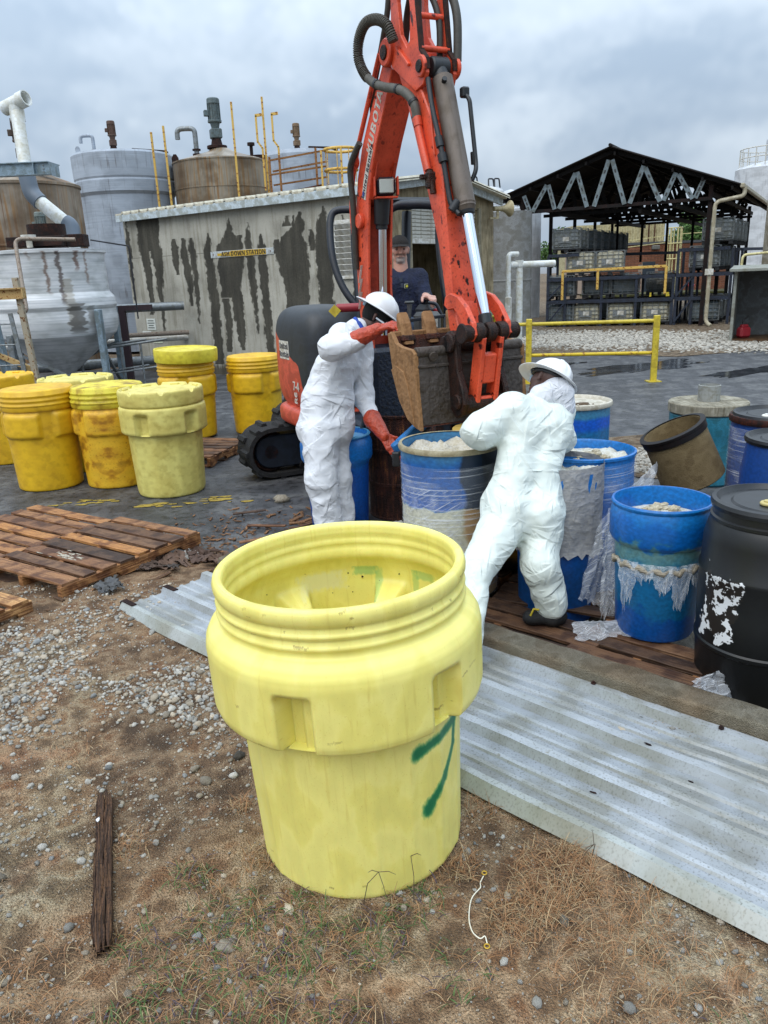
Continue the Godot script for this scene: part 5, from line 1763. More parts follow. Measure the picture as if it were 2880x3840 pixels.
func make_yellow_drums() -> void:
	mat("y_pale", "#e0d67c", 0.5, 0.0, T.white, 0.7)
	mat("y_lemon", "#dccf3c", 0.5, 0.0, T.white, 0.8)
	mat("y_orange", "#e6b91e", 0.45, 0.0, T.white, 0.6)
	mat("y_dirty", "#cfa224", 0.5, 0.0, T.grime, 1.1)
	var dirt_t := ntex(512, 512, [[noise_bytes(512, 512, 81, 0.012, 5), [0.25, "#ffffff", 0.5, "#fff8e4", 0.66, "#d0b888", 0.85, "#9a8458"]], [noise_bytes(512, 512, 82, 0.08, 4), [0.1, "#b8a478", 0.3, "#ffffff", 1.0, "#ffffff"]]])
	mat("y_soiled", "#e0b42c", 0.5, 0.0, dirt_t, 0.8)
	mat("y_soiled_lid", "#d4c83c", 0.5, 0.0, dirt_t, 0.7)
	mat("black_spray", "#2a2620", 0.7)
	overpack("pale yellow drum with a notched lid, frontmost of the yellow row on the left", Vector3(-2.05, YA, -7.26), 0.25, 0, M.y_pale, M.y_pale)
	overpack("scuffed dirty yellow drum with brown stains between two cleaner yellow drums", Vector3(-2.70, YA, -7.70), 0.9, 1, M.y_soiled, M.y_soiled_lid)
	var t := overpack("large orange-yellow drum with a black spray loop on its side", Vector3(-3.40, YA, -7.70), 0.55, 1, M.y_orange, M.y_orange)
	var b := MB.new()
	b.x = Transform3D(Basis(Vector3.UP, 1.05), Vector3.ZERO) 
	var loop := []
	for k in 15:
		var a := -0.4 + (PI + 0.8) * k / 14.0
		loop.append(Vector3(0.372 - absf(cos(a)) * 0.004, 0.63 + sin(a) * 0.075, -cos(a) * 0.045))
	b.tube(loop, 0.011, 6)
	obj("spray_mark", b, M.black_spray, t)
	overpack("orange-yellow drum cut off by the left edge behind the spray-marked drum", Vector3(-4.40, YA, -9.0), 0.2, 0, M.y_orange, M.y_orange)
	overpack("pale lemon drum with a notched lid hidden behind the front three", Vector3(-3.29, YA, -8.46), 1.3, 0, M.y_lemon, M.y_pale)
	overpack("yellow screw-lid drum on the asphalt beside the excavator's hood", Vector3(-1.62, YA, -10.2), 0.6, 1, M.y_orange, M.y_orange)
	t = overpack("yellow drum with a pale lid set askew on its threads", Vector3(-2.45, YA + 0.02, -9.95), 0.1, 2, M.y_orange, M.y_orange)
	b = MB.new()
	b.x = Transform3D(Basis(Vector3.BACK, -0.03) * Basis(Vector3.RIGHT, 0.02), Vector3(0.02, 0.965, 0.02))
	b.lathe([Vector2(0.36, 0.0), Vector2(0.388, 0.0), Vector2(0.392, 0.01), Vector2(0.396, 0.14), Vector2(0.39, 0.155), Vector2(0.375, 0.155), Vector2(0.366, 0.14), Vector2(0.1, 0.138), Vector2(0, 0.138)], 72, 30)
	obj("loose_lid", b, M.y_lemon, t)

func zone_tex(sd: int, zones: Array, warp: float, extra := "") -> ImageTexture:
	var w := 768
	var h := 512
	var nz := FastNoiseLite.new()
	nz.seed = sd
	nz.frequency = 0.012
	nz.fractal_octaves = 5
	var fine := noise_bytes(w, h, sd + 1, 0.06, 4)
	var im := Image.create(w, h, false, Image.FORMAT_RGB8)
	for y in h:
		for x in w:
			var a := TAU * x / w
			var q := Vector3(cos(a) * 90, y * 0.6, sin(a) * 90)
			var v := float(y) / h + nz.get_noise_3dv(q) * warp
			var c: Color = zones[0][1]
			for k in range(1, zones.size()):
				var z0: float = zones[k][0]
				var soft: float = zones[k][2] if zones[k].size() > 2 else 0.01
				c = c.lerp(zones[k][1], smoothstep(z0 - soft, z0 + soft, v))
			var g := 0.82 + 0.3 * fine[y * w + x] / 255.0
			c = Color(c.r * g, c.g * g, c.b * g)
			if extra == "torn":
				var u := float(x) / w
				var d := Vector2((u - 0.345) / 0.055, (float(y) / h - 0.475) / 0.16)
				var box := maxf(absf(d.x), absf(d.y))
				var k := nz.get_noise_3dv(q * 3.2 + Vector3(40, 0, 0)) + nz.get_noise_3dv(q * 9.0) * 0.5 + (0.12 if box > 0.75 else -0.08) - d.x * 0.1
				if box < 1.0 + nz.get_noise_3dv(q * 3.0) * 0.5:
					c = Color(0.86, 0.87, 0.88) if k > 0.02 else Color(0.13, 0.11, 0.10)
			if extra == "side":
				var u := float(x) / w + nz.get_noise_3dv(q * 0.8) * 0.035
				if u > 0.335 and u < 0.64:
					var dk := Color(0.045, 0.06, 0.08) if u > 0.42 else Color(0.03, 0.10, 0.17)
					if v > 0.375:
						dk = Color(0.62, 0.47, 0.26)
					c = c.lerp(dk, smoothstep(0.335, 0.35, u) * 0.9)
			im.set_pixel(x, y, c)
	return ImageTexture.create_from_image(im)

func film_tex(sd: int, dens: float, tilt: float) -> ImageTexture:
	var w := 512
	var h := 256
	var im := Image.create(w, h, false, Image.FORMAT_RGBA8)
	var nz := FastNoiseLite.new()
	nz.seed = sd
	nz.frequency = 0.01
	nz.fractal_octaves = 4
	for y in h:
		for x in w:
			var s := nz.get_noise_2d(x * 0.35, (y + x * tilt) * 16.0)
			var k := nz.get_noise_2d(x * 1.2 + 400.0, y * 1.6)
			var al := clampf(dens * 0.5 + maxf(s - 0.2, 0.0) * 1.2 + maxf(k - 0.1, 0.0) * 0.3, 0.02, 0.6)
			im.set_pixel(x, y, Color(0.93, 0.95, 0.98, al))
	return ImageTexture.create_from_image(im)

func film_mat(key: String, tx: Texture2D, a := 1.0) -> StandardMaterial3D:
	var m := StandardMaterial3D.new()
	m.albedo_texture = tx
	m.albedo_color = Color(1, 1, 1, a)
	m.transparency = BaseMaterial3D.TRANSPARENCY_ALPHA
	m.roughness = 0.3
	m.cull_mode = BaseMaterial3D.CULL_DISABLED
	M[key] = m
	return m

func lumpy_disc(r: float, y: float, amp: float, sd: int) -> MB:
	var nz := FastNoiseLite.new()
	nz.seed = sd
	nz.frequency = 6.0
	nz.fractal_octaves = 4
	var rows := []
	for i in 19:
		var row := PackedVector3Array()
		var rr := r * (1.0 - i / 18.0) + 0.0001
		for k in 48:
			var a := TAU * k / 48
			var p := Vector2(cos(a), -sin(a)) * rr
			row.append(Vector3(p.x, y + (nz.get_noise_2dv(p) * amp + amp * 0.4) * (1.0 if i > 0 else 0.2), p.y))
		rows.append(row)
	var b := MB.new()
	b.grid(rows, true)
	return b

func drape(c: Array, nu: int, nv: int, fold: float, sd: int, ragged := 0.0) -> MB:
	var nz := FastNoiseLite.new()
	nz.seed = sd
	nz.frequency = 1.0
	var rows := []
	for j in nv + 1:
		var row := PackedVector3Array()
		for i in nu + 1:
			var u := float(i) / nu
			var v := float(j) / nv
			var vv := v * (1.0 + ragged * nz.get_noise_2d(u * 9.0, 3.0) * v)
			var p: Vector3 = (c[0] as Vector3).lerp(c[1], u).lerp((c[3] as Vector3).lerp(c[2], u), vv)
			var nn: Vector3 = (c[1] - c[0]).cross(c[3] - c[0]).normalized()
			p += nn * fold * (nz.get_noise_2d(u * 6.0, v * 1.2) + 0.3 * nz.get_noise_2d(u * 15.0, v * 2.0))
			p += (c[1] - c[0]).normalized() * fold * nz.get_noise_2d(u * 5.0 + 30, v * 5.0)
			row.append(p)
		rows.append(row)
	var b := MB.new()
	b.grid(rows, false, true)
	return b

func poly_drum(label: String, at: Vector3, turn: float, prof: Array, m: Material, category := "drum", nm := "plastic_drum") -> Node3D:
	var t := thing(nm, label, category, at, turn)
	var b := MB.new()
	b.lathe(prof, 72, 35)
	obj("shell", b, m, t)
	return t

func black_lid(t: Node3D, r: float, y: float, lid: Material, bung: Color, bung_at := Vector2(0.1, 0.05)) -> void:
	var b := MB.new()
	b.lathe([Vector2(r - 0.01, y - 0.035), Vector2(r + 0.006, y - 0.03), Vector2(r + 0.012, y - 0.012), Vector2(r + 0.006, y + 0.004), Vector2(r - 0.012, y + 0.008), Vector2(r - 0.02, y - 0.004), Vector2(r - 0.03, y - 0.014), Vector2(r * 0.72, y - 0.014), Vector2(r * 0.68, y - 0.006), Vector2(r * 0.2, y - 0.006), Vector2(0, y - 0.006)], 64, 35)
	obj("lid", b, lid, t)
	b = MB.new()
	var p := Vector3(bung_at.x, y - 0.006, bung_at.y)
	b.cyl(p, p + Vector3(0, 0.014, 0), 0.034, -1, 20, 0.004)
	b.cyl(p + Vector3(0, 0.012, 0), p + Vector3(0, 0.02, 0), 0.018, -1, 12)
	var bm := StandardMaterial3D.new()
	bm.albedo_color = bung
	bm.roughness = 0.5
	obj("bung_cap", b, bm, t)

func make_drums() -> void:
	mat("white_goo", "#d9dad6", 0.7, 0.0, T.white, 3.0, T.b_fine, 0.6)
	mat("grey_goo", "#bdb8ae", 0.7, 0.0, T.white, 3.0, T.b_mid, 0.8)
	mat("fluff", "#d6cdb8", 0.9, 0.0, T.white, 4.0, T.b_fine, 0.8)
	var film := film_mat("film_h", film_tex(3, 0.14, 0.02))
	var film_d := film_mat("film_d", film_tex(5, 0.06, 0.3))
	film_mat("film_v", film_tex(8, 0.42, 0.0))
	mat("lid_black", "#1c1e22", 0.38, 0.0, T.grime, 2.5)
	mat("teal", "#2f7f9a", 0.4, 0.0, T.grime, 1.5)
	var blue := Color(0.04, 0.30, 0.62)
	var sky_ := Color(0.10, 0.42, 0.74)
	var teal := Color(0.24, 0.44, 0.46)
	var dk := Color(0.035, 0.09, 0.27)
	var m := mat("skin_front", "#ffffff", 0.35, 0.0, zone_tex(101, [[0, Color(0.06, 0.42, 0.70)], [0.13, Color(0.02, 0.37, 0.68), 0.04], [0.27, Color(0.36, 0.52, 0.53), 0.02], [0.40, Color(0.07, 0.40, 0.60), 0.1], [0.78, Color(0.02, 0.32, 0.62), 0.03]], 0.16), 0.0)
	var t := poly_drum("open small blue drum full of white residue with torn film tied round it", Vector3(1.37, 0.0, -3.62), 0.6, [Vector2(0.165, 0.0), Vector2(0.185, 0.006), Vector2(0.192, 0.02), Vector2(0.212, 0.44), Vector2(0.214, 0.485), Vector2(0.232, 0.5), Vector2(0.242, 0.52), Vector2(0.243, 0.62), Vector2(0.238, 0.655), Vector2(0.232, 0.672), Vector2(0.238, 0.68), Vector2(0.24, 0.69), Vector2(0.236, 0.698), Vector2(0.226, 0.698), Vector2(0.222, 0.68), Vector2(0.22, 0.58)], m)
	obj("residue", lumpy_disc(0.221, 0.595, 0.02, 7), M.white_goo, t)
	var b := MB.new()
	rng.seed = 2
	for k in 14:
		b.lump(Vector3(rng.randf_range(-0.05, 0.13), 0.615, rng.randf_range(-0.12, 0.02)), Vector3(0.03, 0.016, 0.024) * rng.randf_range(0.5, 1.4), k, 0.5)
	obj("crust", b, M.fluff, t)
	var rope := []
	for k in 40:
		var a := -0.4 + 4.2 * k / 39.0
		rope.append(Vector3(cos(a) * 0.222, 0.42 - 0.03 * sin(a * 0.8 - 0.4) + 0.012 * sin(k * 2.1), sin(a) * 0.222))
	b = MB.new()
	var rr := []
	for k in 40:
		rr.append(0.012 + 0.006 * sin(k * 1.7))
	b.tube(rope, rr, 7)
	obj("film_rope", b, mat("old_film", "#b9ab92", 0.6, 0.0, T.wrap, 4.0, T.b_hstrk, 1.0), t)
	for k in 7:
		var a := 0.9 + k * 0.38
		var l: float = [0.12, 0.16, 0.1, 0.2, 0.13, 0.09, 0.22][k]
		var o := func(aa: float, y: float, e: float) -> Vector3: return Vector3(cos(aa) * (0.222 + e), y, sin(aa) * (0.222 + e))
		obj("film_rag", drape([o.call(a - 0.26, 0.43, 0.012), o.call(a + 0.26, 0.42, 0.012), o.call(a + 0.12, 0.42 - l, 0.01), o.call(a - 0.16, 0.42 - l * 0.8, 0.014)], 14, 10, 0.016, 30 + k, 0.8), M.film_v, t)
	m = mat("skin_black", "#ffffff", 0.42, 0.0, zone_tex(111, [[0, Color(0.055, 0.06, 0.068)], [0.6, Color(0.045, 0.05, 0.056), 0.3], [0.84, Color(0.03, 0.035, 0.04), 0.05]], 0.1, "torn"), 0.0)
	t = poly_drum("black plastic drum with a torn white label at the right edge", Vector3(1.70, YA, -3.17), 1.35, [Vector2(0.22, 0), Vector2(0.255, 0.012), Vector2(0.272, 0.05), Vector2(0.28, 0.2), Vector2(0.284, 0.262), Vector2(0.291, 0.27), Vector2(0.291, 0.285), Vector2(0.285, 0.293), Vector2(0.289, 0.45), Vector2(0.288, 0.6), Vector2(0.294, 0.61), Vector2(0.294, 0.625), Vector2(0.287, 0.635), Vector2(0.282, 0.76), Vector2(0.268, 0.82), Vector2(0.257, 0.84), Vector2(0.263, 0.845), Vector2(0.263, 0.858), Vector2(0.254, 0.864), Vector2(0.252, 0.91)], m)
	black_lid(t, 0.255, 0.925, M.lid_black, Color(0.72, 0.66, 0.42), Vector2(-0.06, -0.05))
	m = mat("skin_blue", "#ffffff", 0.4, 0.0, zone_tex(121, [[0, Color(0.10, 0.26, 0.52)], [0.5, Color(0.03, 0.17, 0.47), 0.2]], 0.2), 0.0)
	t = poly_drum("blue drum with a black lid and yellow bung behind the black drum", Vector3(2.44, YA, -4.42), 0.0, [Vector2(0.24, 0), Vector2(0.27, 0.02), Vector2(0.285, 0.3), Vector2(0.285, 0.7), Vector2(0.268, 0.84), Vector2(0.262, 0.9)], m)
	black_lid(t, 0.268, 0.915, M.lid_black, Color(0.76, 0.66, 0.25), Vector2(-0.12, 0.08))
	t = poly_drum("wrapped blue drum with a rusty clamp ring and black lid at the right edge", Vector3(2.70, YA, -5.15), 0.4, [Vector2(0.25, 0), Vector2(0.28, 0.02), Vector2(0.29, 0.3), Vector2(0.29, 0.8), Vector2(0.285, 0.88)], m)
	black_lid(t, 0.275, 0.925, M.lid_black, Color(0.85, 0.85, 0.82), Vector2(-0.16, 0.05))
	b = MB.new()
	b.lathe([Vector2(0.275, 0.865), Vector2(0.302, 0.87), Vector2(0.308, 0.89), Vector2(0.3, 0.912), Vector2(0.275, 0.915)], 60, 50)
	obj("clamp_ring", b, mat("ring_rust", "#b48a64", 0.7, 0.3, T.rust, 3.0), t)
	b = MB.new()
	b.lathe([Vector2(0.296, 0.2), Vector2(0.297, 0.5), Vector2(0.298, 0.84)], 60)
	obj("stretch_film", b, film, t)
	obj("film_rag", drape([Vector3(-0.29, 0.86, 0.1), Vector3(-0.16, 0.86, 0.27), Vector3(-0.2, 0.35, 0.27), Vector3(-0.33, 0.3, 0.08)], 16, 16, 0.03, 77, 0.4), film_mat("film_tan", film_tex(12, 0.5, 0.0)), t)
	(M.film_tan as StandardMaterial3D).albedo_color = Color(0.80, 0.66, 0.44, 1.0)
	m = mat("skin_wrapr", "#ffffff", 0.4, 0.0, zone_tex(131, [[0, Color(0.08, 0.42, 0.70)], [0.25, Color(0.03, 0.32, 0.62), 0.1], [0.62, Color(0.03, 0.25, 0.46), 0.1], [0.9, Color(0.02, 0.27, 0.55), 0.05]], 0.15), 0.0)
	t = poly_drum("tall blue drum hung with loose stretch film right of the crouching worker", Vector3(1.19, YA, -4.40), 0.3, [Vector2(0.25, 0), Vector2(0.275, 0.02), Vector2(0.285, 0.3), Vector2(0.288, 0.6), Vector2(0.282, 0.8), Vector2(0.282, 0.88), Vector2(0.292, 0.885), Vector2(0.292, 0.9), Vector2(0.28, 0.904), Vector2(0.27, 0.89), Vector2(0.268, 0.8)], m)
	obj("residue", lumpy_disc(0.268, 0.83, 0.05, 17), M.white_goo, t)
	b = MB.new()
	for k in 16:
		b.lump(Vector3(rng.randf_range(-0.14, 0.1), 0.87, rng.randf_range(-0.08, 0.14)), Vector3(0.04, 0.02, 0.03) * rng.randf_range(0.5, 1.3), 50 + k, 0.5)
	obj("crust", b, M.fluff, t)
	b = MB.new()
	b.lathe([Vector2(0.29, 0.3), Vector2(0.294, 0.55), Vector2(0.291, 0.86)], 60)
	obj("stretch_film", b, film, t)
	var at := Vector3(1.19, YA, -4.40)
	var g := poly_drum("grey film shrouded drum tight against the tall blue drum", Vector3(0.98, YA, -4.12), 0.0, [Vector2(0.2, 0), Vector2(0.215, 0.02), Vector2(0.225, 0.4), Vector2(0.23, 0.8), Vector2(0.23, 0.87), Vector2(0.22, 0.88), Vector2(0.21, 0.85)], m)
	obj("residue", lumpy_disc(0.215, 0.84, 0.05, 27), M.white_goo, g)
	mat("grey_film", "#a3a09c", 0.35, 0.0, T.wrap, 1.5, T.b_wrinkle, 0.8)
	b = MB.new()
	var nzz := FastNoiseLite.new()
	nzz.seed = 4
	nzz.frequency = 4.0
	var rows := []
	for j in 14:
		var row := PackedVector3Array()
		for k in 60:
			var a := TAU * k / 60
			var y := 0.42 + 0.49 * j / 13.0
			var r := 0.236 + 0.016 * nzz.get_noise_3d(cos(a) * 1.4, y, sin(a) * 1.4) + (0.014 if j == 0 else 0.0)
			row.append(Vector3(cos(a) * r, y + (0.05 * nzz.get_noise_2d(cos(a), sin(a)) if j == 0 else 0.0), -sin(a) * r))
		rows.append(row)
	b.grid(rows, true)
	obj("film_shroud", b, M.grey_film, g)
	t = thing("loose_film", "clear film trailing from the tall blue drum down to the pallet", "plastic film", Vector3(1.3, YA, -4.1))
	obj("film_sheet", drape([Vector3(-0.16, 0.62, 0.22), Vector3(0.18, 0.92, 0.1), Vector3(0.02, 0.05, 0.2), Vector3(-0.28, 0.22, 0.3)], 26, 26, 0.035, 91, 0.15), M.film_v, t)
	obj("film_sheet", drape([Vector3(-0.12, 0.7, 0.24), Vector3(0.05, 0.8, 0.2), Vector3(-0.05, 0.12, 0.3), Vector3(-0.16, 0.1, 0.3)], 18, 26, 0.03, 93, 0.15), M.film_v, t)
	b = MB.new()
	b.tube([Vector3(-0.2, 0.14, 0.5), Vector3(-0.08, 0.15, 0.47), Vector3(0.02, 0.2, 0.4), Vector3(0.12, 0.3, 0.34), Vector3(0.2, 0.36, 0.3)], [0.03, 0.022, 0.018, 0.016, 0.02], 8)
	obj("film_rope", b, mat("white_film", "#c4c6c8", 0.4, 0.0, T.wrap, 4.0, T.b_hstrk, 1.5), t)
	obj("film_sheet", drape([Vector3(-0.34, 0.16, 0.46), Vector3(-0.1, 0.15, 0.44), Vector3(-0.08, 0.13, 0.58), Vector3(-0.36, 0.13, 0.6)], 14, 10, 0.03, 95, 0.3), M.film_v, t)
	m = mat("skin_wrap", "#ffffff", 0.42, 0.0, zone_tex(141, [[0, Color(0.22, 0.44, 0.60)], [0.08, Color(0.06, 0.32, 0.60), 0.05], [0.3, Color(0.05, 0.32, 0.64), 0.1], [0.375, Color(0.74, 0.73, 0.64), 0.006]], 0.05, "side"), 0.0)
	t = poly_drum("film wrapped blue and cream drum of white waste under the bucket", Vector3(0.39, -0.01, -4.3), 2.75, [Vector2(0.25, 0), Vector2(0.27, 0.02), Vector2(0.276, 0.3), Vector2(0.278, 0.62), Vector2(0.282, 0.8), Vector2(0.28, 0.865), Vector2(0.289, 0.87), Vector2(0.291, 0.885), Vector2(0.284, 0.893), Vector2(0.274, 0.888), Vector2(0.27, 0.78)], m)
	b = MB.new()
	b.lathe([Vector2(0.274, 0.866), Vector2(0.292, 0.868), Vector2(0.296, 0.882), Vector2(0.288, 0.897), Vector2(0.272, 0.896)], 72, 50)
	obj("cream_rim", b, mat("cream_rim", "#a89f84", 0.5, 0.0, T.grime, 3.0), t)
	obj("residue", lumpy_disc(0.272, 0.825, 0.06, 37), M.grey_goo, t)
	b = MB.new()
	b.lathe([Vector2(0.279, 0.02), Vector2(0.283, 0.4), Vector2(0.284, 0.6), Vector2(0.287, 0.8)], 72)
	obj("stretch_film", b, film, t)
	b = MB.new()
	b.lathe([Vector2(0.284, 0.25), Vector2(0.287, 0.5), Vector2(0.289, 0.68)], 40, 40, 4.2, 5.7)
	obj("stretch_film", b, film_d, t)
	m = mat("skin_amber", "#ffffff", 0.45, 0.0, zone_tex(151, [[0, Color(0.74, 0.62, 0.32)], [0.5, Color(0.68, 0.50, 0.14), 0.2], [0.9, Color(0.14, 0.12, 0.10), 0.04]], 0.12), 0.0)
	t = poly_drum("amber stained cream drum behind the crouching worker's legs", Vector3(0.72, 0.0, -4.75), 0.0, [Vector2(0.25, 0), Vector2(0.27, 0.02), Vector2(0.28, 0.3), Vector2(0.28, 0.8), Vector2(0.27, 0.86), Vector2(0, 0.87)], m)
	m = mat("skin_teal", "#ffffff", 0.4, 0.0, zone_tex(155, [[0, Color(0.08, 0.25, 0.36)], [0.6, Color(0.02, 0.12, 0.3), 0.2]], 0.2), 0.0)
	t = poly_drum("dark teal drum between the worker's legs and the hanging film", Vector3(1.0, YA, -5.0), 0.0, [Vector2(0.25, 0), Vector2(0.27, 0.02), Vector2(0.28, 0.3), Vector2(0.28, 0.7), Vector2(0.27, 0.78), Vector2(0, 0.79)], m)
	m = mat("skin_back", "#ffffff", 0.35, 0.0, zone_tex(161, [[0, Color(0.06, 0.42, 0.72)], [0.3, Color(0.02, 0.32, 0.66), 0.1]], 0.1), 0.0)
	t = poly_drum("bright blue drum of pale blue liquid behind the bending worker", Vector3(-0.355, YA, -5.95), 0.5, [Vector2(0.2, 0.0), Vector2(0.22, 0.006), Vector2(0.228, 0.02), Vector2(0.25, 0.5), Vector2(0.256, 0.53), Vector2(0.278, 0.56), Vector2(0.284, 0.58), Vector2(0.284, 0.68), Vector2(0.274, 0.71), Vector2(0.262, 0.73), Vector2(0.27, 0.735), Vector2(0.272, 0.745), Vector2(0.266, 0.752), Vector2(0.252, 0.75), Vector2(0.248, 0.72), Vector2(0.246, 0.66)], m)
	b = MB.new()
	b.lathe([Vector2(0.247, 0.715), Vector2(0.1, 0.717), Vector2(0, 0.717)], 48)
	obj("liquid", b, mat("blue_liquid", "#7fb4d2", 0.12), t)
	b = MB.new()
	b.lathe([Vector2(0.25, 0.738), Vector2(0.27, 0.738), Vector2(0.274, 0.75), Vector2(0.265, 0.758), Vector2(0.25, 0.754)], 60, 50)
	obj("rim", b, mat("rim_blue", "#58a0cc", 0.35), t)
	b = MB.new()
	rng.seed = 61
	for k in 10:
		var a: float = 0.9 + rng.randf_range(-0.35, 0.3)
		b.lump(Vector3(cos(a) * 0.262, rng.randf_range(0.3, 0.6), sin(a) * 0.262), Vector3(0.012, 0.05, 0.012) * rng.randf_range(0.6, 1.4), 70 + k, 0.5)
	mat("rust_drum", "#ffffff", 0.85, 0.15, T.drumrust, 1.1, T.b_fine, 1.5)
	t = thing("steel_drum", "rusty open steel drum beside the bucket's left side", "drum", Vector3(0.17, YA, -6.25))
	b = MB.new()
	b.lathe([Vector2(0.27, 0), Vector2(0.285, 0.0), Vector2(0.288, 0.012), Vector2(0.282, 0.02), Vector2(0.282, 0.28), Vector2(0.292, 0.285), Vector2(0.292, 0.305), Vector2(0.282, 0.31), Vector2(0.282, 0.56), Vector2(0.292, 0.565), Vector2(0.292, 0.585), Vector2(0.282, 0.59), Vector2(0.282, 0.84), Vector2(0.292, 0.845), Vector2(0.294, 0.858), Vector2(0.286, 0.866), Vector2(0.276, 0.86), Vector2(0.274, 0.3), Vector2(0.0, 0.3)], 64, 35)
	obj("shell", b, M.rust_drum, t)
	m = mat("skin_rear", "#ffffff", 0.4, 0.0, zone_tex(171, [[0, Color(0.22, 0.48, 0.62)], [0.09, Color(0.03, 0.33, 0.74), 0.02], [0.2, Color(0.10, 0.40, 0.60), 0.03], [0.5, blue, 0.2]], 0.03), 0.0)
	t = poly_drum("blue drum with a white rimmed lid behind the crouching worker's helmet", Vector3(1.56, YA, -6.15), 0.0, [Vector2(0.25, 0), Vector2(0.27, 0.02), Vector2(0.285, 0.3), Vector2(0.285, 0.84), Vector2(0.28, 0.87)], m)
	b = MB.new()
	b.lathe([Vector2(0.28, 0.86), Vector2(0.3, 0.865), Vector2(0.306, 0.88), Vector2(0.3, 0.9), Vector2(0.285, 0.905), Vector2(0.272, 0.895), Vector2(0.262, 0.878), Vector2(0.1, 0.876), Vector2(0, 0.876)], 64, 50)
	obj("lid", b, mat("lid_white", "#cfcabc", 0.5, 0.0, T.grime, 2.5), t)
	b = MB.new()
	for k in 2:
		var pth := []
		for i in 20:
			var a := TAU * i / 22 + k
			pth.append(Vector3(0.06 + cos(a) * (0.07 - 0.035 * k), 0.878, 0.1 + sin(a) * (0.07 - 0.035 * k)))
		b.tube(pth, 0.008, 5, false)
	obj("ring_stain", b, mat("stain_brown", "#5a4a38", 0.8), t)
	t = poly_drum("teal drum under a round concrete lid with a pipe stub", Vector3(2.95, YA, -6.85), 0.0, [Vector2(0.28, 0), Vector2(0.3, 0.02), Vector2(0.31, 0.3), Vector2(0.31, 0.42), Vector2(0.325, 0.45), Vector2(0.325, 0.62), Vector2(0.31, 0.64)], M.teal)
	b = MB.new()
	b.lathe([Vector2(0.2, 0.64), Vector2(0.335, 0.64), Vector2(0.34, 0.648), Vector2(0.34, 0.722), Vector2(0.332, 0.73), Vector2(0, 0.73)], 64, 30)
	obj("concrete_lid", b, mat("lid_concrete", "#b3b0a6", 0.9, 0.0, T.concrete, 1.6, T.b_grit, 0.6), t)
	b = MB.new()
	b.lathe([Vector2(0.094, 0.73), Vector2(0.094, 0.87), Vector2(0.086, 0.872), Vector2(0.084, 0.74)], 32, 30)
	obj("pipe_stub", b, mat("stub", "#9a9c98", 0.5, 0.2, T.scuff, 3.0), t)
	t = thing("fibre_drum", "tan open fibre drum tipped over with a dark rim band", "drum", Vector3(2.235, 0.30, -5.32))
	t.rotation = Vector3(-0.04, 0.0, 0.44)
	b = MB.new()
	b.lathe([Vector2(0.0, 0), Vector2(0.21, 0), Vector2(0.222, 0.01), Vector2(0.215, 0.42)], 48, 30)
	b.lathe([Vector2(0.215, 0.42), Vector2(0.195, 0.42), Vector2(0.19, 0.22), Vector2(0, 0.22)], 48, 30)
	obj("shell", b, mat("fibre", "#7d6c4c", 0.9, 0.0, T.grime, 1.4, T.b_fine, 0.4), t)
	b = MB.new()
	b.lathe([Vector2(0.216, 0.36), Vector2(0.226, 0.365), Vector2(0.226, 0.405), Vector2(0.232, 0.41), Vector2(0.232, 0.425), Vector2(0.2, 0.43)], 48, 30)
	obj("rim_band", b, mat("band", "#3f2c2a", 0.6, 0.2, T.rust, 2.0), t)
	t = thing("drip_tray", "black plastic tray edge behind the open small blue drum", "tray", Vector3(1.75, YA, -4.55), -0.1)
	b = MB.new()
	b.box(Vector3(1.0, 0.5, 0.04), Vector3(0, 0.25, 0.25), 0.01)
	b.box(Vector3(1.0, 0.04, 0.6), Vector3(0, 0.02, 0), 0.01)
	b.box(Vector3(1.05, 0.03, 0.08), Vector3(0, 0.5, 0.26), 0.01)
	obj("tray", b, M.lid_black, t)
	t = thing("loose_film", "dirty crumpled film lying between the pallet and the black drum", "plastic film", Vector3(1.44, YA, -3.06))
	obj("film_sheet", drape([Vector3(-0.12, 0.16, 0.06), Vector3(0.1, 0.2, 0.0), Vector3(0.12, 0.03, 0.1), Vector3(-0.1, 0.02, 0.14)], 16, 12, 0.06, 97, 0.5), M.film_v, t)

func plank_mesh(l: float, w: float, h: float, sd: int, m: Material) -> ArrayMesh:
	var b := MB.new()
	var nz := FastNoiseLite.new()
	nz.seed = sd
	nz.frequency = 2.0
	var n := 8
	var rows := []
	for k in n + 1:
		var x := -l / 2 + l * k / n
		var row := PackedVector3Array()
		var dy := nz.get_noise_2d(x, 0.0) * 0.006
		var dw := nz.get_noise_2d(x * 4.0, 5.0) * 0.004
		for q in [[-0.5, -0.5], [0.5, -0.5], [0.5, 0.34], [0.46, 0.5], [-0.46, 0.5], [-0.5, 0.34]]:
			row.append(Vector3(x, q[1] * h + dy, q[0] * (w + dw)))
		rows.append(row)
	for k in n:
		for j in 6:
			var j1 := (j + 1) % 6
			var c: Vector3 = (rows[k][j] + rows[k][j1]) * 0.5
			b.face([rows[k][j], rows[k][j1], rows[k + 1][j1], rows[k + 1][j]], Vector3(0, c.y, c.z * 0.3))
	b.face(Array(rows[0]), Vector3.LEFT)
	b.face(Array(rows[n]), Vector3.RIGHT)
	return b.mesh(m)

func wood_tone(k: int) -> StandardMaterial3D:
	var cols := ["#b8967a", "#9c7c66", "#7c6454", "#cca47c", "#8c7464", "#66544a", "#d8ac78", "#e6c69c"]
	var key := "wood%d" % k
	if not M.has(key):
		var m := mat(key, cols[k], 0.7, 0.0, T.wood, 1.0, T.b_hstrk, 0.5)
		m.uv1_scale = Vector3(1.1, 1.1, 1.1)
		m.uv1_offset = Vector3(k * 0.37, k * 0.21, k * 0.13)
	return M[key]

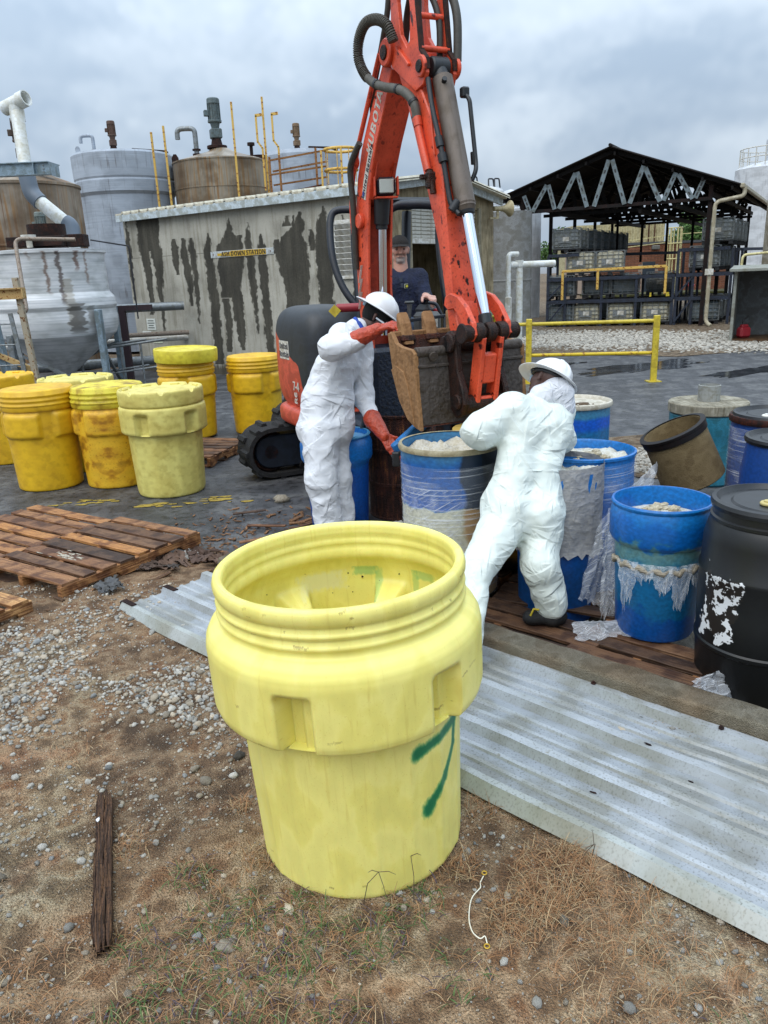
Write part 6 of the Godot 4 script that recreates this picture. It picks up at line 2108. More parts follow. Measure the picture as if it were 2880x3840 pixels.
func pallet(label: String, at: Vector3, turn: float, l: float, w: float, tones: Array, n := 8, skip := [], tilt := 0.0) -> Node3D:
	var t := thing("pallet", label, "pallet", at, turn, "wooden pallets on the ground")
	t.rotation.x = tilt
	var pitch := w / n
	for k in n:
		if k in skip:
			continue
		var me := plank_mesh(l, pitch * (0.74 + 0.1 * sin(k * 2.3 + at.x)), 0.018, k * 7 + int(absf(at.x) * 10), wood_tone(tones[k % tones.size()]))
		put_mesh("plank", me, t, Transform3D(Basis(Vector3.UP, sin(k * 3.1) * 0.008), Vector3(l / 2 + sin(k * 1.7) * 0.006, 0.094, pitch * (k + 0.5))))
	for k in 3:
		var b := MB.new()
		var x: float = [0.022, l / 2, l - 0.022][k]
		b.x = Transform3D(Basis(Vector3.UP, PI / 2), Vector3(x, 0, 0))
		b.ext([Vector2(0, 0), Vector2(-w * 0.14, 0), Vector2(-w * 0.17, 0.035), Vector2(-w * 0.36, 0.035), Vector2(-w * 0.39, 0), Vector2(-w * 0.61, 0), Vector2(-w * 0.64, 0.035), Vector2(-w * 0.83, 0.035), Vector2(-w * 0.86, 0), Vector2(-w, 0), Vector2(-w, 0.085), Vector2(0, 0.085)], 0.04, 0.003)
		obj("stringer", b, wood_tone(tones[0] if tones[0] == 7 else 3), t)
	for k in 4:
		put_mesh("bottom_plank", plank_mesh(l, 0.09, 0.016, 90 + k, wood_tone(tones[(k + 1) % tones.size()])), t, Transform3D(Basis(), Vector3(l / 2, -0.008, w * [0.06, 0.36, 0.64, 0.94][k])))
	return t

func make_pallets() -> void:
	pallet("weathered dark brown pallet nearest the kerb end, white spill on its boards", Vector3(-2.04, -0.015, -5.77), -0.582, 0.84, 1.16, [0, 2, 4, 6, 5, 1, 4, 0])
	pallet("weathered brown pallet left of the one with the white spill", Vector3(-2.90, -0.03, -6.26), -0.582, 0.97, 1.16, [3, 0, 1, 6, 0, 3, 1, 0])
	pallet("third brown pallet mostly out of frame on the left", Vector3(-3.55, -0.035, -5.25), -0.582, 0.97, 1.1, [0, 1, 3, 0, 1, 4, 0, 1])
	var p := pallet("new pale pine pallet corner at the left edge", Vector3(-2.83, -0.012, -4.63), -0.56, 0.9, 0.6, [7, 6, 7, 6, 7], 4)
	pallet("grey-brown pallet under the lidded yellow drums by the track", Vector3(-2.75, YA + 0.02, -9.45), -0.3, 1.25, 1.0, [1, 4, 2, 5, 1, 4], 7)
	var b := MB.new()
	rng.seed = 4
	for k in 30:
		var c := Vector2(0.42 + rng.randfn() * 0.09, 0.8 + rng.randfn() * 0.03)
		b.lump(Vector3(c.x, 0.1045, c.y), Vector3(0.026, 0.001, 0.006) * rng.randf_range(0.3, 1.5), k, 0.6, 3, 9)
	var s := obj("white_spill", b, mat("spill", "#b9b2a4", 0.8, 0.0, T.grime, 6.0))
	s.transform = Transform3D(Basis(Vector3.UP, -0.582), Vector3(-2.04, -0.015, -5.77))
	tag(s, "white chalky spill on the dark pallet boards", "spill")
	pallet("dark wet pallet under the crouching worker's boot", Vector3(0.35, -0.11, -4.35), -0.73, 1.1, 0.95, [5, 2, 5, 4, 5, 2], 7)
	pallet("dark wet pallet under the amber drum", Vector3(0.05, -0.112, -5.2), -0.73, 1.0, 1.0, [5, 2, 5, 5], 7)
	pallet("dark pallet corner under the small open blue drum", Vector3(1.12, -0.108, -3.72), -0.73, 0.62, 0.5, [4, 5, 2, 5], 4)
	pallet("dark pallet under the tall blue drum", Vector3(0.95, -0.113, -4.75), -0.5, 0.7, 0.75, [5, 2, 5, 5], 5)

func make_panel() -> void:
	mat("sheet", "#adb2b7", 0.36, 0.25, T.grime, 0.8)
	var dirty := ntex(512, 512, [[noise_bytes(512, 512, 91, 0.008, 5), [0.25, "#d4d0c4", 0.5, "#f0f0ee", 0.75, "#ffffff"]], [noise_bytes(512, 512, 92, 0.2, 3), [0.1, "#a8a49a", 0.35, "#ffffff", 1.0, "#ffffff"]], [noise_bytes(512, 512, 93, 0.03, 5), [0.0, "#c4b8a0", 0.08, "#ece8de", 0.14, "#ffffff", 1.0, "#ffffff"]]])
	(M.sheet as StandardMaterial3D).albedo_texture = dirty
	var t := thing("metal_roofing_sheet", "long ribbed white metal roofing sheet lying between the drum and the kerb", "roofing sheet", Vector3(-1.545, 0.0, -4.14), 0.0)
	var th := atan2(0.69, 0.724)   # runs towards +x +z
	t.rotation.y = -th
	var prof := [Vector2(0.0, -0.02), Vector2(0.004, -0.022), Vector2(0.0, -0.015), Vector2(-0.012, 0.03), Vector2(-0.03, 0.034)]
	prof = [Vector2(0.035, -0.012), Vector2(0.0, 0.036), Vector2(-0.03, 0.036), Vector2(-0.055, 0.004)]
	for m0 in [-0.29, -0.57, -0.85]:
		for e in [[0.19, 0.0], [0.184, 0.009], [0.166, 0.009], [0.16, 0.0], [0.115, 0.0], [0.109, 0.009], [0.091, 0.009], [0.085, 0.0]]:
			prof.append(Vector2(m0 + e[0], 0.004 + e[1]))
		for e in [[0.036, 0.0], [0.02, 0.036], [-0.02, 0.036], [-0.036, 0.0]]:
			prof.append(Vector2(m0 + e[0], 0.004 + e[1]))
	var b := MB.new()
	var nx := 46
	var lenx := 5.0
	var nz := FastNoiseLite.new()
	nz.seed = 12
	nz.frequency = 0.7
	var P := func(k: int, q: Vector2) -> Vector3:
		var x := lenx * k / nx
		return Vector3(x, q.y + 0.012 + nz.get_noise_2d(x, q.x) * 0.012, q.x + nz.get_noise_2d(x * 3.0, 9.0) * 0.004)
	for k in nx:
		for j in prof.size() - 1:
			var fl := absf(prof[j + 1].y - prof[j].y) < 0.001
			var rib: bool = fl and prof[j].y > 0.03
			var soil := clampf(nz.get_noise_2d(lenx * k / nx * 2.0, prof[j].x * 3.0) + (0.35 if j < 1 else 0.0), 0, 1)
			b.col = Color(1.85, 1.86, 1.86) if rib else (Color(1.5, 1.51, 1.52) if prof[j].y > 0.008 or prof[j + 1].y > 0.008 else Color(0.78, 0.79, 0.81))  # chalky rib paint, brightened further in colour to stand for sky reflection
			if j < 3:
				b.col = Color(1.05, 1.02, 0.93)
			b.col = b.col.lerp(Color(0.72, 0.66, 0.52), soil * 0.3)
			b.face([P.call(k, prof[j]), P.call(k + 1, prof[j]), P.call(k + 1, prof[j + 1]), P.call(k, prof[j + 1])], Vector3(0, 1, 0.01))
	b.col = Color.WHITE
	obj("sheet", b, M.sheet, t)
	b = MB.new()
	for m0 in [-0.015, -0.29]:
		b.box(Vector3(0.12, 0.006, 0.036), Vector3(0.055, 0.052, m0), 0.002)
		b.box(Vector3(0.003, 0.04, 0.05), Vector3(-0.003, 0.03, m0), 0.001)
	obj("rusted_end", b, mat("rust_patch", "#8a6048", 0.9, 0.1, T.rust, 4.0, T.b_fine, 1.0), t)
	b = MB.new()
	rng.seed = 8
	for k in 12:
		var x := rng.randf_range(2.6, 4.9)
		var m0: float = [-0.85, -0.57, -0.29, -0.03][k % 4]
		b.lump(Vector3(x, [0.052, 0.0505, 0.0505, 0.052][k % 4] if k % 3 == 0 else 0.018, m0 + (0.0 if k % 3 == 0 else rng.randf_range(0.06, 0.14))), Vector3(0.009, 0.0015, 0.0035) * rng.randf_range(0.5, 1.7), k, 0.4, 3, 6)
	tag(obj("rust_flecks", b, M.rust_patch, t), "", "", "", "stuff")
	for k in 5:
		b = MB.new()
		var x: float = [1.9, 2.55, 3.1, 3.9, 4.4][k]
		b.cyl(Vector3(x, 0.05, -0.85), Vector3(x, 0.056, -0.85), 0.011, -1, 10)
		b.cyl(Vector3(x, 0.055, -0.85), Vector3(x, 0.062, -0.85), 0.006, -1, 6)
		obj("screw", b, M.rust_dark, t)

func stone_mesh(sd: int, m: Material) -> ArrayMesh:
	var b := MB.new()
	b.lump(Vector3.ZERO, Vector3(1.0, 0.62, 0.8), sd, 0.28, 5, 7)
	return b.mesh(m)

func multi(called: String, me: Mesh, tr: Array, cols: Array, label: String) -> void:
	var mm := MultiMesh.new()
	mm.transform_format = MultiMesh.TRANSFORM_3D
	mm.use_colors = true
	mm.mesh = me
	mm.instance_count = tr.size()
	for k in tr.size():
		mm.set_instance_transform(k, tr[k])
		mm.set_instance_color(k, cols[k])
	var o := MultiMeshInstance3D.new()
	o.multimesh = mm
	o.name = numbered(called)
	add_child(o, true)
	o.set_meta("kind", "stuff")
	o.set_meta("label", label)

func blocked(x: float, z: float) -> bool:
	if Vector2(x + 0.115, z + 2.2).length() < 0.33:
		return true
	var p := Vector2(x, z) - K0
	if p.dot(KD) > -2.1 and p.dot(KN) > -0.02:
		return true
	return false

func make_litter() -> void:
	mat("stone", "#ffffff", 0.9, 0.0, T.grime, 8.0, T.b_fine, 0.3)
	rng.seed = 101
	var tr := [[], [], []]
	var cl := [[], [], []]
	for k in 52000:
		var x := 0.0
		var z := 0.0
		var s := 0.0
		if k < 15000:
			x = rng.randf_range(-3.2, -0.35)
			z = rng.randf_range(-4.15, -2.3)
			var e := gn.get_noise_2d(x * 9.0 + 7.0, z * 9.0) + 0.55 - absf(z + 3.25 - (x + 1.3) * 0.25) * 1.05
			if e < rng.randf() * 0.5:
				continue
			s = 0.0075 * exp(rng.randfn() * 0.42)
		else:
			x = rng.randf_range(-3.0, 2.2)
			z = rng.randf_range(-4.6, -0.9)
			var e := gn.get_noise_2d(x * 14.0 + 70.0, z * 14.0) + 0.34
			if e < rng.randf() * 0.6:
				continue
			s = 0.0036 * exp(rng.randfn() * 0.6)
		if blocked(x, z):
			continue
		var b := Basis(Vector3.UP, rng.randf() * TAU) * Basis(Vector3.RIGHT, rng.randf_range(-0.4, 0.4))
		tr[k % 3].append(Transform3D(b.scaled(Vector3.ONE * s), Vector3(x, dirt_height(x, z) + s * 0.3, z)))
		var g := rng.randf_range(0.34, 0.78)
		var c := Color(g, g * 0.985, g * 0.94)
		if rng.randf() < 0.4:
			c = Color(g, g * 0.88, g * 0.72)
		elif rng.randf() < 0.1:
			c = Color(g * 0.7, g * 0.74, g * 0.78)
		cl[k % 3].append(c)
	for k in 3:
		multi("gravel", stone_mesh(k + 1, M.stone), tr[k], cl[k], "grey and tan gravel stones scattered on the soil")
	tr = []
	cl = []
	var gb := MB.new()
	gb.lump(Vector3.ZERO, Vector3(1.0, 0.7, 0.8), 77, 0.3, 3, 5)
	for k in 110000:
		var x := rng.randf_range(-2.2, 1.7)
		var z := -0.95 - 2.8 * pow(rng.randf(), 1.3)
		var e := gn.get_noise_2d(x * 17.0 - 20.0, z * 17.0) + 0.45
		if e < rng.randf() * 0.8 or blocked(x, z):
			continue
		var s := 0.0011 * exp(rng.randfn() * 0.5)
		tr.append(Transform3D(Basis(Vector3.UP, rng.randf() * TAU).scaled(Vector3.ONE * s), Vector3(x, dirt_height(x, z) + s * 0.3, z)))
		var g := rng.randf_range(0.2, 0.95)
		cl.append(Color(g, g * 0.88, g * 0.72) if rng.randf() > 0.15 else Color(g, g * 0.98, g * 0.95))
	multi("grit", gb.mesh(M.stone), tr, cl, "fine pale grit on the soil in front")
	tr = []
	cl = []
	for k in 3800:
		var u := rng.randf()
		var v := rng.randf()
		var p := Vector3(1.9, 0, -8.5).lerp(Vector3(7.2, 0, -6.8), u).lerp(Vector3(2.3, 0, -7.2).lerp(Vector3(6.0, 0, -5.5), u), v)
		var s := rng.randf_range(0.012, 0.03)
		tr.append(Transform3D(Basis(Vector3.UP, rng.randf() * TAU).scaled(Vector3.ONE * s), Vector3(p.x, YA + 0.012, p.z)))
		var g := rng.randf_range(0.3, 0.6)
		cl.append(Color(g, g * 0.97, g * 0.9))
	for k in 6000:
		var p := Vector3(3.6, 0, -22.0).lerp(Vector3(10.5, 0, -17.5), rng.randf()) + Vector3(rng.randf_range(-2.5, 1.5), 0, rng.randf_range(-4.0, 1.2))
		var s := rng.randf_range(0.02, 0.06)
		tr.append(Transform3D(Basis(Vector3.UP, rng.randf() * TAU).scaled(Vector3.ONE * s), Vector3(p.x, YA + 0.012, p.z)))
		var g := rng.randf_range(0.28, 0.6)
		cl.append(Color(g, g * 0.97, g * 0.9))
	multi("crushed_stone", stone_mesh(9, M.stone), tr, cl, "pale crushed stone on the strip and the lot")
	var rocks := [[-0.92, -6.7, 0.075, "tan rock on the asphalt beside the track", 0.62], [-0.62, -2.66, 0.03, "dark grey stone left of the drum", 0.3], [-0.72, -2.5, 0.026, "flat tan stone left of the drum", 0.55], [-0.78, -2.58, 0.022, "pale tan stone beside the gravel patch", 0.6], [-0.33, -1.83, 0.022, "white stone in front of the drum's foot", 0.85], [-1.28, -2.02, 0.022, "grey stone left of the rotten board", 0.5], [0.47, -1.77, 0.02, "grey stone beside the wire", 0.45], [-0.5, -1.72, 0.028, "pale long stone in the grass before the drum", 0.62], [0.42, -2.35, 0.03, "grey stone by the sheet edge right of the drum", 0.35], [-0.43, -2.3, 0.024, "white stone by the drum's left foot", 0.7]]
	for k in rocks.size():
		var r: Array = rocks[k]
		var b := MB.new()
		b.lump(Vector3.ZERO, Vector3(r[2], r[2] * 0.55, r[2] * 0.7), 40 + k, 0.25, 6, 9)
		var o := obj("stone", b, M.stone)
		o.position = Vector3(r[0], (dirt_height(r[0], r[1]) if r[1] > -5.0 else YA) + r[2] * 0.3, r[1])
		o.rotation.y = k * 1.3
		(o.mesh as ArrayMesh).surface_set_material(0, mat("rock%d" % k, "#%s" % Color(r[4], r[4] * 0.95, r[4] * 0.86).to_html(false), 0.9, 0.0, T.grime, 6.0, T.b_fine, 0.4))
		tag(o, r[3], "stone", "loose stones on the soil")
	var bl := MB.new()
	var rows := []
	for k in 6:
		var t := k / 5.0
		var w := 0.5 * (1.0 - t * t) + 0.03
		rows.append(PackedVector3Array([Vector3(-w, t - 0.35 * t * t, t * t * 0.75), Vector3(w, t - 0.35 * t * t, t * t * 0.75)]))
	bl.grid(rows)
	var gm := mat("grass", "#ffffff", 0.7, 0.0, T.leaf, 4.0)
	gm.cull_mode = BaseMaterial3D.CULL_DISABLED
	gm.backlight_enabled = true
	gm.backlight = Color(0.12, 0.14, 0.05)
	var blade := bl.mesh(gm)
	var tufts := [[-0.527, -1.82, 0.16, 190, 1], [-0.3, -1.76, 0.17, 190, 1], [-0.08, -1.72, 0.13, 120, 1], [-0.33, -1.56, 0.2, 210, 1], [-0.58, -1.6, 0.15, 150, 1], [-0.75, -1.75, 0.12, 80, 1], [-1.0, -1.62, 0.2, 110, 2], [0.49, -1.96, 0.17, 420, 2], [0.36, -1.8, 0.14, 260, 2], [0.18, -2.0, 0.1, 110, 2], [0.62, -1.78, 0.2, 260, 2], [0.55, -1.55, 0.22, 140, 2], [0.78, -1.55, 0.2, 130, 2], [-0.45, -2.05, 0.08, 70, 2], [-0.55, -2.35, 0.06, 60, 2], [-0.66, -2.0, 0.09, 70, 1], [0.15, -1.6, 0.12, 50, 1], [-0.9, -2.15, 0.09, 60, 2], [0.3, -2.28, 0.08, 60, 2], [-1.3, -2.75, 0.14, 60, 2], [-0.6, -3.0, 0.1, 40, 2], [-1.5, -1.9, 0.16, 70, 2], [-0.75, -1.45, 0.15, 130, 1], [-0.15, -1.42, 0.16, 120, 1], [0.75, -1.3, 0.2, 120, 1], [0.05, -1.86, 0.12, 90, 1]]
	tr = []
	cl = []
	var trd := []
	var cld := []
	for q in tufts:
		for k in int(q[3] * 2.2):
			var a := rng.randf() * TAU
			var rr: float = q[2] * sqrt(rng.randf()) * 0.8
			var x: float = q[0] + cos(a) * rr
			var z: float = q[1] + sin(a) * rr
			if blocked(x, z):
				continue
			var green: bool = q[4] == 1 and rng.randf() < 0.36
			var l := rng.randf_range(0.025, 0.075) if green else rng.randf_range(0.025, 0.085)
			var w := rng.randf_range(0.0022, 0.0045) if green else rng.randf_range(0.001, 0.0022)
			var b := Basis(Vector3.UP, rng.randf() * TAU) * Basis(Vector3.RIGHT, rng.randf_range(0.1, 1.25))
			var at := Transform3D(b * Basis.from_scale(Vector3(w, l, l)), Vector3(x, dirt_height(x, z) + 0.003, z))
			var v := rng.randf_range(0.6, 1.3)
			if green:
				tr.append(at)
				cl.append(Color(0.075 * v, 0.13 * v, 0.03 * v) if rng.randf() > 0.3 else Color(0.085, 0.06, 0.075))
			else:
				trd.append(at)
				cld.append(Color(0.36 * v, 0.18 * v, 0.075 * v) if rng.randf() > 0.35 else Color(0.46 * v, 0.33 * v, 0.18 * v))
	for k in 15000:
		var x := rng.randf_range(-2.6, 1.9)
		var z := rng.randf_range(-4.4, -1.0)
		var e := gn.get_noise_2d(x * 11.0 - 60.0, z * 11.0)
		if e + 0.2 < rng.randf() * 0.45 or blocked(x, z):
			continue
		var l := rng.randf_range(0.015, 0.07)
		var b := Basis(Vector3.UP, rng.randf() * TAU) * Basis(Vector3.RIGHT, rng.randf_range(1.2, 1.6))
		trd.append(Transform3D(b * Basis.from_scale(Vector3(rng.randf_range(0.0008, 0.002), l, l * 0.5)), Vector3(x, dirt_height(x, z) + rng.randf_range(0.002, 0.01), z)))
		var v := rng.randf_range(0.4, 1.2)
		cld.append(Color(0.36 * v, 0.22 * v, 0.115 * v))
	multi("grass", blade, tr, cl, "sparse green crabgrass blades in front of the drum")
	multi("dead_grass", blade, trd, cld, "brown dead grass and straw on the soil")
	var weeds := [[-0.11, -1.86, 0.13, "thin forked seed stalk against the drum's foot"], [0.04, -1.85, 0.12, "second thin seed stalk against the drum's foot"], [0.62, -2.02, 0.16, "dark seed stalk leaning over the metal sheet"]]
	for k in weeds.size():
		var q: Array = weeds[k]
		var t := thing("weed_stalk", q[3], "weed", Vector3(q[0], dirt_height(q[0], q[1]), q[1]), k * 2.0)
		var b := MB.new()
		var top := Vector3(0.05, q[2], 0.02) if k < 2 else Vector3(0.13, q[2], -0.06)
		b.tube([Vector3.ZERO, top * 0.55 + Vector3(-0.012, 0.01, 0), top], [0.0014, 0.0012, 0.001], 5)
		for j in 3:
			var d: Vector3 = [Vector3(0.05, 0.01, 0.01), Vector3(-0.03, 0.03, 0.02), Vector3(0.02, -0.05, 0.03)][j]
			b.tube([top, top + d * 0.6, top + d + Vector3(0, -0.012, 0)], [0.0011, 0.001, 0.0006], 5)
		obj("stalk", b, mat("weed", "#4a3f34", 0.8), t)
	var t := thing("rotten_board", "dark rotten split board lying in the soil at lower left", "board", Vector3(-0.965, 0.012, -2.08), 0.0)
	t.rotation.y = -1.262
	var grain := ntex(512, 512, [[noise_bytes(512, 512, 95, 0.1, 4, FastNoiseLite.TYPE_SIMPLEX_SMOOTH, FastNoiseLite.FRACTAL_FBM, 24, 1), [0.1, "#2e211a", 0.4, "#5c4536", 0.6, "#7a5c44", 0.85, "#92714e"]], [noise_bytes(512, 512, 96, 0.06, 4), [0.15, "#7a6a60", 0.45, "#ffffff", 1.0, "#ffffff"]]])
	mat("rotten", "#cfc2b4", 0.9, 0.0, grain, 2.4, T.b_hstrk, 3.0)
	rng.seed = 14
	for k in 4:
		var zz: float = [-0.021, -0.008, 0.008, 0.0215][k]
		var hw: float = [0.0085, 0.0055, 0.0105, 0.0045][k]
		var x0 := -0.40 + rng.randf_range(0, 0.05)
		var x1 := 0.41 - rng.randf_range(0, 0.06)
		var b := MB.new()
		rows = []
		var hh := 0.018 + rng.randf_range(-0.004, 0.004)
		for i in 25:
			var x := lerpf(x0, x1, i / 24.0)
			var row := PackedVector3Array()
			var tp := minf(1.0, minf(i, 24 - i) / 2.0 + 0.35)
			var wob := gn.get_noise_2d(x * 60.0, k * 40.0) * 0.006
			for e in [[-1, -1], [1, -1], [1.0, 0.8], [0.7, 1], [0.25, 0.86], [-0.2, 1.0], [-0.7, 0.9], [-1, 0.7]]:
				row.append(Vector3(x, e[1] * hh * tp + wob * 0.5 + gn.get_noise_2d(x * 200.0, k * 20.0 + e[0] * 9) * 0.004, zz + e[0] * hw * tp + wob))
			rows.append(row)
		b.grid(rows, true)
		obj("splinter", b, M.rotten, t)
	var b := MB.new()
	b.lump(Vector3(-0.18, 0.026, 0.016), Vector3(0.012, 0.003, 0.008), 3, 0.5, 4, 7)
	obj("paper_scrap", b, mat("paper", "#d8dade", 0.7), t)
	t = thing("lead_wire", "bent white wire with a yellow eyelet at each end on the soil", "wire", Vector3.ZERO)
	var wp := []
	for q in [[0.262, -1.953], [0.247, -1.925], [0.249, -1.91], [0.216, -1.875], [0.203, -1.83], [0.196, -1.78], [0.202, -1.735], [0.222, -1.713], [0.236, -1.728], [0.238, -1.70]]:
		wp.append(Vector3(q[0], dirt_height(q[0], q[1]) + 0.006, q[1]))
	b = MB.new()
	b.tube(arc_path(wp, 0.02, 4), 0.0019, 7)
	obj("insulated_wire", b, mat("wire_white", "#dcd8c6", 0.5), t)
	for e in [[0.266, -1.963], [0.236, -1.69]]:
		b = MB.new()
		var pth := []
		for k in 17:
			pth.append(Vector3(e[0] + cos(TAU * k / 16) * 0.0075, dirt_height(e[0], e[1]) + 0.008, e[1] + sin(TAU * k / 16) * 0.0075))
		b.tube(pth, 0.002, 6, false)
		obj("eyelet", b, mat("brass", "#c9a43c", 0.4, 0.5), t)
	tr = []
	cl = []
	var bb := MB.new()
	bb.box(Vector3(1, 0.12, 0.28), Vector3.ZERO, 0.03)
	var chip := bb.mesh(mat("chip", "#ffffff", 0.9, 0.0, T.wood, 1.5))
	for k in 900:
		var u := rng.randf()
		var x := rng.randf_range(-2.0, -0.35)
		var z := -5.75 + rng.randfn() * 0.42 + (0.0 if x > -1.3 else (x + 1.3) * -0.9)
		var s := 0.02 * exp(rng.randfn() * 0.7)
		var y := maxf(dirt_height(x, z), YA) + 0.008
		tr.append(Transform3D((Basis(Vector3.UP, rng.randf() * TAU) * Basis(Vector3.BACK, rng.randfn() * 0.2)).scaled(Vector3.ONE * s), Vector3(x, y, z)))
		var v := rng.randf_range(0.15, 0.6)
		cl.append(Color(v, v * 0.7, v * 0.5))
	multi("wood_chips", chip, tr, cl, "brown bark chips and splinters by the end of the kerb")
	var sc := [[-1.5, -4.98, 0.22, 0.3, "#6b5548", "curled brown sheet scrap beside the pallet corner"], [-1.28, -5.08, 0.2, 2.0, "#5a463c", "large curled brown scrap by the kerb end"], [-1.38, -5.1, 0.1, 1.0, "#c9c8c6", "crumpled white scrap beside the pallet stringer"], [-1.62, -4.86, 0.13, 1.2, "#5c4c44", "small curled brown scrap on the soil"], [-1.72, -4.42, 0.14, 0.6, "#55575a", "flat dark grey scrap on bare soil"], [-1.1, -4.95, 0.22, 2.6, "#6e5648", "brown scrap hanging over the end of the kerb"], [-1.42, -4.78, 0.1, 3.4, "#4c4440", "dark scrap on the soil by the sheet"]]
	for k in sc.size():
		var q: Array = sc[k]
		var o := obj("sheet_scrap", drape([Vector3(-q[2] / 2, 0.02, -q[2] / 2), Vector3(q[2] / 2, 0.05, -q[2] / 2), Vector3(q[2] * 0.6, 0.012, q[2] * 0.45), Vector3(-q[2] * 0.4, 0.01, q[2] / 2)], 14, 14, q[2] * 0.22, 200 + k, 0.6), mat("scrap%d" % k, q[4], 0.85, 0.0, T.grime, 3.0))
		o.position = Vector3(q[0], dirt_height(q[0], q[1]) + 0.02, q[1])
		o.rotation.y = q[3]
		tag(o, q[5], "scrap", "torn sheet scraps by the kerb end")
	for k in 5:
		b = MB.new()
		var l: float = [0.5, 0.34, 0.28, 0.4, 0.22][k]
		b.bar(Vector3(-l / 2, 0, 0), Vector3(l / 2, 0.015, 0), 0.035, 0.014, 0.004)
		var o := obj("wood_stick", b, wood_tone([2, 1, 5, 4, 0][k]))
		var at := Vector3([-0.78, -0.95, -1.15, -0.6, -1.0][k], 0, [-5.62, -5.9, -6.3, -5.9, -5.55][k])
		o.position = Vector3(at.x, maxf(dirt_height(at.x, at.z), YA) + 0.025, at.z)
		o.rotation.y = [0.5, -0.3, 0.1, 0.7, 0.2][k]
		tag(o, ["longest splintered stick in the bark chips", "grey splintered stick on the chips near the rock", "thin dark stick on the wet asphalt", "brown stick beside the bright blue drum", "short stick at the kerb end"][k], "stick", "sticks among the chips")
	var o2 := obj("plastic_bag", drape([Vector3(-0.3, 0.05, -0.1), Vector3(0.35, 0.06, -0.1), Vector3(0.35, 0.02, 0.18), Vector3(-0.3, 0.02, 0.18)], 24, 10, 0.07, 301, 0.3), mat("bag", "#c9c9cc", 0.5, 0.0, T.white, 2.0))
	o2.position = Vector3(0.0, YA + 0.03, -5.55)
	tag(o2, "crumpled white plastic sheet on the ground beside the bright blue drum", "plastic sheet")
	rng.seed = 31
	for k in 3:
		b = MB.new()
		var c: Vector3 = [Vector3(-2.05, YA + 0.004, -6.75), Vector3(-2.75, YA + 0.004, -6.95), Vector3(-1.55, YA + 0.004, -6.85)][k]
		for j in 16:
			var p := c + Vector3(rng.randfn() * 0.12, 0, rng.randfn() * 0.05)
			b.lump(p, Vector3(0.05, 0.0012, 0.022) * rng.randf_range(0.3, 1.4), j, 0.5, 3, 7)
		tag(obj("paint_spot", b, mat("spot", "#a8923c", 0.8, 0.0, T.grime, 3.0)), ["yellow paint spots on the asphalt in front of the pale drum", "faded yellow spots left of the pale drum", "faint yellow spots right of the pale drum"][k], "paint spot", "yellow paint spots on the asphalt")

func superlump(o: Vector3, h: Vector3, e: float, nu := 40, nv := 24) -> Array:
	var rows := []
	for j in nv + 1:
		var row := PackedVector3Array()
		var t := PI * (float(j) / nv - 0.5)
		for i in nu:
			var p := TAU * i / nu
			var f := func(c: float) -> float: return signf(c) * pow(absf(c), 2.0 / e)
			row.append(o + Vector3(f.call(cos(t)) * f.call(cos(p)), f.call(sin(t)), -f.call(cos(t)) * f.call(sin(p))) * h)
		rows.append(row)
	return rows

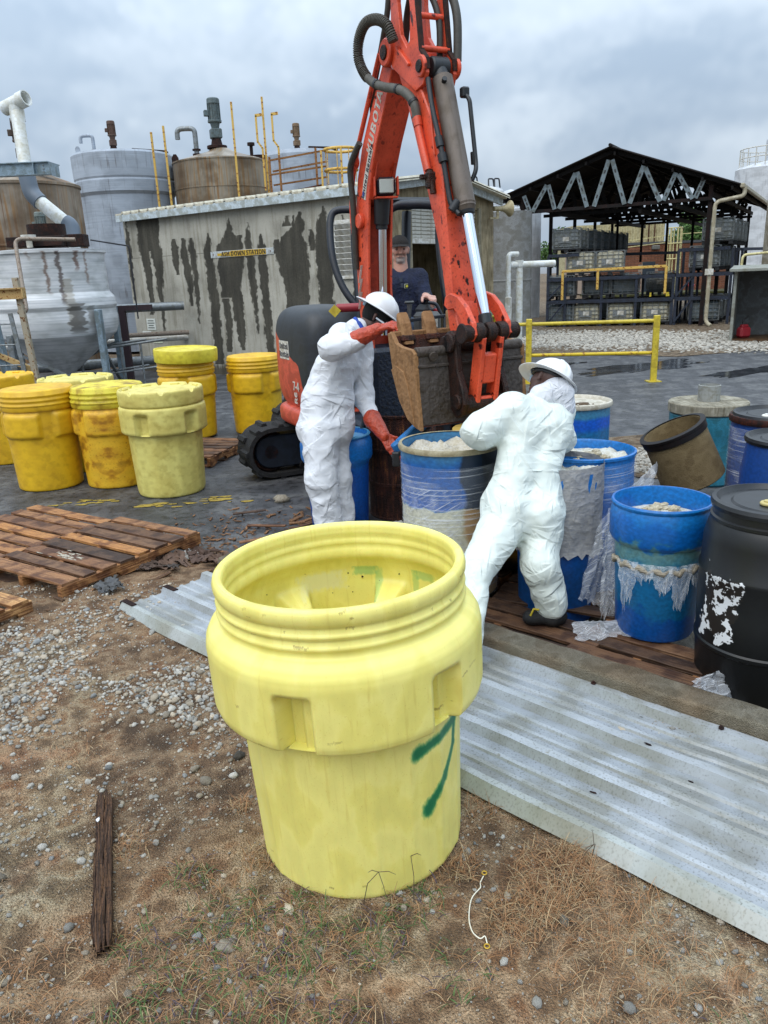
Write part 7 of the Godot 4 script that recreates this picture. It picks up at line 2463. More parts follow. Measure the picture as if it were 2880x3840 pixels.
func make_excavator() -> void:
	mat("orange", "#dc5636", 0.42, 0.0, T.paintworn, 0.55, T.b_fine, 0.08)
	mat("orange_clean", "#d65a44", 0.38, 0.0, T.grime, 1.0)
	mat("boom_orange_shaded", "#b84228", 0.5, 0.0, T.grime, 1.2)  # boom orange darkened to carry the shade between the side plates
	mat("hood_black", "#2c3036", 0.5, 0.0, T.grime, 1.4)
	mat("navy", "#1b222e", 0.45, 0.0, T.grime, 1.5)
	mat("navy_chip", "#232c3c", 0.55, 0.0, T.chip, 1.6, T.b_mid, 0.5)
	mat("cyl_worn", "#665c54", 0.5, 0.2, T.scuff, 1.2)
	mat("cyl_black", "#25282c", 0.45, 0.2, T.scuff, 2.0)
	mat("chrome", "#dfe6f2", 0.10, 1.0)
	mat("bucket_side", "#8f6a44", 0.75, 0.15, T.scuff, 1.3, T.b_mid, 0.6)
	mat("bucket_back", "#4c4540", 0.6, 0.35, T.scuff, 1.2, T.b_mid, 0.8)
	mat("bucket_in", "#735138", 0.75, 0.1, T.rust, 1.2, T.b_fine, 0.8)
	(M.bucket_in as StandardMaterial3D).albedo_color = Color("#dcc0a4")
	mat("greasy", "#4a423c", 0.5, 0.35, T.rust, 1.6, T.b_fine, 0.8)
	(M.greasy as StandardMaterial3D).albedo_color = Color("#8d857e")
	mat("hose", "#3a3833", 0.6, 0.0, T.scuff, 4.0)
	mat("hose_grey", "#55544e", 0.6, 0.0, T.scuff, 3.0)
	mat("rubber", "#1e1e20", 0.8, 0.0, T.grime, 2.0, T.b_fine, 0.6)
	mat("track_steel", "#3a302c", 0.7, 0.3, T.rust, 1.5)
	mat("rim_worn", "#5b4a40", 0.7, 0.2, T.rust, 1.5)
	(M.rim_worn as StandardMaterial3D).albedo_color = Color("#b0a090")
	mat("decal_white", "#d8d6d0", 0.5, 0.0, T.grime, 2.5)
	mat("decal_ink", "#2c2c34", 0.6)
	mat("seat", "#2a2a2c", 0.8)
	mat("console", "#565a5c", 0.5, 0.0, T.grime, 2.0)
	var t := thing("mini_excavator", "orange mini excavator with its arm raised over the drums and black canopy", "excavator", Vector3(0.689, 0, -4.89), -1.1241)
	var b := MB.new()
	b.x = Transform3D.IDENTITY
	b.ext([Vector2(-1.66, 2.26), Vector2(-1.60, 2.5), Vector2(-1.50, 2.70), Vector2(-1.36, 2.88), Vector2(-1.20, 3.06), Vector2(-1.08, 3.20), Vector2(-0.98, 3.10), Vector2(-1.06, 2.97), Vector2(-1.15, 2.84), Vector2(-1.25, 2.70), Vector2(-1.35, 2.53), Vector2(-1.42, 2.34)], 0.205, 0.006)
	var bo := obj("boom", b, M.orange, t)
	b = MB.new()
	for s in [-0.093, 0.093]:
		b.x = Transform3D(Basis(), Vector3(0, 0, s))
		b.ext([Vector2(-1.62, 1.2), Vector2(-1.68, 1.6), Vector2(-1.69, 1.95), Vector2(-1.66, 2.28), Vector2(-1.42, 2.345), Vector2(-1.46, 2.05), Vector2(-1.49, 1.7), Vector2(-1.45, 1.2), Vector2(-1.54, 1.12)], 0.02, 0.003)
	obj("side_plate", b, M.orange, bo)
	b = MB.new()
	b.ext([Vector2(-1.60, 1.2), Vector2(-1.66, 1.6), Vector2(-1.67, 1.95), Vector2(-1.64, 2.28), Vector2(-1.5, 2.3), Vector2(-1.55, 2.0), Vector2(-1.58, 1.7), Vector2(-1.55, 1.2)], 0.165)
	obj("web", b, M.boom_orange_shaded, bo)
	b = MB.new()
	for s in [-0.07, 0.07]:
		b.bar(Vector3(-1.37, 2.44, s), Vector3(-1.31, 2.58, s), 0.012, 0.02)
	obj("gusset", b, M.boom_orange_shaded, bo)
	b = MB.new()
	for s in [-1.0, 1.0]:
		b.cyl(Vector3(-1.0, 3.2, 0.1 * s), Vector3(-1.0, 3.2, 0.145 * s), 0.085, -1, 24, 0.008)
		b.cyl(Vector3(-1.62, 2.62, 0.09 * s), Vector3(-1.62, 2.62, 0.125 * s), 0.05, -1, 18, 0.006)
		b.cyl(Vector3(-1.56, 2.2, 0.1 * s), Vector3(-1.56, 2.2, 0.135 * s), 0.055, -1, 18, 0.006)
	obj("boss", b, M.orange, bo)
	b = MB.new()
	for s in [-1.0, 1.0]:
		b.cyl(Vector3(-1.0, 3.2, 0.143 * s), Vector3(-1.0, 3.2, 0.157 * s), 0.045, -1, 18, 0.004)
	obj("pin", b, M.greasy, bo)
	var sd := Transform3D(Basis(Vector3.BACK, 1.005), Vector3(-1.262, 2.845, 0.1035))
	var tm := text_mesh("KUBOTA", 0.085, 0.003)
	put_mesh("lettering", tm, bo, sd * Transform3D(Basis.from_scale(Vector3(0.98, 1.0, 1.0)), Vector3(-0.02, -0.005, 0)), M.decal_white)
	b = MB.new()
	b.ext([Vector2(-1.53, 2.36), Vector2(-1.49, 2.47), Vector2(-1.415, 2.60), Vector2(-1.355, 2.695), Vector2(-1.31, 2.655), Vector2(-1.375, 2.56), Vector2(-1.44, 2.43), Vector2(-1.47, 2.34)], 0.004)
	var dp := obj("decal", b, M.decal_white, bo)
	dp.position = Vector3(0, 0, 0.1045)
	var tr1 := Transform3D(Basis(Vector3.BACK, 1.07), Vector3(-1.425, 2.51, 0.1075))
	put_mesh("decal_lettering", text_mesh("United Rentals", 0.040, 0.002, true), bo, tr1 * Transform3D(Basis.from_scale(Vector3(1.05, 1, 1)), Vector3(0.02, 0, 0)), M.decal_ink)
	b = MB.new()
	b.cyl(Vector3(-1.495, 2.385, 0.1065), Vector3(-1.495, 2.385, 0.1085), 0.02, -1, 16)
	obj("decal_roundel", b, mat("decal_blue", "#2c4a86", 0.5), bo)
	b = MB.new()
	for k in 3:
		b.bar(Vector3(-1.66 + k * 0.012, 1.55 + k * 0.1, 0.105), Vector3(-1.60 + k * 0.012, 1.68 + k * 0.1, 0.105), 0.002, 0.03, 0.0, Vector3.BACK)
	obj("decal_slash", b, M.decal_white, bo)
	b = MB.new()
	b.x = Transform3D(Basis(Vector3.UP, PI / 2 - 0.35), Vector3(-1.33, 2.42, 0.0))
	b.box(Vector3(0.135, 0.125, 0.07), Vector3.ZERO, 0.02)
	var lampo := obj("work_lamp", b, M.navy, t)
	b = MB.new()
	b.x = Transform3D(Basis(Vector3.UP, PI / 2 - 0.35), Vector3(-1.33, 2.42, 0.0))
	b.box(Vector3(0.105, 0.095, 0.012), Vector3(0, 0, 0.038), 0.02)
	obj("lens", b, mat("lens", "#b9bdb4", 0.12, 0.3), lampo)
	b = MB.new()
	b.x = Transform3D(Basis(Vector3.UP, PI / 2 - 0.35), Vector3(-1.33, 2.42, 0.0))
	b.box(Vector3(0.012, 0.13, 0.1), Vector3(-0.085, 0, -0.01), 0.003)
	b.box(Vector3(0.012, 0.13, 0.1), Vector3(0.085, 0, -0.01), 0.003)
	b.box(Vector3(0.17, 0.012, 0.08), Vector3(0, -0.075, -0.01), 0.003)
	obj("lamp_bracket", b, M.orange, lampo)
	b = MB.new()
	b.cyl(Vector3(-1.40, 2.36, 0), Vector3(-1.43, 2.16, 0), 0.062, 0.055, 20, 0.01)
	b.cyl(Vector3(-1.425, 2.18, 0), Vector3(-1.43, 2.13, 0), 0.045, -1, 20, 0.006)
	var bc := obj("boom_cylinder", b, M.cyl_black, t)
	b = MB.new()
	b.cyl(Vector3(-1.42, 2.2, 0), Vector3(-1.47, 1.35, 0), 0.034, -1, 24)
	obj("rod", b, M.chrome, bc)
	b = MB.new()
	b.ext([Vector2(-0.93, 3.12), Vector2(-0.80, 2.9), Vector2(-0.70, 2.68), Vector2(-0.60, 2.45), Vector2(-0.50, 2.21), Vector2(-0.41, 1.98), Vector2(-0.34, 1.70), Vector2(-0.29, 1.45), Vector2(-0.22, 1.36), Vector2(-0.16, 1.42), Vector2(-0.24, 1.62), Vector2(-0.285, 1.95), Vector2(-0.355, 2.42), Vector2(-0.44, 2.68), Vector2(-0.56, 2.86), Vector2(-0.64, 2.98), Vector2(-0.80, 3.16)], 0.205, 0.008)
	var stk := obj("stick", b, M.orange, t)
	for s in [-1.0, 1.0]:
		b = MB.new()
		b.x = Transform3D(Basis(), Vector3(0, 0, 0.1 * s))
		b.ext([Vector2(-0.95, 3.10), Vector2(-0.985, 3.22), Vector2(-0.95, 3.32), Vector2(-0.93, 3.75), Vector2(-0.84, 3.75), Vector2(-0.85, 3.45), Vector2(-0.82, 3.26), Vector2(-0.74, 3.17), Vector2(-0.70, 3.2), Vector2(-0.685, 3.36), Vector2(-0.75, 3.75), Vector2(-0.68, 3.75), Vector2(-0.615, 3.40), Vector2(-0.575, 3.12), Vector2(-0.515, 3.06), Vector2(-0.505, 2.98), Vector2(-0.54, 2.92), Vector2(-0.64, 2.90)], 0.03, 0.004)
		obj("side_plate", b, M.orange, stk)
		b = MB.new()
		b.x = Transform3D(Basis(), Vector3(0, 0, 0.1 * s))
		b.ext([Vector2(-0.685, 3.745), Vector2(-0.672, 3.75), Vector2(-0.606, 3.40), Vector2(-0.567, 3.12), Vector2(-0.507, 3.064), Vector2(-0.5, 3.0), Vector2(-0.512, 3.0), Vector2(-0.519, 3.055), Vector2(-0.579, 3.115), Vector2(-0.62, 3.4)], 0.034)
		obj("worn_edge", b, mat("worn_edge", "#9a7c4c", 0.8, 0.1, T.rust, 3.0) if not M.has("worn_edge") else M.worn_edge, stk)
		b = MB.new()
		b.cyl(Vector3(-0.545, 3.02, 0.112 * s), Vector3(-0.545, 3.02, 0.135 * s), 0.062, -1, 22, 0.006)
		obj("boss", b, M.orange, stk)
		b = MB.new()
		b.cyl(Vector3(-0.545, 3.02, 0.134 * s), Vector3(-0.545, 3.02, 0.146 * s), 0.036, -1, 18, 0.004)
		obj("pin", b, M.greasy, stk)
	b = MB.new()
	b.bar(Vector3(-0.86, 3.2, 0.118), Vector3(-0.70, 3.06, 0.118), 0.02, 0.03, 0.004, Vector3.BACK)
	b.cyl(Vector3(-0.625, 3.32, -0.1), Vector3(-0.625, 3.32, 0.1), 0.018, -1, 12)
	b.cyl(Vector3(-0.585, 3.13, -0.1), Vector3(-0.585, 3.13, 0.1), 0.018, -1, 12)
	b.cyl(Vector3(-0.9, 3.68, -0.1), Vector3(-0.9, 3.68, 0.1), 0.018, -1, 12)
	b.bar(Vector3(-0.47, 2.80, 0.106), Vector3(-0.42, 2.5, 0.106), 0.012, 0.02, 0.003, Vector3.BACK)
	obj("cross_rung", b, M.orange, stk)
	b = MB.new()
	rng.seed = 44
	for k in 46:
		var y := rng.randf_range(1.55, 2.1)
		var p := Vector3(lerpf(-0.225, -0.305, (y - 1.55) / 0.55) + 0.003, y, rng.randf_range(-0.085, 0.08))
		if k < 26:
			var cc: Array = [[1.86, 0.03], [1.76, -0.02], [1.62, -0.06], [2.0, -0.05]][k % 4]
			p = Vector3(lerpf(-0.232, -0.30, (cc[0] - 1.55) / 0.5) + 0.006, cc[0] + rng.randfn() * 0.02, cc[1] + rng.randfn() * 0.008)
		b.lump(p, Vector3(0.002, 0.013, 0.006) * rng.randf_range(0.3, 1.2), k, 0.5, 3, 6)
	obj("oil_scuffs", b, mat("oil", "#2a1a16", 0.7), stk).set_meta("kind", "stuff")
	b = MB.new()
	b.cyl(Vector3(-0.50, 2.96, 0), Vector3(-0.235, 2.17, 0), 0.063, -1, 28, 0.012)
	b.cyl(Vector3(-0.252, 2.21, 0), Vector3(-0.232, 2.15, 0), 0.07, 0.055, 28, 0.01)
	var kc := obj("bucket_cylinder", b, M.cyl_worn, t)
	b = MB.new()
	b.cyl(Vector3(-0.545, 3.02, -0.06), Vector3(-0.545, 3.02, 0.06), 0.06, -1, 20, 0.008)
	b.cyl(Vector3(-0.55, 3.04, 0), Vector3(-0.48, 2.88, 0), 0.045, 0.062, 20)
	b.cyl(Vector3(-0.46, 2.90, 0.02), Vector3(-0.41, 2.93, 0.035), 0.016, -1, 10)
	obj("cylinder_end", b, M.cyl_black, kc)
	b = MB.new()
	b.cyl(Vector3(-0.245, 2.19, 0), Vector3(-0.228, 2.135, 0), 0.06, 0.048, 24, 0.006)
	obj("gland", b, M.cyl_black, kc)
	b = MB.new()
	b.cyl(Vector3(-0.24, 2.18, 0), Vector3(-0.02, 1.50, 0), 0.035, -1, 28)
	obj("rod", b, M.chrome, kc)
	b = MB.new()
	b.cyl(Vector3(-0.035, 1.545, 0), Vector3(-0.01, 1.46, 0), 0.04, 0.045, 20, 0.004)
	obj("rod_eye", b, M.cyl_black, kc)
	b = MB.new()
	b.tube(arc_path([Vector3(-0.42, 2.86, -0.10), Vector3(-0.37, 2.82, -0.115), Vector3(-0.30, 2.45, -0.115), Vector3(-0.275, 2.40, -0.10), Vector3(-0.285, 2.34, -0.075)], 0.03), 0.014, 8)
	b.box(Vector3(0.05, 0.06, 0.05), Vector3(-0.41, 2.86, -0.105), 0.008)
	b.cyl(Vector3(-0.325, 2.51, -0.115), Vector3(-0.318, 2.44, -0.115), 0.022, -1, 8)
	obj("steel_line", b, M.cyl_black, t)
	b = MB.new()
	b.tube(arc_path([Vector3(-0.52, 2.95, 0.09), Vector3(-0.46, 2.78, 0.1), Vector3(-0.36, 2.52, 0.095), Vector3(-0.28, 2.2, 0.085), Vector3(-0.22, 2.14, 0.06)], 0.06), 0.017, 8)
	b.cyl(Vector3(-0.39, 2.6, 0.1), Vector3(-0.37, 2.54, 0.098), 0.026, -1, 8)
	b.cyl(Vector3(-0.355, 2.50, 0.097), Vector3(-0.34, 2.45, 0.095), 0.03, -1, 6)
	b.cyl(Vector3(-0.24, 2.22, 0.05), Vector3(-0.26, 2.16, 0.09), 0.03, -1, 12, 0.006)
	obj("steel_line", b, M.cyl_black, t)
	b = MB.new()
	b.tube(arc_path([Vector3(-0.60, 2.735, 0.13), Vector3(-0.56, 2.62, 0.13), Vector3(-0.475, 2.42, 0.128)], 0.05), 0.023, 10)
	b.cyl(Vector3(-0.60, 2.745, 0.13), Vector3(-0.585, 2.69, 0.13), 0.029, -1, 10)
	obj("arm_pipe", b, M.orange, t)
	b = MB.new()
	b.box(Vector3(0.05, 0.1, 0.07), Vector3(-0.455, 2.36, 0.12), 0.01)
	b.cyl(Vector3(-0.46, 2.42, 0.125), Vector3(-0.43, 2.28, 0.12), 0.02, -1, 8)
	b.box(Vector3(0.03, 0.03, 0.1), Vector3(-0.47, 2.38, 0.14), 0.005)
	obj("valve_block", b, M.greasy, t)
	var hp := [Vector3(-0.83, 3.22, 0.16), Vector3(-0.85, 3.31, 0.19), Vector3(-0.93, 3.365, 0.22), Vector3(-1.04, 3.37, 0.25), Vector3(-1.15, 3.31, 0.25), Vector3(-1.2, 3.22, 0.24), Vector3(-1.17, 3.12, 0.22), Vector3(-1.08, 3.04, 0.2), Vector3(-0.95, 2.985, 0.18), Vector3(-0.80, 2.945, 0.17), Vector3(-0.69, 2.90, 0.16), Vector3(-0.62, 2.83, 0.14), Vector3(-0.60, 2.74, 0.13)]
	var sm := smooth_path(hp, 6)
	b = MB.new()
	b.tube(sm, 0.029, 10)
	var ho := obj("hydraulic_hose", b, M.hose_grey, t)
	b = MB.new()
	var sp := []
	for k in 560:
		var f := k / 559.0 * 0.55 * (sm.size() - 2)
		var i := int(f)
		var c: Vector3 = (sm[i] as Vector3).lerp(sm[i + 1], f - i)
		var d: Vector3 = (sm[i + 1] - sm[i]).normalized()
		var n1 := d.cross(Vector3.BACK).normalized()
		var n2 := d.cross(n1)
		var a := k * 0.62
		sp.append(c + (n1 * cos(a) + n2 * sin(a)) * 0.032)
	b.tube(sp, 0.0042, 4, false)
	obj("spiral_guard", b, M.hose_grey, ho)
	b = MB.new()
	for k in 5:
		var i := int(sm.size() * (0.35 + k * 0.14)) - 1
		i = mini(i, sm.size() - 2)
		b.cyl(sm[i], sm[i] + (sm[i + 1] - sm[i]).normalized() * 0.02, 0.033, -1, 12)
	obj("hose_clip", b, M.cyl_black, ho)
	for q in [[[Vector3(-1.43, 2.72, 0.15), Vector3(-1.5, 2.66, 0.16), Vector3(-1.59, 2.58, 0.16), Vector3(-1.615, 2.47, 0.15), Vector3(-1.62, 2.3, 0.14), Vector3(-1.64, 2.05, 0.13), Vector3(-1.66, 1.85, 0.12)], 0.024], [[Vector3(-0.75, 3.2, 0.03), Vector3(-0.70, 3.45, 0.05), Vector3(-0.78, 3.52, 0.03), Vector3(-0.92, 3.42, 0.0), Vector3(-0.98, 3.25, 0)], 0.026], [[Vector3(-0.62, 3.0, -0.05), Vector3(-0.63, 3.3, -0.06), Vector3(-0.72, 3.48, -0.04), Vector3(-0.8, 3.46, 0.0)], 0.02], [[Vector3(-0.53, 3.06, -0.13), Vector3(-0.56, 3.3, -0.15), Vector3(-0.63, 3.45, -0.15), Vector3(-0.7, 3.5, -0.1)], 0.027], [[Vector3(-1.36, 2.86, 0.07), Vector3(-1.3, 3.02, 0.09), Vector3(-1.1, 3.3, 0.1), Vector3(-1.0, 3.5, 0.1), Vector3(-0.97, 3.8, 0.1)], 0.02]]:
		b = MB.new()
		b.tube(smooth_path(q[0], 6), q[1], 9)
		obj("hydraulic_hose", b, M.hose, t)
	b = MB.new()
	b.tube(smooth_path([Vector3(-1.66, 1.95, 0.115), Vector3(-1.70, 2.3, 0.118), Vector3(-1.60, 2.60, 0.118), Vector3(-1.38, 2.9, 0.118), Vector3(-1.12, 3.22, 0.118)], 6), 0.018, 8)
	obj("steel_line", b, M.orange, t)
	for s in [-1.0, 1.0]:
		b = MB.new()
		b.x = Transform3D(Basis(), Vector3(0, 0, 0.125 * s))
		b.ext([Vector2(-0.29, 1.60), Vector2(-0.27, 1.655), Vector2(-0.21, 1.675), Vector2(-0.12, 1.655), Vector2(-0.03, 1.595), Vector2(0.05, 1.50), Vector2(0.07, 1.43), Vector2(0.03, 1.39), Vector2(-0.03, 1.41), Vector2(-0.05, 1.46), Vector2(-0.10, 1.53), Vector2(-0.17, 1.58), Vector2(-0.24, 1.57)], 0.035, 0.006)
		obj("side_link", b, M.orange, t)
	b = MB.new()
	b.cyl(Vector3(0.02, 1.44, -0.19), Vector3(0.02, 1.44, 0.19), 0.034, -1, 20)
	for z in [-0.16, -0.085, 0.0, 0.085, 0.16]:
		b.cyl(Vector3(0.02, 1.44, z - 0.032), Vector3(0.02, 1.44, z + 0.032), 0.06 if absf(z) < 0.1 else 0.05, -1, 22, 0.008)
	b.cyl(Vector3(0.02, 1.44, 0.19), Vector3(0.02, 1.44, 0.205), 0.062, -1, 22, 0.005)
	b.cyl(Vector3(0.02, 1.44, -0.205), Vector3(0.02, 1.44, -0.19), 0.05, -1, 22, 0.005)
	obj("linkage_pin", b, M.greasy, t)
	b = MB.new()
	b.x = Transform3D(Basis(Vector3(0, 0, 1), Vector3(0.185, 0.983, 0), Vector3(-0.983, 0.185, 0)), Vector3(-0.012, 1.22, 0))
	b.ext([Vector2(-0.085, -0.24), Vector2(-0.08, 0.2), Vector2(-0.05, 0.2), Vector2(-0.048, -0.24)], 0.1, 0.006)
	b.ext([Vector2(0.085, -0.24), Vector2(0.08, 0.2), Vector2(0.05, 0.2), Vector2(0.048, -0.24)], 0.1, 0.006)
	b.box(Vector3(0.1, 0.19, 0.06), Vector3(0, 0.0, -0.01), 0.01)
	b.box(Vector3(0.1, 0.06, 0.07), Vector3(0, -0.21, -0.005), 0.01)
	obj("bucket_link", b, M.orange, t)
	b = MB.new()
	b.cyl(Vector3(-0.06, 0.99, -0.14), Vector3(-0.06, 0.99, 0.14), 0.06, -1, 22, 0.006)
	b.cyl(Vector3(-0.2, 1.36, -0.2), Vector3(-0.2, 1.36, 0.2), 0.055, -1, 22, 0.006)
	obj("bucket_pin", b, M.greasy, t)
	var bk := Node3D.new()
	for s in [-1.0, 1.0]:
		b = MB.new()
		b.x = Transform3D(Basis(), Vector3(0, 0, 0.155 * s))
		b.ext([Vector2(-0.20, 1.44), Vector2(-0.15, 1.45), Vector2(-0.11, 1.43), Vector2(-0.095, 1.37), Vector2(-0.07, 1.2), Vector2(-0.01, 1.08), Vector2(0.005, 1.0), Vector2(-0.03, 0.93), Vector2(-0.10, 0.90), Vector2(-0.16, 0.95), Vector2(-0.2, 1.2), Vector2(-0.225, 1.36)], 0.045, 0.008)
		obj("bucket_ear", b, M.greasy, t)
		b = MB.new()
		b.cyl(Vector3(-0.15, 1.375, 0.17 * s), Vector3(-0.15, 1.375, 0.2 * s), 0.062, -1, 24, 0.008)
		b.cyl(Vector3(-0.07, 1.01, 0.17 * s), Vector3(-0.07, 1.01, 0.197 * s), 0.05, -1, 24, 0.008)
		obj("ear_boss", b, M.greasy, t)
	b = MB.new()
	b.ext([Vector2(-0.22, 1.33), Vector2(-0.195, 1.33), Vector2(-0.17, 1.1), Vector2(-0.15, 0.87), Vector2(-0.19, 0.86), Vector2(-0.20, 0.9)], 0.80, 0.004)
	b.box(Vector3(0.03, 0.02, 0.8), Vector3(-0.187, 1.24, 0), 0.004)
	var bu := obj("bucket", b, M.bucket_back, t)
	b = MB.new()
	b.cyl(Vector3(-0.21, 1.325, -0.4), Vector3(-0.21, 1.325, 0.4), 0.034, -1, 18, 0.004)
	b.cyl(Vector3(-0.185, 1.30, 0.29), Vector3(-0.165, 1.295, 0.29), 0.03, -1, 14)
	obj("top_tube", b, M.bucket_back, bu)
	b = MB.new()
	b.ext([Vector2(-0.56, 1.40), Vector2(-0.535, 1.41), Vector2(-0.47, 1.22), Vector2(-0.38, 1.02), Vector2(-0.27, 0.915), Vector2(-0.16, 0.885), Vector2(-0.15, 0.858), Vector2(-0.28, 0.882), Vector2(-0.40, 1.0), Vector2(-0.49, 1.2)], 0.80)
	obj("floor_plate", b, M.bucket_in, bu)
	for s in [-1.0, 1.0]:
		b = MB.new()
		b.x = Transform3D(Basis(), Vector3(0, 0, 0.405 * s))
		b.ext([Vector2(-0.555, 1.43), Vector2(-0.50, 1.44), Vector2(-0.44, 1.375), Vector2(-0.36, 1.355), Vector2(-0.22, 1.345), Vector2(-0.185, 1.32), Vector2(-0.17, 1.1), Vector2(-0.135, 0.84), Vector2(-0.20, 0.85), Vector2(-0.29, 0.885), Vector2(-0.41, 1.0), Vector2(-0.50, 1.2)], 0.03, 0.005)
		obj("side_wall", b, M.bucket_side, bu)
		b = MB.new()
		b.x = Transform3D(Basis(), Vector3(0, 0, 0.423 * s))
		b.ext([Vector2(-0.50, 1.2), Vector2(-0.43, 1.23), Vector2(-0.33, 1.2), Vector2(-0.27, 1.1), Vector2(-0.22, 0.95), Vector2(-0.2, 0.86), Vector2(-0.29, 0.895), Vector2(-0.40, 1.005)], 0.012, 0.003)
		obj("wear_plate", b, M.bucket_side, bu)
	b = MB.new()
	b.bar(Vector3(-0.55, 1.39, -0.4), Vector3(-0.55, 1.39, 0.4), 0.03, 0.1, 0.006)
	obj("cutting_lip", b, M.bucket_side, bu)
	for k in 4:
		b = MB.new()
		b.x = Transform3D(Basis(Vector3.BACK, 0.28), Vector3(-0.56, 1.43, 0.285 - k * 0.19))
		b.ext([Vector2(-0.04, -0.09), Vector2(0.045, -0.09), Vector2(0.04, 0.05), Vector2(0.012, 0.13), Vector2(-0.012, 0.13), Vector2(-0.04, 0.03)], 0.085, 0.014)
		var to := obj("tooth", b, M.bucket_side, bu)
		b = MB.new()
		b.x = Transform3D(Basis(Vector3.BACK, 0.28), Vector3(-0.56, 1.43, 0.285 - k * 0.19))
		b.box(Vector3(0.1, 0.05, 0.105), Vector3(0, -0.05, 0), 0.012)
		obj("tooth_shank", b, M.bucket_in, to)
	b = lumpy_disc(0.17, 1.1, 0.05, 55)
	var fill := MB.new()
	fill.x = Transform3D(Basis(), Vector3(-0.33, 1.12, 0))
	fill.box(Vector3(0.24, 0.08, 0.76), Vector3.ZERO, 0.03)
	obj("load", fill, mat("sludge", "#4a4038", 0.9, 0.0, T.grime, 3.0, T.b_fine, 1.0), bu)
	b = MB.new()
	b.box(Vector3(0.28, 0.95, 0.26), Vector3(-1.52, 0.78, 0.0), 0.03)
	b.cyl(Vector3(-1.55, 1.2, -0.13), Vector3(-1.55, 1.2, 0.13), 0.075, -1, 20, 0.008)
	b.box(Vector3(0.5, 0.2, 0.34), Vector3(-1.75, 0.55, 0), 0.03)
	obj("swing_post", b, M.navy_chip, t)
	b = MB.new()
	b.tube(smooth_path([Vector3(-1.45, 1.25, 0.14), Vector3(-1.40, 0.9, 0.2), Vector3(-1.5, 0.6, 0.22), Vector3(-1.9, 0.5, 0.2)], 6), 0.022, 8)
	b.tube(smooth_path([Vector3(-1.5, 1.3, 0.16), Vector3(-1.55, 0.95, 0.24), Vector3(-1.62, 0.62, 0.27), Vector3(-2.0, 0.55, 0.24)], 6), 0.022, 8)
	obj("hydraulic_hose", b, M.hose, t)
	b = MB.new()
	b.box(Vector3(2.2, 0.16, 1.2), Vector3(-3.05, 0.52, -0.62), 0.05)
	b.box(Vector3(0.9, 0.5, 1.1), Vector3(-3.6, 0.85, -0.72), 0.1)
	obj("deck", b, M.navy, t)
	b = MB.new()
	b.cyl(Vector3(-3.7, 0.3, -0.4), Vector3(-3.7, 0.47, -0.4), 0.42, -1, 32)
	b.box(Vector3(1.0, 0.25, 0.8), Vector3(-3.75, 0.22, -0.4), 0.03)
	obj("slew_ring", b, M.track_steel, t)
	var hc := Vector3(-2.90, 1.06, -0.02)
	var hh := Vector3(0.52, 0.50, 0.335)
	var rows := superlump(hc, hh, 4.2, 80, 48)
	var bb := MB.new()
	var br := MB.new()
	var border := func(p: Vector3) -> float:
		var d := (p - hc) / hh
		var e := 0.55 - 0.55 * smoothstep(-0.9, 0.45, d.x) - 1.3 * smoothstep(0.45, 0.86, d.x)
		return maxf(d.y - e, maxf((d.x - 0.80) * 2.0, (0.0 - d.z) * 1.5))
	for j in rows.size() - 1:
		for i in 80:
			var i1 := (i + 1) % 80
			var q := [rows[j][i], rows[j][i1], rows[j + 1][i1], rows[j + 1][i]]
			for part in 2:
				var sg := 1.0 if part == 0 else -1.0
				var o := []
				for c in 4:
					var a: Vector3 = q[c]
					var b2: Vector3 = q[(c + 1) % 4]
					var fa: float = border.call(a) * sg
					var fb: float = border.call(b2) * sg
					if fa >= 0.0:
						o.append(a)
					if (fa >= 0.0) != (fb >= 0.0):
						o.append(a.lerp(b2, fa / (fa - fb)))
				for c in range(1, o.size() - 1):
					var m3 := []
					for p in [o[0], o[c], o[c + 1]]:
						var e: Vector3 = (p - hc) / hh
						m3.append(Vector3(signf(e.x) * pow(absf(e.x), 3.2) / hh.x, signf(e.y) * pow(absf(e.y), 3.2) / hh.y, signf(e.z) * pow(absf(e.z), 3.2) / hh.z).normalized())
					(bb if part == 0 else br).tri([o[0], o[c], o[c + 1]], m3, [Vector2.ZERO, Vector2.ZERO, Vector2.ZERO])
	var hd := obj("hood_cover", bb, M.hood_black, t)
	obj("hood_side", br, M.orange_clean, t)
	b = MB.new()
	rows = superlump(Vector3(-2.90, 0.53, -0.02), Vector3(0.53, 0.115, 0.35), 4.0, 64, 16)
	b.grid(rows, true)
	obj("lower_skirt", b, M.orange_clean, t)
	var sidex := Transform3D(Basis(Vector3.UP, 0.0), Vector3(-2.72, 0.84, 0.316))
	put_mesh("lettering", text_mesh("7-4", 0.085, 0.003), hd, sidex, M.decal_white)
	put_mesh("lettering", text_mesh("R6", 0.075, 0.003), hd, Transform3D(Basis(Vector3.BACK, PI / 2), Vector3(-2.74, 0.73, 0.316)), M.decal_white)
	b = MB.new()
	b.box(Vector3(0.26, 0.17, 0.004), Vector3(-2.98, 1.16, 0.3165), 0.001)
	var dc := obj("decal", b, M.decal_white, hd)
	put_mesh("decal_lettering", text_mesh("United", 0.055, 0.002), dc, Transform3D(Basis(), Vector3(-2.98, 1.195, 0.3195)), M.decal_ink)
	put_mesh("decal_lettering", text_mesh("Rentals", 0.055, 0.002), dc, Transform3D(Basis(), Vector3(-2.98, 1.12, 0.3195)), M.decal_ink)
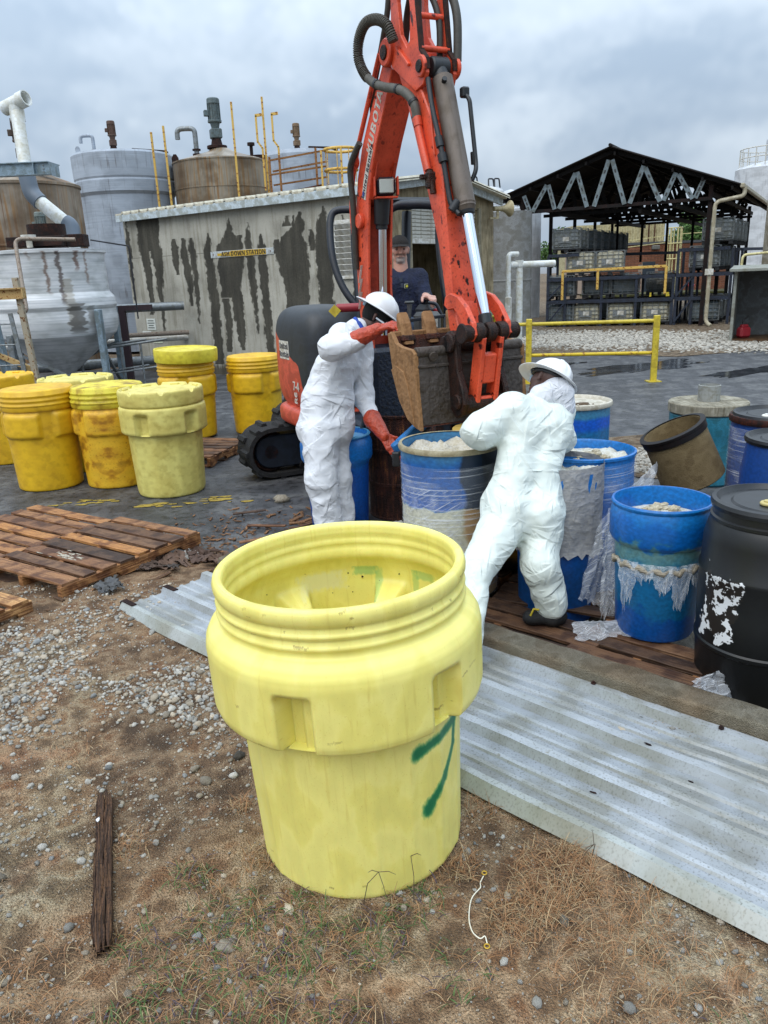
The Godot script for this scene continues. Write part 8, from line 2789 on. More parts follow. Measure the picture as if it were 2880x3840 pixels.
	for q in [[[Vector3(-2.62, 2.371, -0.322), Vector3(-2.69, 2.37, -0.18), Vector3(-2.70, 2.30, -0.12), Vector3(-2.648, 2.11, -0.086), Vector3(-2.58, 1.91, -0.08), Vector3(-2.5, 1.73, -0.11), Vector3(-2.42, 1.59, -0.17), Vector3(-2.35, 1.5, -0.25)], 0.033], [[Vector3(-2.6, 2.37, -0.34), Vector3(-2.57, 2.32, -0.30), Vector3(-2.48, 2.02, -0.25), Vector3(-2.38, 1.6, -0.22), Vector3(-2.34, 1.3, -0.2), Vector3(-2.32, 0.6, -0.2)], 0.038], [[Vector3(-2.45, 1.62, -0.15), Vector3(-2.40, 1.60, -0.22)], 0.025], [[Vector3(-2.35, 2.30, -0.45), Vector3(-2.28, 2.37, -0.556), Vector3(-2.234, 2.38, -0.656), Vector3(-2.153, 2.37, -0.84), Vector3(-2.1, 2.34, -1.0)], 0.04], [[Vector3(-2.786, 2.36, -0.94), Vector3(-2.64, 1.77, -0.83), Vector3(-2.53, 1.35, -0.75), Vector3(-2.5, 0.6, -0.72)], 0.045], [[Vector3(-2.26, 2.3, -1.0), Vector3(-2.22, 2.08, -0.965), Vector3(-2.12, 1.757, -0.94), Vector3(-2.0, 1.398, -0.915), Vector3(-1.95, 0.6, -0.9)], 0.04]]:
		b = MB.new()
		b.tube(smooth_path(q[0], 4), q[1], 10)
		obj("canopy_frame", b, M.navy, t)
	b = MB.new()
	b.x = Transform3D(Basis(Vector3.BACK, 0.04), Vector3(-2.5, 2.41, -0.72))
	b.box(Vector3(0.5, 0.05, 0.5), Vector3.ZERO, 0.03)
	obj("canopy_roof", b, M.hood_black, t)
	b = MB.new()
	b.bar(Vector3(-1.57, 1.434, -0.16), Vector3(-1.37, 1.474, -0.60), 0.026, 0.026, 0.004)
	b.bar(Vector3(-1.526, 1.42, -0.24), Vector3(-1.414, 0.9, -0.21), 0.024, 0.03, 0.003, Vector3.BACK)
	b.bar(Vector3(-1.40, 1.457, -0.528), Vector3(-1.28, 0.95, -0.44), 0.024, 0.03, 0.003, Vector3.BACK)
	b.tube(arc_path([Vector3(-1.63, 1.57, -0.5), Vector3(-1.60, 1.56, -0.56), Vector3(-1.58, 1.46, -0.6)], 0.03), 0.014, 8)
	obj("guard_rail", b, M.navy, t)
	b = MB.new()
	b.box(Vector3(0.16, 0.34, 0.2), Vector3(-1.58, 1.33, -0.46), 0.03)
	obj("console", b, M.console, t)
	b = MB.new()
	b.x = Transform3D(Basis(Vector3.UP, PI / 2), Vector3(-1.495, 1.42, -0.46))
	b.box(Vector3(0.1, 0.09, 0.004))
	obj("warning_label", b, M.decal_white, t)
	b = MB.new()
	b.box(Vector3(0.22, 0.18, 0.16), Vector3(-1.82, 1.46, -0.60), 0.04)
	b.box(Vector3(0.1, 0.3, 0.12), Vector3(-1.84, 1.3, -0.60), 0.02)
	obj("control_pod", b, M.hood_black, t)
	b = MB.new()
	b.tube([Vector3(-1.80, 1.52, -0.59), Vector3(-1.785, 1.58, -0.585), Vector3(-1.77, 1.64, -0.575)], [0.028, 0.02, 0.026], 10)
	obj("joystick", b, M.black_plastic, t)
	b = MB.new()
	b.box(Vector3(0.03, 0.05, 0.05), Vector3(-1.70, 1.49, -0.62), 0.008)
	obj("red_button", b, mat("button_red", "#a01e24", 0.4), t)
	b = MB.new()
	b.tube([Vector3(-1.72, 1.40, -0.37), Vector3(-1.735, 1.5, -0.38), Vector3(-1.74, 1.56, -0.385)], [0.012, 0.018, 0.024], 8)
	b.box(Vector3(0.03, 0.025, 0.09), Vector3(-1.742, 1.575, -0.385), 0.01)
	obj("travel_lever", b, M.console, t)
	b = MB.new()
	b.cyl(Vector3(-2.09, 1.55, 0.13), Vector3(-2.0, 1.55, -0.05), 0.035, -1, 16, 0.01)
	obj("extinguisher", b, mat("ext_red", "#8c1f28", 0.4), t)
	b = MB.new()
	b.x = Transform3D(Basis(Vector3.UP, PI / 2 - 0.5) * Basis(Vector3.BACK, PI / 4), Vector3(-2.03, 1.53, 0.17))
	b.box(Vector3(0.075, 0.075, 0.006), Vector3.ZERO, 0.001)
	obj("yellow_marker", b, M.safety_yellow2, t)
	b = MB.new()
	b.box(Vector3(0.5, 0.12, 0.48), Vector3(-2.35, 1.18, -0.58), 0.05)
	b.x = Transform3D(Basis(Vector3.BACK, 0.15), Vector3(-2.6, 1.5, -0.58))
	b.box(Vector3(0.12, 0.62, 0.46), Vector3.ZERO, 0.05)
	obj("operator_seat", b, M.seat, t)
	b = MB.new()
	b.box(Vector3(0.9, 0.5, 0.6), Vector3(-2.45, 0.85, -0.58), 0.04)
	obj("seat_base", b, M.hood_black, t)
	for k in 2:
		var ux: float = -3.30 if k == 0 else -4.55
		var path := []
		var y0 := YA + 0.025
		var y1 := YA + 0.525
		var r := (y1 - y0) / 2
		var za := 0.47 if k == 0 else -0.3
		var zb := -1.45
		for i in 15:
			var a := PI / 2 + PI * i / 14
			path.append(Vector2(za - cos(a) * r * 1.0, y0 + r + sin(a) * r))
		path = []
		for i in 13:
			var a := -PI / 2 + PI * i / 12
			path.append(Vector2(za + cos(a) * r, y0 + r + sin(a) * r))
		for i in 13:
			var a := PI / 2 + PI * i / 12
			path.append(Vector2(zb + cos(a) * r, y0 + r + sin(a) * r))
		var loop := []
		var total := 0.0
		for i in path.size():
			total += (path[i] as Vector2).distance_to(path[(i + 1) % path.size()])
		var np := 88
		var step := total / np
		var acc := 0.0
		for i in path.size():
			var A: Vector2 = path[i]
			var B: Vector2 = path[(i + 1) % path.size()]
			var l := A.distance_to(B)
			while acc < l and loop.size() < np:
				loop.append(A.lerp(B, acc / l))
				acc += step
			acc -= l
		b = MB.new()
		var n := loop.size()
		for i in n:
			var A: Vector2 = loop[i]
			var B: Vector2 = loop[(i + 1) % n]
			var d := (B - A).normalized()
			var o := Vector2(d.y, -d.x)
			var C := func(q: Vector2, e: float, u: float) -> Vector3: return Vector3(ux + u, q.y + o.y * e, q.x + o.x * e)
			b.face([C.call(A, 0.0, -0.2), C.call(A, 0.0, 0.2), C.call(B, 0.0, 0.2), C.call(B, 0.0, -0.2)], Vector3(0, o.y, o.x))
			b.face([C.call(A, -0.04, -0.2), C.call(A, -0.04, 0.2), C.call(B, -0.04, 0.2), C.call(B, -0.04, -0.2)], Vector3(0, -o.y, -o.x))
			for s in [-0.2, 0.2]:
				b.face([C.call(A, 0.0, s), C.call(B, 0.0, s), C.call(B, -0.04, s), C.call(A, -0.04, s)], Vector3(s, 0, 0))
		var tk := obj("track", b, M.rubber, t)
		b = MB.new()
		b.ext([Vector2(-0.034, 0), Vector2(0.034, 0), Vector2(0.02, 0.028), Vector2(-0.02, 0.028)], 0.22, 0.004)
		var lug := b.mesh(M.rubber)
		for i in range(0, n, 2):
			var A: Vector2 = loop[i]
			var B: Vector2 = loop[(i + 1) % n]
			var d := (B - A).normalized()
			var zz := Vector3(0, d.y, d.x)
			var oo := Vector3(0, -d.x, d.y)
			var sgn := 1.0 if (i / 2) % 2 else -1.0
			put_mesh("tread_lug", lug, tk, Transform3D(Basis(zz, oo, zz.cross(oo)), Vector3(ux + 0.085 * sgn, (A.y + B.y) / 2, (A.x + B.x) / 2) + oo * 0.001))
		for q in [[za, "idler_wheel"], [zb, "drive_sprocket"]]:
			b = MB.new()
			b.x = Transform3D(Basis(Vector3.BACK, -PI / 2), Vector3(ux, y0 + r, q[0]))
			b.lathe([Vector2(0, -0.14), Vector2(0.13, -0.14), Vector2(r - 0.05, -0.1), Vector2(r - 0.045, 0.1), Vector2(0.19, 0.12), Vector2(0.17, 0.10), Vector2(0.08, 0.10), Vector2(0.07, 0.15), Vector2(0, 0.15)], 36, 30)
			obj(q[1], b, M.rim_worn, tk)
		b = MB.new()
		b.x = Transform3D(Basis(Vector3.UP, PI / 2), Vector3(ux + 0.03, y0 + r, 0))
		var poly := []
		for i in 11:
			var a := PI / 2 + PI * i / 10
			poly.append(Vector2(-za + cos(a) * (r - 0.085), sin(a) * (r - 0.085)))
		for i in 11:
			var a := -PI / 2 + PI * i / 10
			poly.append(Vector2(-zb + cos(a) * (r - 0.085), sin(a) * (r - 0.085)))
		b.ext(poly, 0.24, 0.012)
		obj("track_frame", b, M.navy, tk)
		b = MB.new()
		for i in 5:
			b.cyl(Vector3(ux - 0.1, y0 + 0.07, za - 0.35 - i * 0.34), Vector3(ux + 0.16, y0 + 0.07, za - 0.35 - i * 0.34), 0.07, -1, 16, 0.01)
		obj("roller", b, M.track_steel, tk)

func smooth_path(p: Array, n: int) -> Array:
	var o := []
	for k in p.size() - 1:
		var a: Vector3 = p[maxi(k - 1, 0)]
		var b: Vector3 = p[k]
		var c: Vector3 = p[k + 1]
		var d: Vector3 = p[mini(k + 2, p.size() - 1)]
		for i in n:
			o.append(b.cubic_interpolate(c, a, d, float(i) / n))
	o.append(p[p.size() - 1])
	return o

func net(mb: MB, bones: Array, cell: float, k: float, tint = null, rough := 0.0, rfreq := 10.0, stretch := Vector3.ONE, ridged := false) -> void:
	var lo := Vector3.ONE * 1e9
	var hi := -lo
	for b in bones:
		var r: float = maxf(b[2], b[3]) + k * 0.5 + absf(rough) + cell * 2.0
		for p in [b[0], b[1]]:
			lo = lo.min(p - Vector3.ONE * r)
			hi = hi.max(p + Vector3.ONE * r)
	var n := Vector3i(((hi - lo) / cell).ceil()) + Vector3i.ONE
	var nx := n.x
	var ny := n.y
	var nz := n.z
	var sxy := nx * ny
	var f := PackedFloat32Array()
	f.resize(sxy * nz)
	f.fill(9.0)
	for b in bones:
		var A: Vector3 = b[0]
		var B: Vector3 = b[1]
		var ra: float = b[2]
		var rb: float = b[3]
		var r: float = maxf(ra, rb) + k + absf(rough) + cell * 2.0
		var i0 := Vector3i((A.min(B) - Vector3.ONE * r - lo) / cell).clamp(Vector3i.ZERO, n - Vector3i.ONE)
		var i1 := Vector3i((A.max(B) + Vector3.ONE * r - lo) / cell).clamp(Vector3i.ZERO, n - Vector3i.ONE)
		var ba := B - A
		var inv := 1.0 / maxf(ba.length_squared(), 1e-9)
		for z in range(i0.z, i1.z + 1):
			for y in range(i0.y, i1.y + 1):
				var at := z * sxy + y * nx
				for x in range(i0.x, i1.x + 1):
					var p := lo + Vector3(x, y, z) * cell - A
					var h := clampf(p.dot(ba) * inv, 0.0, 1.0)
					var d := (p - ba * h).length() - lerpf(ra, rb, h)
					var o := f[at + x]
					if d < o + k:
						var hh := clampf(0.5 + 0.5 * (o - d) / k, 0.0, 1.0)
						f[at + x] = lerpf(o, d, hh) - k * hh * (1.0 - hh)
	if rough != 0.0:
		var nzs := FastNoiseLite.new()
		nzs.seed = 17
		nzs.frequency = rfreq
		nzs.fractal_octaves = 2
		if ridged:
			nzs.fractal_type = FastNoiseLite.FRACTAL_RIDGED
		for z in nz:
			for y in ny:
				var at := z * sxy + y * nx
				for x in nx:
					if absf(f[at + x]) < cell * 3.0 + absf(rough):
						var p := (lo + Vector3(x, y, z) * cell) * stretch
						f[at + x] += nzs.get_noise_3dv(p) * rough
	var vid := {}
	var vs := PackedVector3Array()
	var off := [0, 1, nx, nx + 1, sxy, sxy + 1, sxy + nx, sxy + nx + 1]
	var cor := [Vector3(0, 0, 0), Vector3(1, 0, 0), Vector3(0, 1, 0), Vector3(1, 1, 0), Vector3(0, 0, 1), Vector3(1, 0, 1), Vector3(0, 1, 1), Vector3(1, 1, 1)]
	var edges := [[0, 1], [2, 3], [4, 5], [6, 7], [0, 2], [1, 3], [4, 6], [5, 7], [0, 4], [1, 5], [2, 6], [3, 7]]
	var lim := cell * 1.8 + absf(rough) * 2.0
	for z in nz - 1:
		for y in ny - 1:
			var at := z * sxy + y * nx
			for x in nx - 1:
				var i := at + x
				if absf(f[i]) > lim:
					continue
				var m := 0
				for c in 8:
					if f[i + off[c]] < 0.0:
						m |= 1 << c
				if m == 0 or m == 255:
					continue
				var s := Vector3.ZERO
				var cnt := 0
				for e in edges:
					var e0: int = e[0]
					var e1: int = e[1]
					if ((m >> e0) & 1) != ((m >> e1) & 1):
						var d0 := f[i + off[e0]]
						var d1 := f[i + off[e1]]
						s += (cor[e0] as Vector3).lerp(cor[e1], d0 / (d0 - d1))
						cnt += 1
				vid[i] = vs.size()
				vs.append(lo + (Vector3(x, y, z) + s / cnt) * cell)
	var tris := PackedInt32Array()
	var steps := [1, nx, sxy]
	for i in vid:
		var z: int = i / sxy
		var y: int = (i % sxy) / nx
		var x: int = i % nx
		for ax in 3:
			var st: int = steps[ax]
			var u: int = steps[(ax + 1) % 3]
			var w: int = steps[(ax + 2) % 3]
			var a := f[i] < 0.0
			var b := f[i + st] < 0.0
			if a == b or not vid.has(i - u) or not vid.has(i - w) or not vid.has(i - u - w):
				continue
			var q := [vid[i], vid[i - u], vid[i - u - w], vid[i - w]]
			if a:
				tris.append_array([q[0], q[1], q[2], q[0], q[2], q[3]])
			else:
				tris.append_array([q[0], q[2], q[1], q[0], q[3], q[2]])
	var ns := PackedVector3Array()
	ns.resize(vs.size())
	for t in range(0, tris.size(), 3):
		var fn := (vs[tris[t + 1]] - vs[tris[t]]).cross(vs[tris[t + 2]] - vs[tris[t]])
		for c in 3:
			ns[tris[t + c]] += fn
	for t in range(0, tris.size(), 3):
		for c in [0, 2, 1]:
			var v := tris[t + c]
			mb.put(vs[v], ns[v], Vector2.ZERO, tint.call(vs[v]) if tint != null else null)

func hand_bones(wrist: Vector3, fwd: Vector3, back: Vector3, thumb: Vector3, s: float, curl: Array, spread := 0.06, thumb_curl := 0.4) -> Array:
	fwd = fwd.normalized()
	thumb = (thumb - fwd * thumb.dot(fwd)).normalized()
	back = (back - fwd * back.dot(fwd) - thumb * back.dot(thumb)).normalized()
	var o := []
	o.append([wrist - fwd * 0.03 * s, wrist + fwd * 0.01 * s, 0.027 * s, 0.026 * s])
	var lens := [0.044, 0.049, 0.046, 0.036]
	for i in 4:
		var side := thumb * (0.030 - 0.02 * i) * s
		var kn := wrist + fwd * (0.088 - 0.004 * absf(i - 1.0)) * s + side + back * 0.004 * s
		o.append([wrist + fwd * 0.015 * s + side * 0.7, kn, 0.015 * s, 0.0125 * s])
		var a: float = curl[i] * 0.5
		var d := fwd.rotated(back, spread * (i - 1.5) * (-1.0 if fwd.cross(back).dot(thumb) > 0 else 1.0))
		var ax := back.cross(fwd).normalized()
		var p := kn
		for j in 3:
			var dd := d.rotated(ax, -a) if d.rotated(ax, 0.1).dot(back) > d.dot(back) else d.rotated(ax, a)
			var l: float = lens[i] * [1.0, 0.68, 0.55][j] * s
			var q := p + dd * l
			o.append([p, q, (0.0098 - 0.0008 * j) * s, (0.0090 - 0.0009 * j) * s])
			p = q
			a += curl[i] * 0.85
	var tb := wrist + thumb * 0.028 * s + fwd * 0.02 * s
	var td := (thumb * 0.75 + fwd * 0.75 - back * 0.25).normalized()
	var t1 := tb + td * 0.042 * s
	var td2 := (td + (fwd - back * 0.6) * thumb_curl).normalized()
	var t2 := t1 + td2 * 0.032 * s
	var t3 := t2 + (td2 - back * 0.3 * thumb_curl + fwd * 0.3).normalized() * 0.026 * s
	o.append([wrist + thumb * 0.012 * s, tb, 0.017 * s, 0.016 * s])
	o.append([tb, t1, 0.015 * s, 0.0125 * s])
	o.append([t1, t2, 0.0115 * s, 0.0105 * s])
	o.append([t2, t3, 0.0105 * s, 0.009 * s])
	return o

func head_bones(c: Vector3, up: Vector3, face: Vector3, s := 1.0) -> Array:
	up = up.normalized()
	face = (face - up * face.dot(up)).normalized()
	var r := face.cross(up).normalized()
	var P := func(f: float, u: float, w: float) -> Vector3: return c + (face * f + up * u + r * w) * s
	var o := []
	o.append([P.call(-0.03, 0.03, 0), P.call(0.02, 0.035, 0), 0.076 * s, 0.070 * s])
	o.append([P.call(0.035, -0.01, 0.022), P.call(0.035, -0.05, 0.014), 0.046 * s, 0.036 * s])
	o.append([P.call(0.035, -0.01, -0.022), P.call(0.035, -0.05, -0.014), 0.046 * s, 0.036 * s])
	o.append([P.call(0.055, -0.085, 0), P.call(0.03, -0.075, 0), 0.024 * s, 0.03 * s])          # chin
	o.append([P.call(-0.005, -0.06, 0.042), P.call(0.05, -0.088, 0.014), 0.022 * s, 0.016 * s])  # jaw
	o.append([P.call(-0.005, -0.06, -0.042), P.call(0.05, -0.088, -0.014), 0.022 * s, 0.016 * s])
	o.append([P.call(0.078, 0.012, 0), P.call(0.098, -0.026, 0), 0.009 * s, 0.0135 * s])           # nose
	o.append([P.call(0.075, 0.026, 0.032), P.call(0.08, 0.028, 0.012), 0.011 * s, 0.010 * s])       # brows
	o.append([P.call(0.075, 0.026, -0.032), P.call(0.08, 0.028, -0.012), 0.011 * s, 0.010 * s])
	o.append([P.call(0.062, -0.02, 0.036), P.call(0.058, -0.012, 0.046), 0.018 * s, 0.015 * s])     # cheeks
	o.append([P.call(0.062, -0.02, -0.036), P.call(0.058, -0.012, -0.046), 0.018 * s, 0.015 * s])
	o.append([P.call(0.078, -0.055, 0.016), P.call(0.078, -0.055, -0.016), 0.009 * s, 0.009 * s])   # lips
	for w in [-1.0, 1.0]:
		o.append([P.call(-0.008, 0.015, 0.078 * w), P.call(-0.004, -0.022, 0.076 * w), 0.013 * s, 0.009 * s])
	return o

func helmet(label: String, c: Vector3, up: Vector3, front: Vector3, mshell: Material, full_brim: bool) -> Node3D:
	up = up.normalized()
	front = (front - up * front.dot(up)).normalized()
	var t := thing("hard_hat", label, "hard hat", Vector3.ZERO)
	t.transform = Transform3D(Basis(front, up, front.cross(up)), c)
	var rows := []
	var n := 72
	for j in 22:
		var row := PackedVector3Array()
		for i in n:
			var a := TAU * i / n
			var el := PI * 0.5 * j / 21.0
			var rx := 0.137
			var rz := 0.112
			var ridge := 0.006 * (smoothstep(0.022, 0.008, absf(sin(a)) * 0.11 * cos(el)) if j > 1 else 0.0) + (0.004 * smoothstep(0.03, 0.015, absf(absf(sin(a)) * 0.11 - 0.055)) * smoothstep(0.2, 0.5, el) if j > 1 else 0.0)
			row.append(Vector3(cos(a) * (rx * cos(el) + ridge * cos(el)), 0.118 * sin(el) + ridge * sin(el), -sin(a) * (rz * cos(el) + ridge * cos(el))))
		rows.append(row)
	var b := MB.new()
	b.grid(rows, true)
	obj("shell", b, mshell, t)
	b = MB.new()
	rows = []
	for q in [[0.0, 0.004], [0.3, 0.003], [0.9, -0.004], [1.0, -0.008], [0.95, -0.011], [0.3, -0.004], [0.0, -0.003]]:
		var row := PackedVector3Array()
		for i in n:
			var a := TAU * i / n
			var ext := 0.012 + (0.058 * pow(maxf(cos(a), 0.0), 1.3) if not full_brim else 0.042 + 0.02 * maxf(cos(a), 0.0))
			row.append(Vector3(cos(a) * (0.135 + ext * q[0]), q[1] - (0.012 * maxf(cos(a), 0.0) * q[0]), -sin(a) * (0.110 + ext * q[0])))
		rows.append(row)
	b.grid(rows, true, true)
	obj("brim", b, mshell, t)
	b = MB.new()
	var pth := []
	for i in 33:
		var a := TAU * i / 32
		pth.append(Vector3(cos(a) * 0.108, -0.006, sin(a) * 0.09))
	b.tube(pth, 0.012, 6, false)
	obj("harness_band", b, M.black_plastic, t)
	b = MB.new()
	b.cyl(Vector3(0.112, -0.02, 0), Vector3(0.135, -0.02, 0), 0.022, -1, 14, 0.004)
	obj("ratchet_knob", b, mat("knob", "#9fb4c2", 0.4), t)
	return t

func crinkle() -> ImageTexture:
	return T.b_wrinkle

func flat_pair(a: Vector3, b: Vector3, side: Vector3, da: float, db: float, ra: float, rb: float) -> Array:
	return [[a + side * da, b + side * db, ra, rb], [a - side * da, b - side * db, ra, rb]]

func make_people() -> void:
	var cw := mat("coverall", "#d6d9de", 0.6, 0.0, null, 2.0, T.b_cloth, 1.7)
	cw.uv1_scale = Vector3(1.0, 1.0, 1.0)
	cw.rim_enabled = true
	cw.rim = 0.15
	mat("coverall_green", "#d4dcd6", 0.6, 0.0, null, 2.0, T.b_cloth, 1.6)
	(M.coverall_green as StandardMaterial3D).uv1_scale = Vector3(1.2, 1.2, 1.2)
	mat("skin_dark", "#4a3028", 0.5)
	mat("skin_light", "#c89078", 0.55)
	mat("glove", "#c4492c", 0.38, 0.0, T.grime, 3.0, T.b_wrinkle, 0.8)
	mat("beanie", "#0e0e10", 0.95, 0.0, T.grime, 6.0, T.b_fine, 1.0)
	mat("hat_white", "#dcdee0", 0.28)
	mat("boot", "#1c1d1f", 0.6, 0.0, T.grime, 3.0, T.b_fine, 0.5)
	mat("collar_blue", "#1f4bb4", 0.7, 0.0, T.white, 4.0)
	mat("shirt_navy", "#1c2644", 0.9, 0.0, T.white, 3.0, T.b_wrinkle, 0.9)
	mat("denim", "#4a6484", 0.9, 0.0, T.grime, 3.0, T.b_fine, 0.6)
	mat("cap_dark", "#2e2c2c", 0.9, 0.0, T.grime, 5.0, T.b_fine, 0.4)
	worker_one(cw)
	worker_two(M.coverall_green)
	operator()

func worker_one(cw: Material) -> void:
	var pel := Vector3(-0.415, 0.74, -5.69)
	var rhip := Vector3(-0.445, 0.70, -5.60)
	var lhip := Vector3(-0.375, 0.70, -5.77)
	var rkn := Vector3(-0.455, 0.375, -5.50)
	var ran := Vector3(-0.425, 0.02, -5.49)
	var lkn := Vector3(-0.345, 0.35, -5.68)
	var lan := Vector3(-0.325, 0.0, -5.66)
	var waist := Vector3(-0.405, 0.93, -5.735)
	var chest := Vector3(-0.305, 1.17, -5.785)
	var neck := Vector3(-0.145, 1.41, -5.844)
	var rsh := Vector3(-0.245, 1.385, -5.685)
	var lsh := Vector3(-0.115, 1.275, -5.96)
	var relb := Vector3(-0.315, 1.335, -5.47)
	var rwr := Vector3(-0.105, 1.385, -5.44)
	var lelb := Vector3(-0.115, 0.90, -5.86)
	var lwr := Vector3(-0.045, 0.755, -5.68)
	var hd := Vector3(0.0, 1.495, -5.874)
	var t := thing("person", "bending worker in white coveralls, white hard hat worn backwards and orange gloves", "person", Vector3.ZERO)
	var sd := (lhip - rhip).normalized()
	var b := MB.new()
	var bones := [[pel, waist, 0.10, 0.10], [waist, chest, 0.10, 0.11], [chest, neck, 0.10, 0.06], [rsh, relb, 0.045, 0.04], [relb, rwr, 0.04, 0.03], [lsh, lelb, 0.045, 0.04], [lelb, lwr, 0.04, 0.03], [rhip, rkn, 0.075, 0.05], [rkn, ran, 0.05, 0.04], [lhip, lkn, 0.075, 0.05], [lkn, lan, 0.05, 0.04]]
	net(b, bones, 0.02, 0.03)
	var up := Vector3(0.58, 0.80, -0.1)
	var face := Vector3(0.78, -0.58, 0.12)
	var hb := head_bones(hd, up, face, 1.0)
	hb.append([hd - up.normalized() * 0.05 - face.normalized() * 0.025, neck, 0.058, 0.068])
	net(b, hb, 0.0055, 0.016)
	obj("body", b, M.skin_dark, t)
	b = MB.new()
	var fw := Vector3(1.0, 0.05, 0.1)
	bones = flat_pair(pel, waist, sd, 0.055, 0.045, 0.14, 0.125) + flat_pair(waist, chest, sd, 0.045, 0.06, 0.125, 0.13) + flat_pair(pel + Vector3(0.005, -0.02, 0), waist + Vector3(0.03, 0, 0), fw, 0.085, 0.05, 0.13, 0.125) + flat_pair(waist + Vector3(0.02, 0, 0), chest, fw, 0.05, 0.03, 0.125, 0.12) + flat_pair(chest, neck + Vector3(-0.02, -0.03, 0), sd, 0.06, 0.03, 0.125, 0.082)
	bones += [[pel + Vector3(-0.045, -0.02, 0.0), rhip + Vector3(0, -0.02, 0), 0.125, 0.115], [rhip, rkn, 0.135, 0.108], [rkn, ran + Vector3(0.01, 0.03, 0), 0.11, 0.10], [lhip + Vector3(0.02, 0, 0), lkn, 0.125, 0.098], [lkn, lan + Vector3(0, 0.03, 0), 0.10, 0.095], [chest, rsh, 0.11, 0.085], [rsh, relb + Vector3(0, -0.01, 0), 0.085, 0.082], [relb, rwr + Vector3(-0.02, -0.005, 0), 0.085, 0.066], [chest, lsh, 0.10, 0.082], [lsh, lelb, 0.08, 0.068], [lelb, lwr + Vector3(-0.01, 0.01, -0.01), 0.07, 0.05], [neck + Vector3(-0.04, -0.02, 0), neck + Vector3(0.01, 0.02, 0), 0.082, 0.072]]
	net(b, bones, 0.0125, 0.045, null, -0.013, 4.0, Vector3(0.8, 1.2, 0.8), true)
	obj("coverall", b, cw, t)
	b = MB.new()
	var nd := (hd - neck).normalized()
	var n1 := nd.cross(Vector3.BACK).normalized()
	var n2 := nd.cross(n1)
	var cp := []
	for k in 25:
		cp.append(neck + nd * 0.035 + (n1 * cos(TAU * k / 24) * 0.082 + n2 * sin(TAU * k / 24) * 0.078) + Vector3(0, 0.004 * sin(k * 2.0), 0))
	b.tube(cp, 0.017, 8, false)
	obj("blue_collar", b, M.collar_blue, t)
	b = MB.new()
	var hw := Vector3(0.01, 1.45, -5.37)
	bones = [[rwr + Vector3(-0.035, -0.005, 0), hw, 0.066, 0.043]]
	net(b, bones, 0.007, 0.02, null, 0.004, 16.0)
	net(b, hand_bones(hw, Vector3(0.86, 0.22, 0.46), Vector3(-0.2, 0.9, 0.3), Vector3(0.3, 0.3, -0.85), 1.2, [0.55, 0.6, 0.65, 0.7], 0.06, 0.5), 0.0045, 0.009)
	obj("glove", b, M.glove, t)
	b = MB.new()
	hw = Vector3(0.03, 0.665, -5.575)
	net(b, [[lwr + Vector3(-0.012, 0.022, -0.022), hw, 0.07, 0.043]], 0.007, 0.02, null, 0.004, 16.0)
	net(b, hand_bones(hw, Vector3(0.50, -0.74, 0.45), Vector3(0.3, 0.6, 0.75), Vector3(0.82, 0.5, -0.2), 1.12, [0.2, 0.3, 0.4, 0.45], 0.05, 0.2), 0.0045, 0.009)
	obj("glove", b, M.glove, t)
	b = MB.new()
	var u := up.normalized()
	var fc := (face - u * face.dot(u)).normalized()
	net(b, [[hd + u * 0.045 - fc * 0.035, hd + u * 0.05 + fc * 0.02, 0.083, 0.08], [hd + u * 0.012 - fc * 0.035, hd + u * 0.03 + fc * 0.0, 0.080, 0.075]], 0.007, 0.02)
	obj("beanie", b, M.beanie, t)
	b = MB.new()
	var rr := fc.cross(u)
	b.bar(hd + rr * 0.078 + fc * 0.0, hd + rr * 0.074 + fc * 0.075, 0.004, 0.012, 0.001, u)
	b.bar(hd + rr * 0.02 + fc * 0.098, hd + rr * 0.07 + fc * 0.085 , 0.004, 0.035, 0.001, u)
	obj("safety_glasses", b, mat("clear_plastic", "#c4ccd4", 0.15), t)
	b = MB.new()
	for q in [[ran, Vector3(0.10, -0.075, 0.05)], [lan, Vector3(0.10, -0.07, 0.05)]]:
		var a: Vector3 = q[0]
		net(b, [[a + Vector3(-0.03, 0.03, 0), a + Vector3(-0.02, -0.06, 0), 0.055, 0.05], [a + Vector3(-0.02, -0.07, 0), a + q[1], 0.05, 0.045]], 0.01, 0.02)
	obj("boots", b, M.boot, t)
	var h := helmet("white hard hat worn backwards by the bending worker", hd + u * 0.072 - fc * 0.005, up, -face, M.hat_white, false)
	b = MB.new()
	b.x = Transform3D(Basis(Vector3.RIGHT, 1.05), Vector3(-0.02, 0.098, 0.083))
	b.lathe([Vector2(0.024, 0.0), Vector2(0.024, 0.003), Vector2(0.0, 0.006)], 20)
	obj("sticker", b, mat("sticker", "#3c3c44", 0.5), h)
	var lv := thing("blue_lever", "blue steel lever held by the bending worker's left glove over the wrapped drum", "lever", Vector3(0.095, 0.70, -5.03))
	b = MB.new()
	b.bar(Vector3(-0.01, -0.02, -0.02), Vector3(0.30, 0.20, -0.22), 0.05, 0.075, 0.008)
	obj("bar", b, mat("lever_blue", "#1c70b4", 0.45, 0.0, T.paintworn, 2.0), lv)
	b = MB.new()
	b.bar(Vector3(-0.02, -0.07, 0.0), Vector3(0.26, 0.12, -0.2), 0.04, 0.03, 0.004)
	b.box(Vector3(0.05, 0.1, 0.04), Vector3(0.0, -0.08, 0), 0.008)
	obj("latch", b, M.black_plastic, lv)

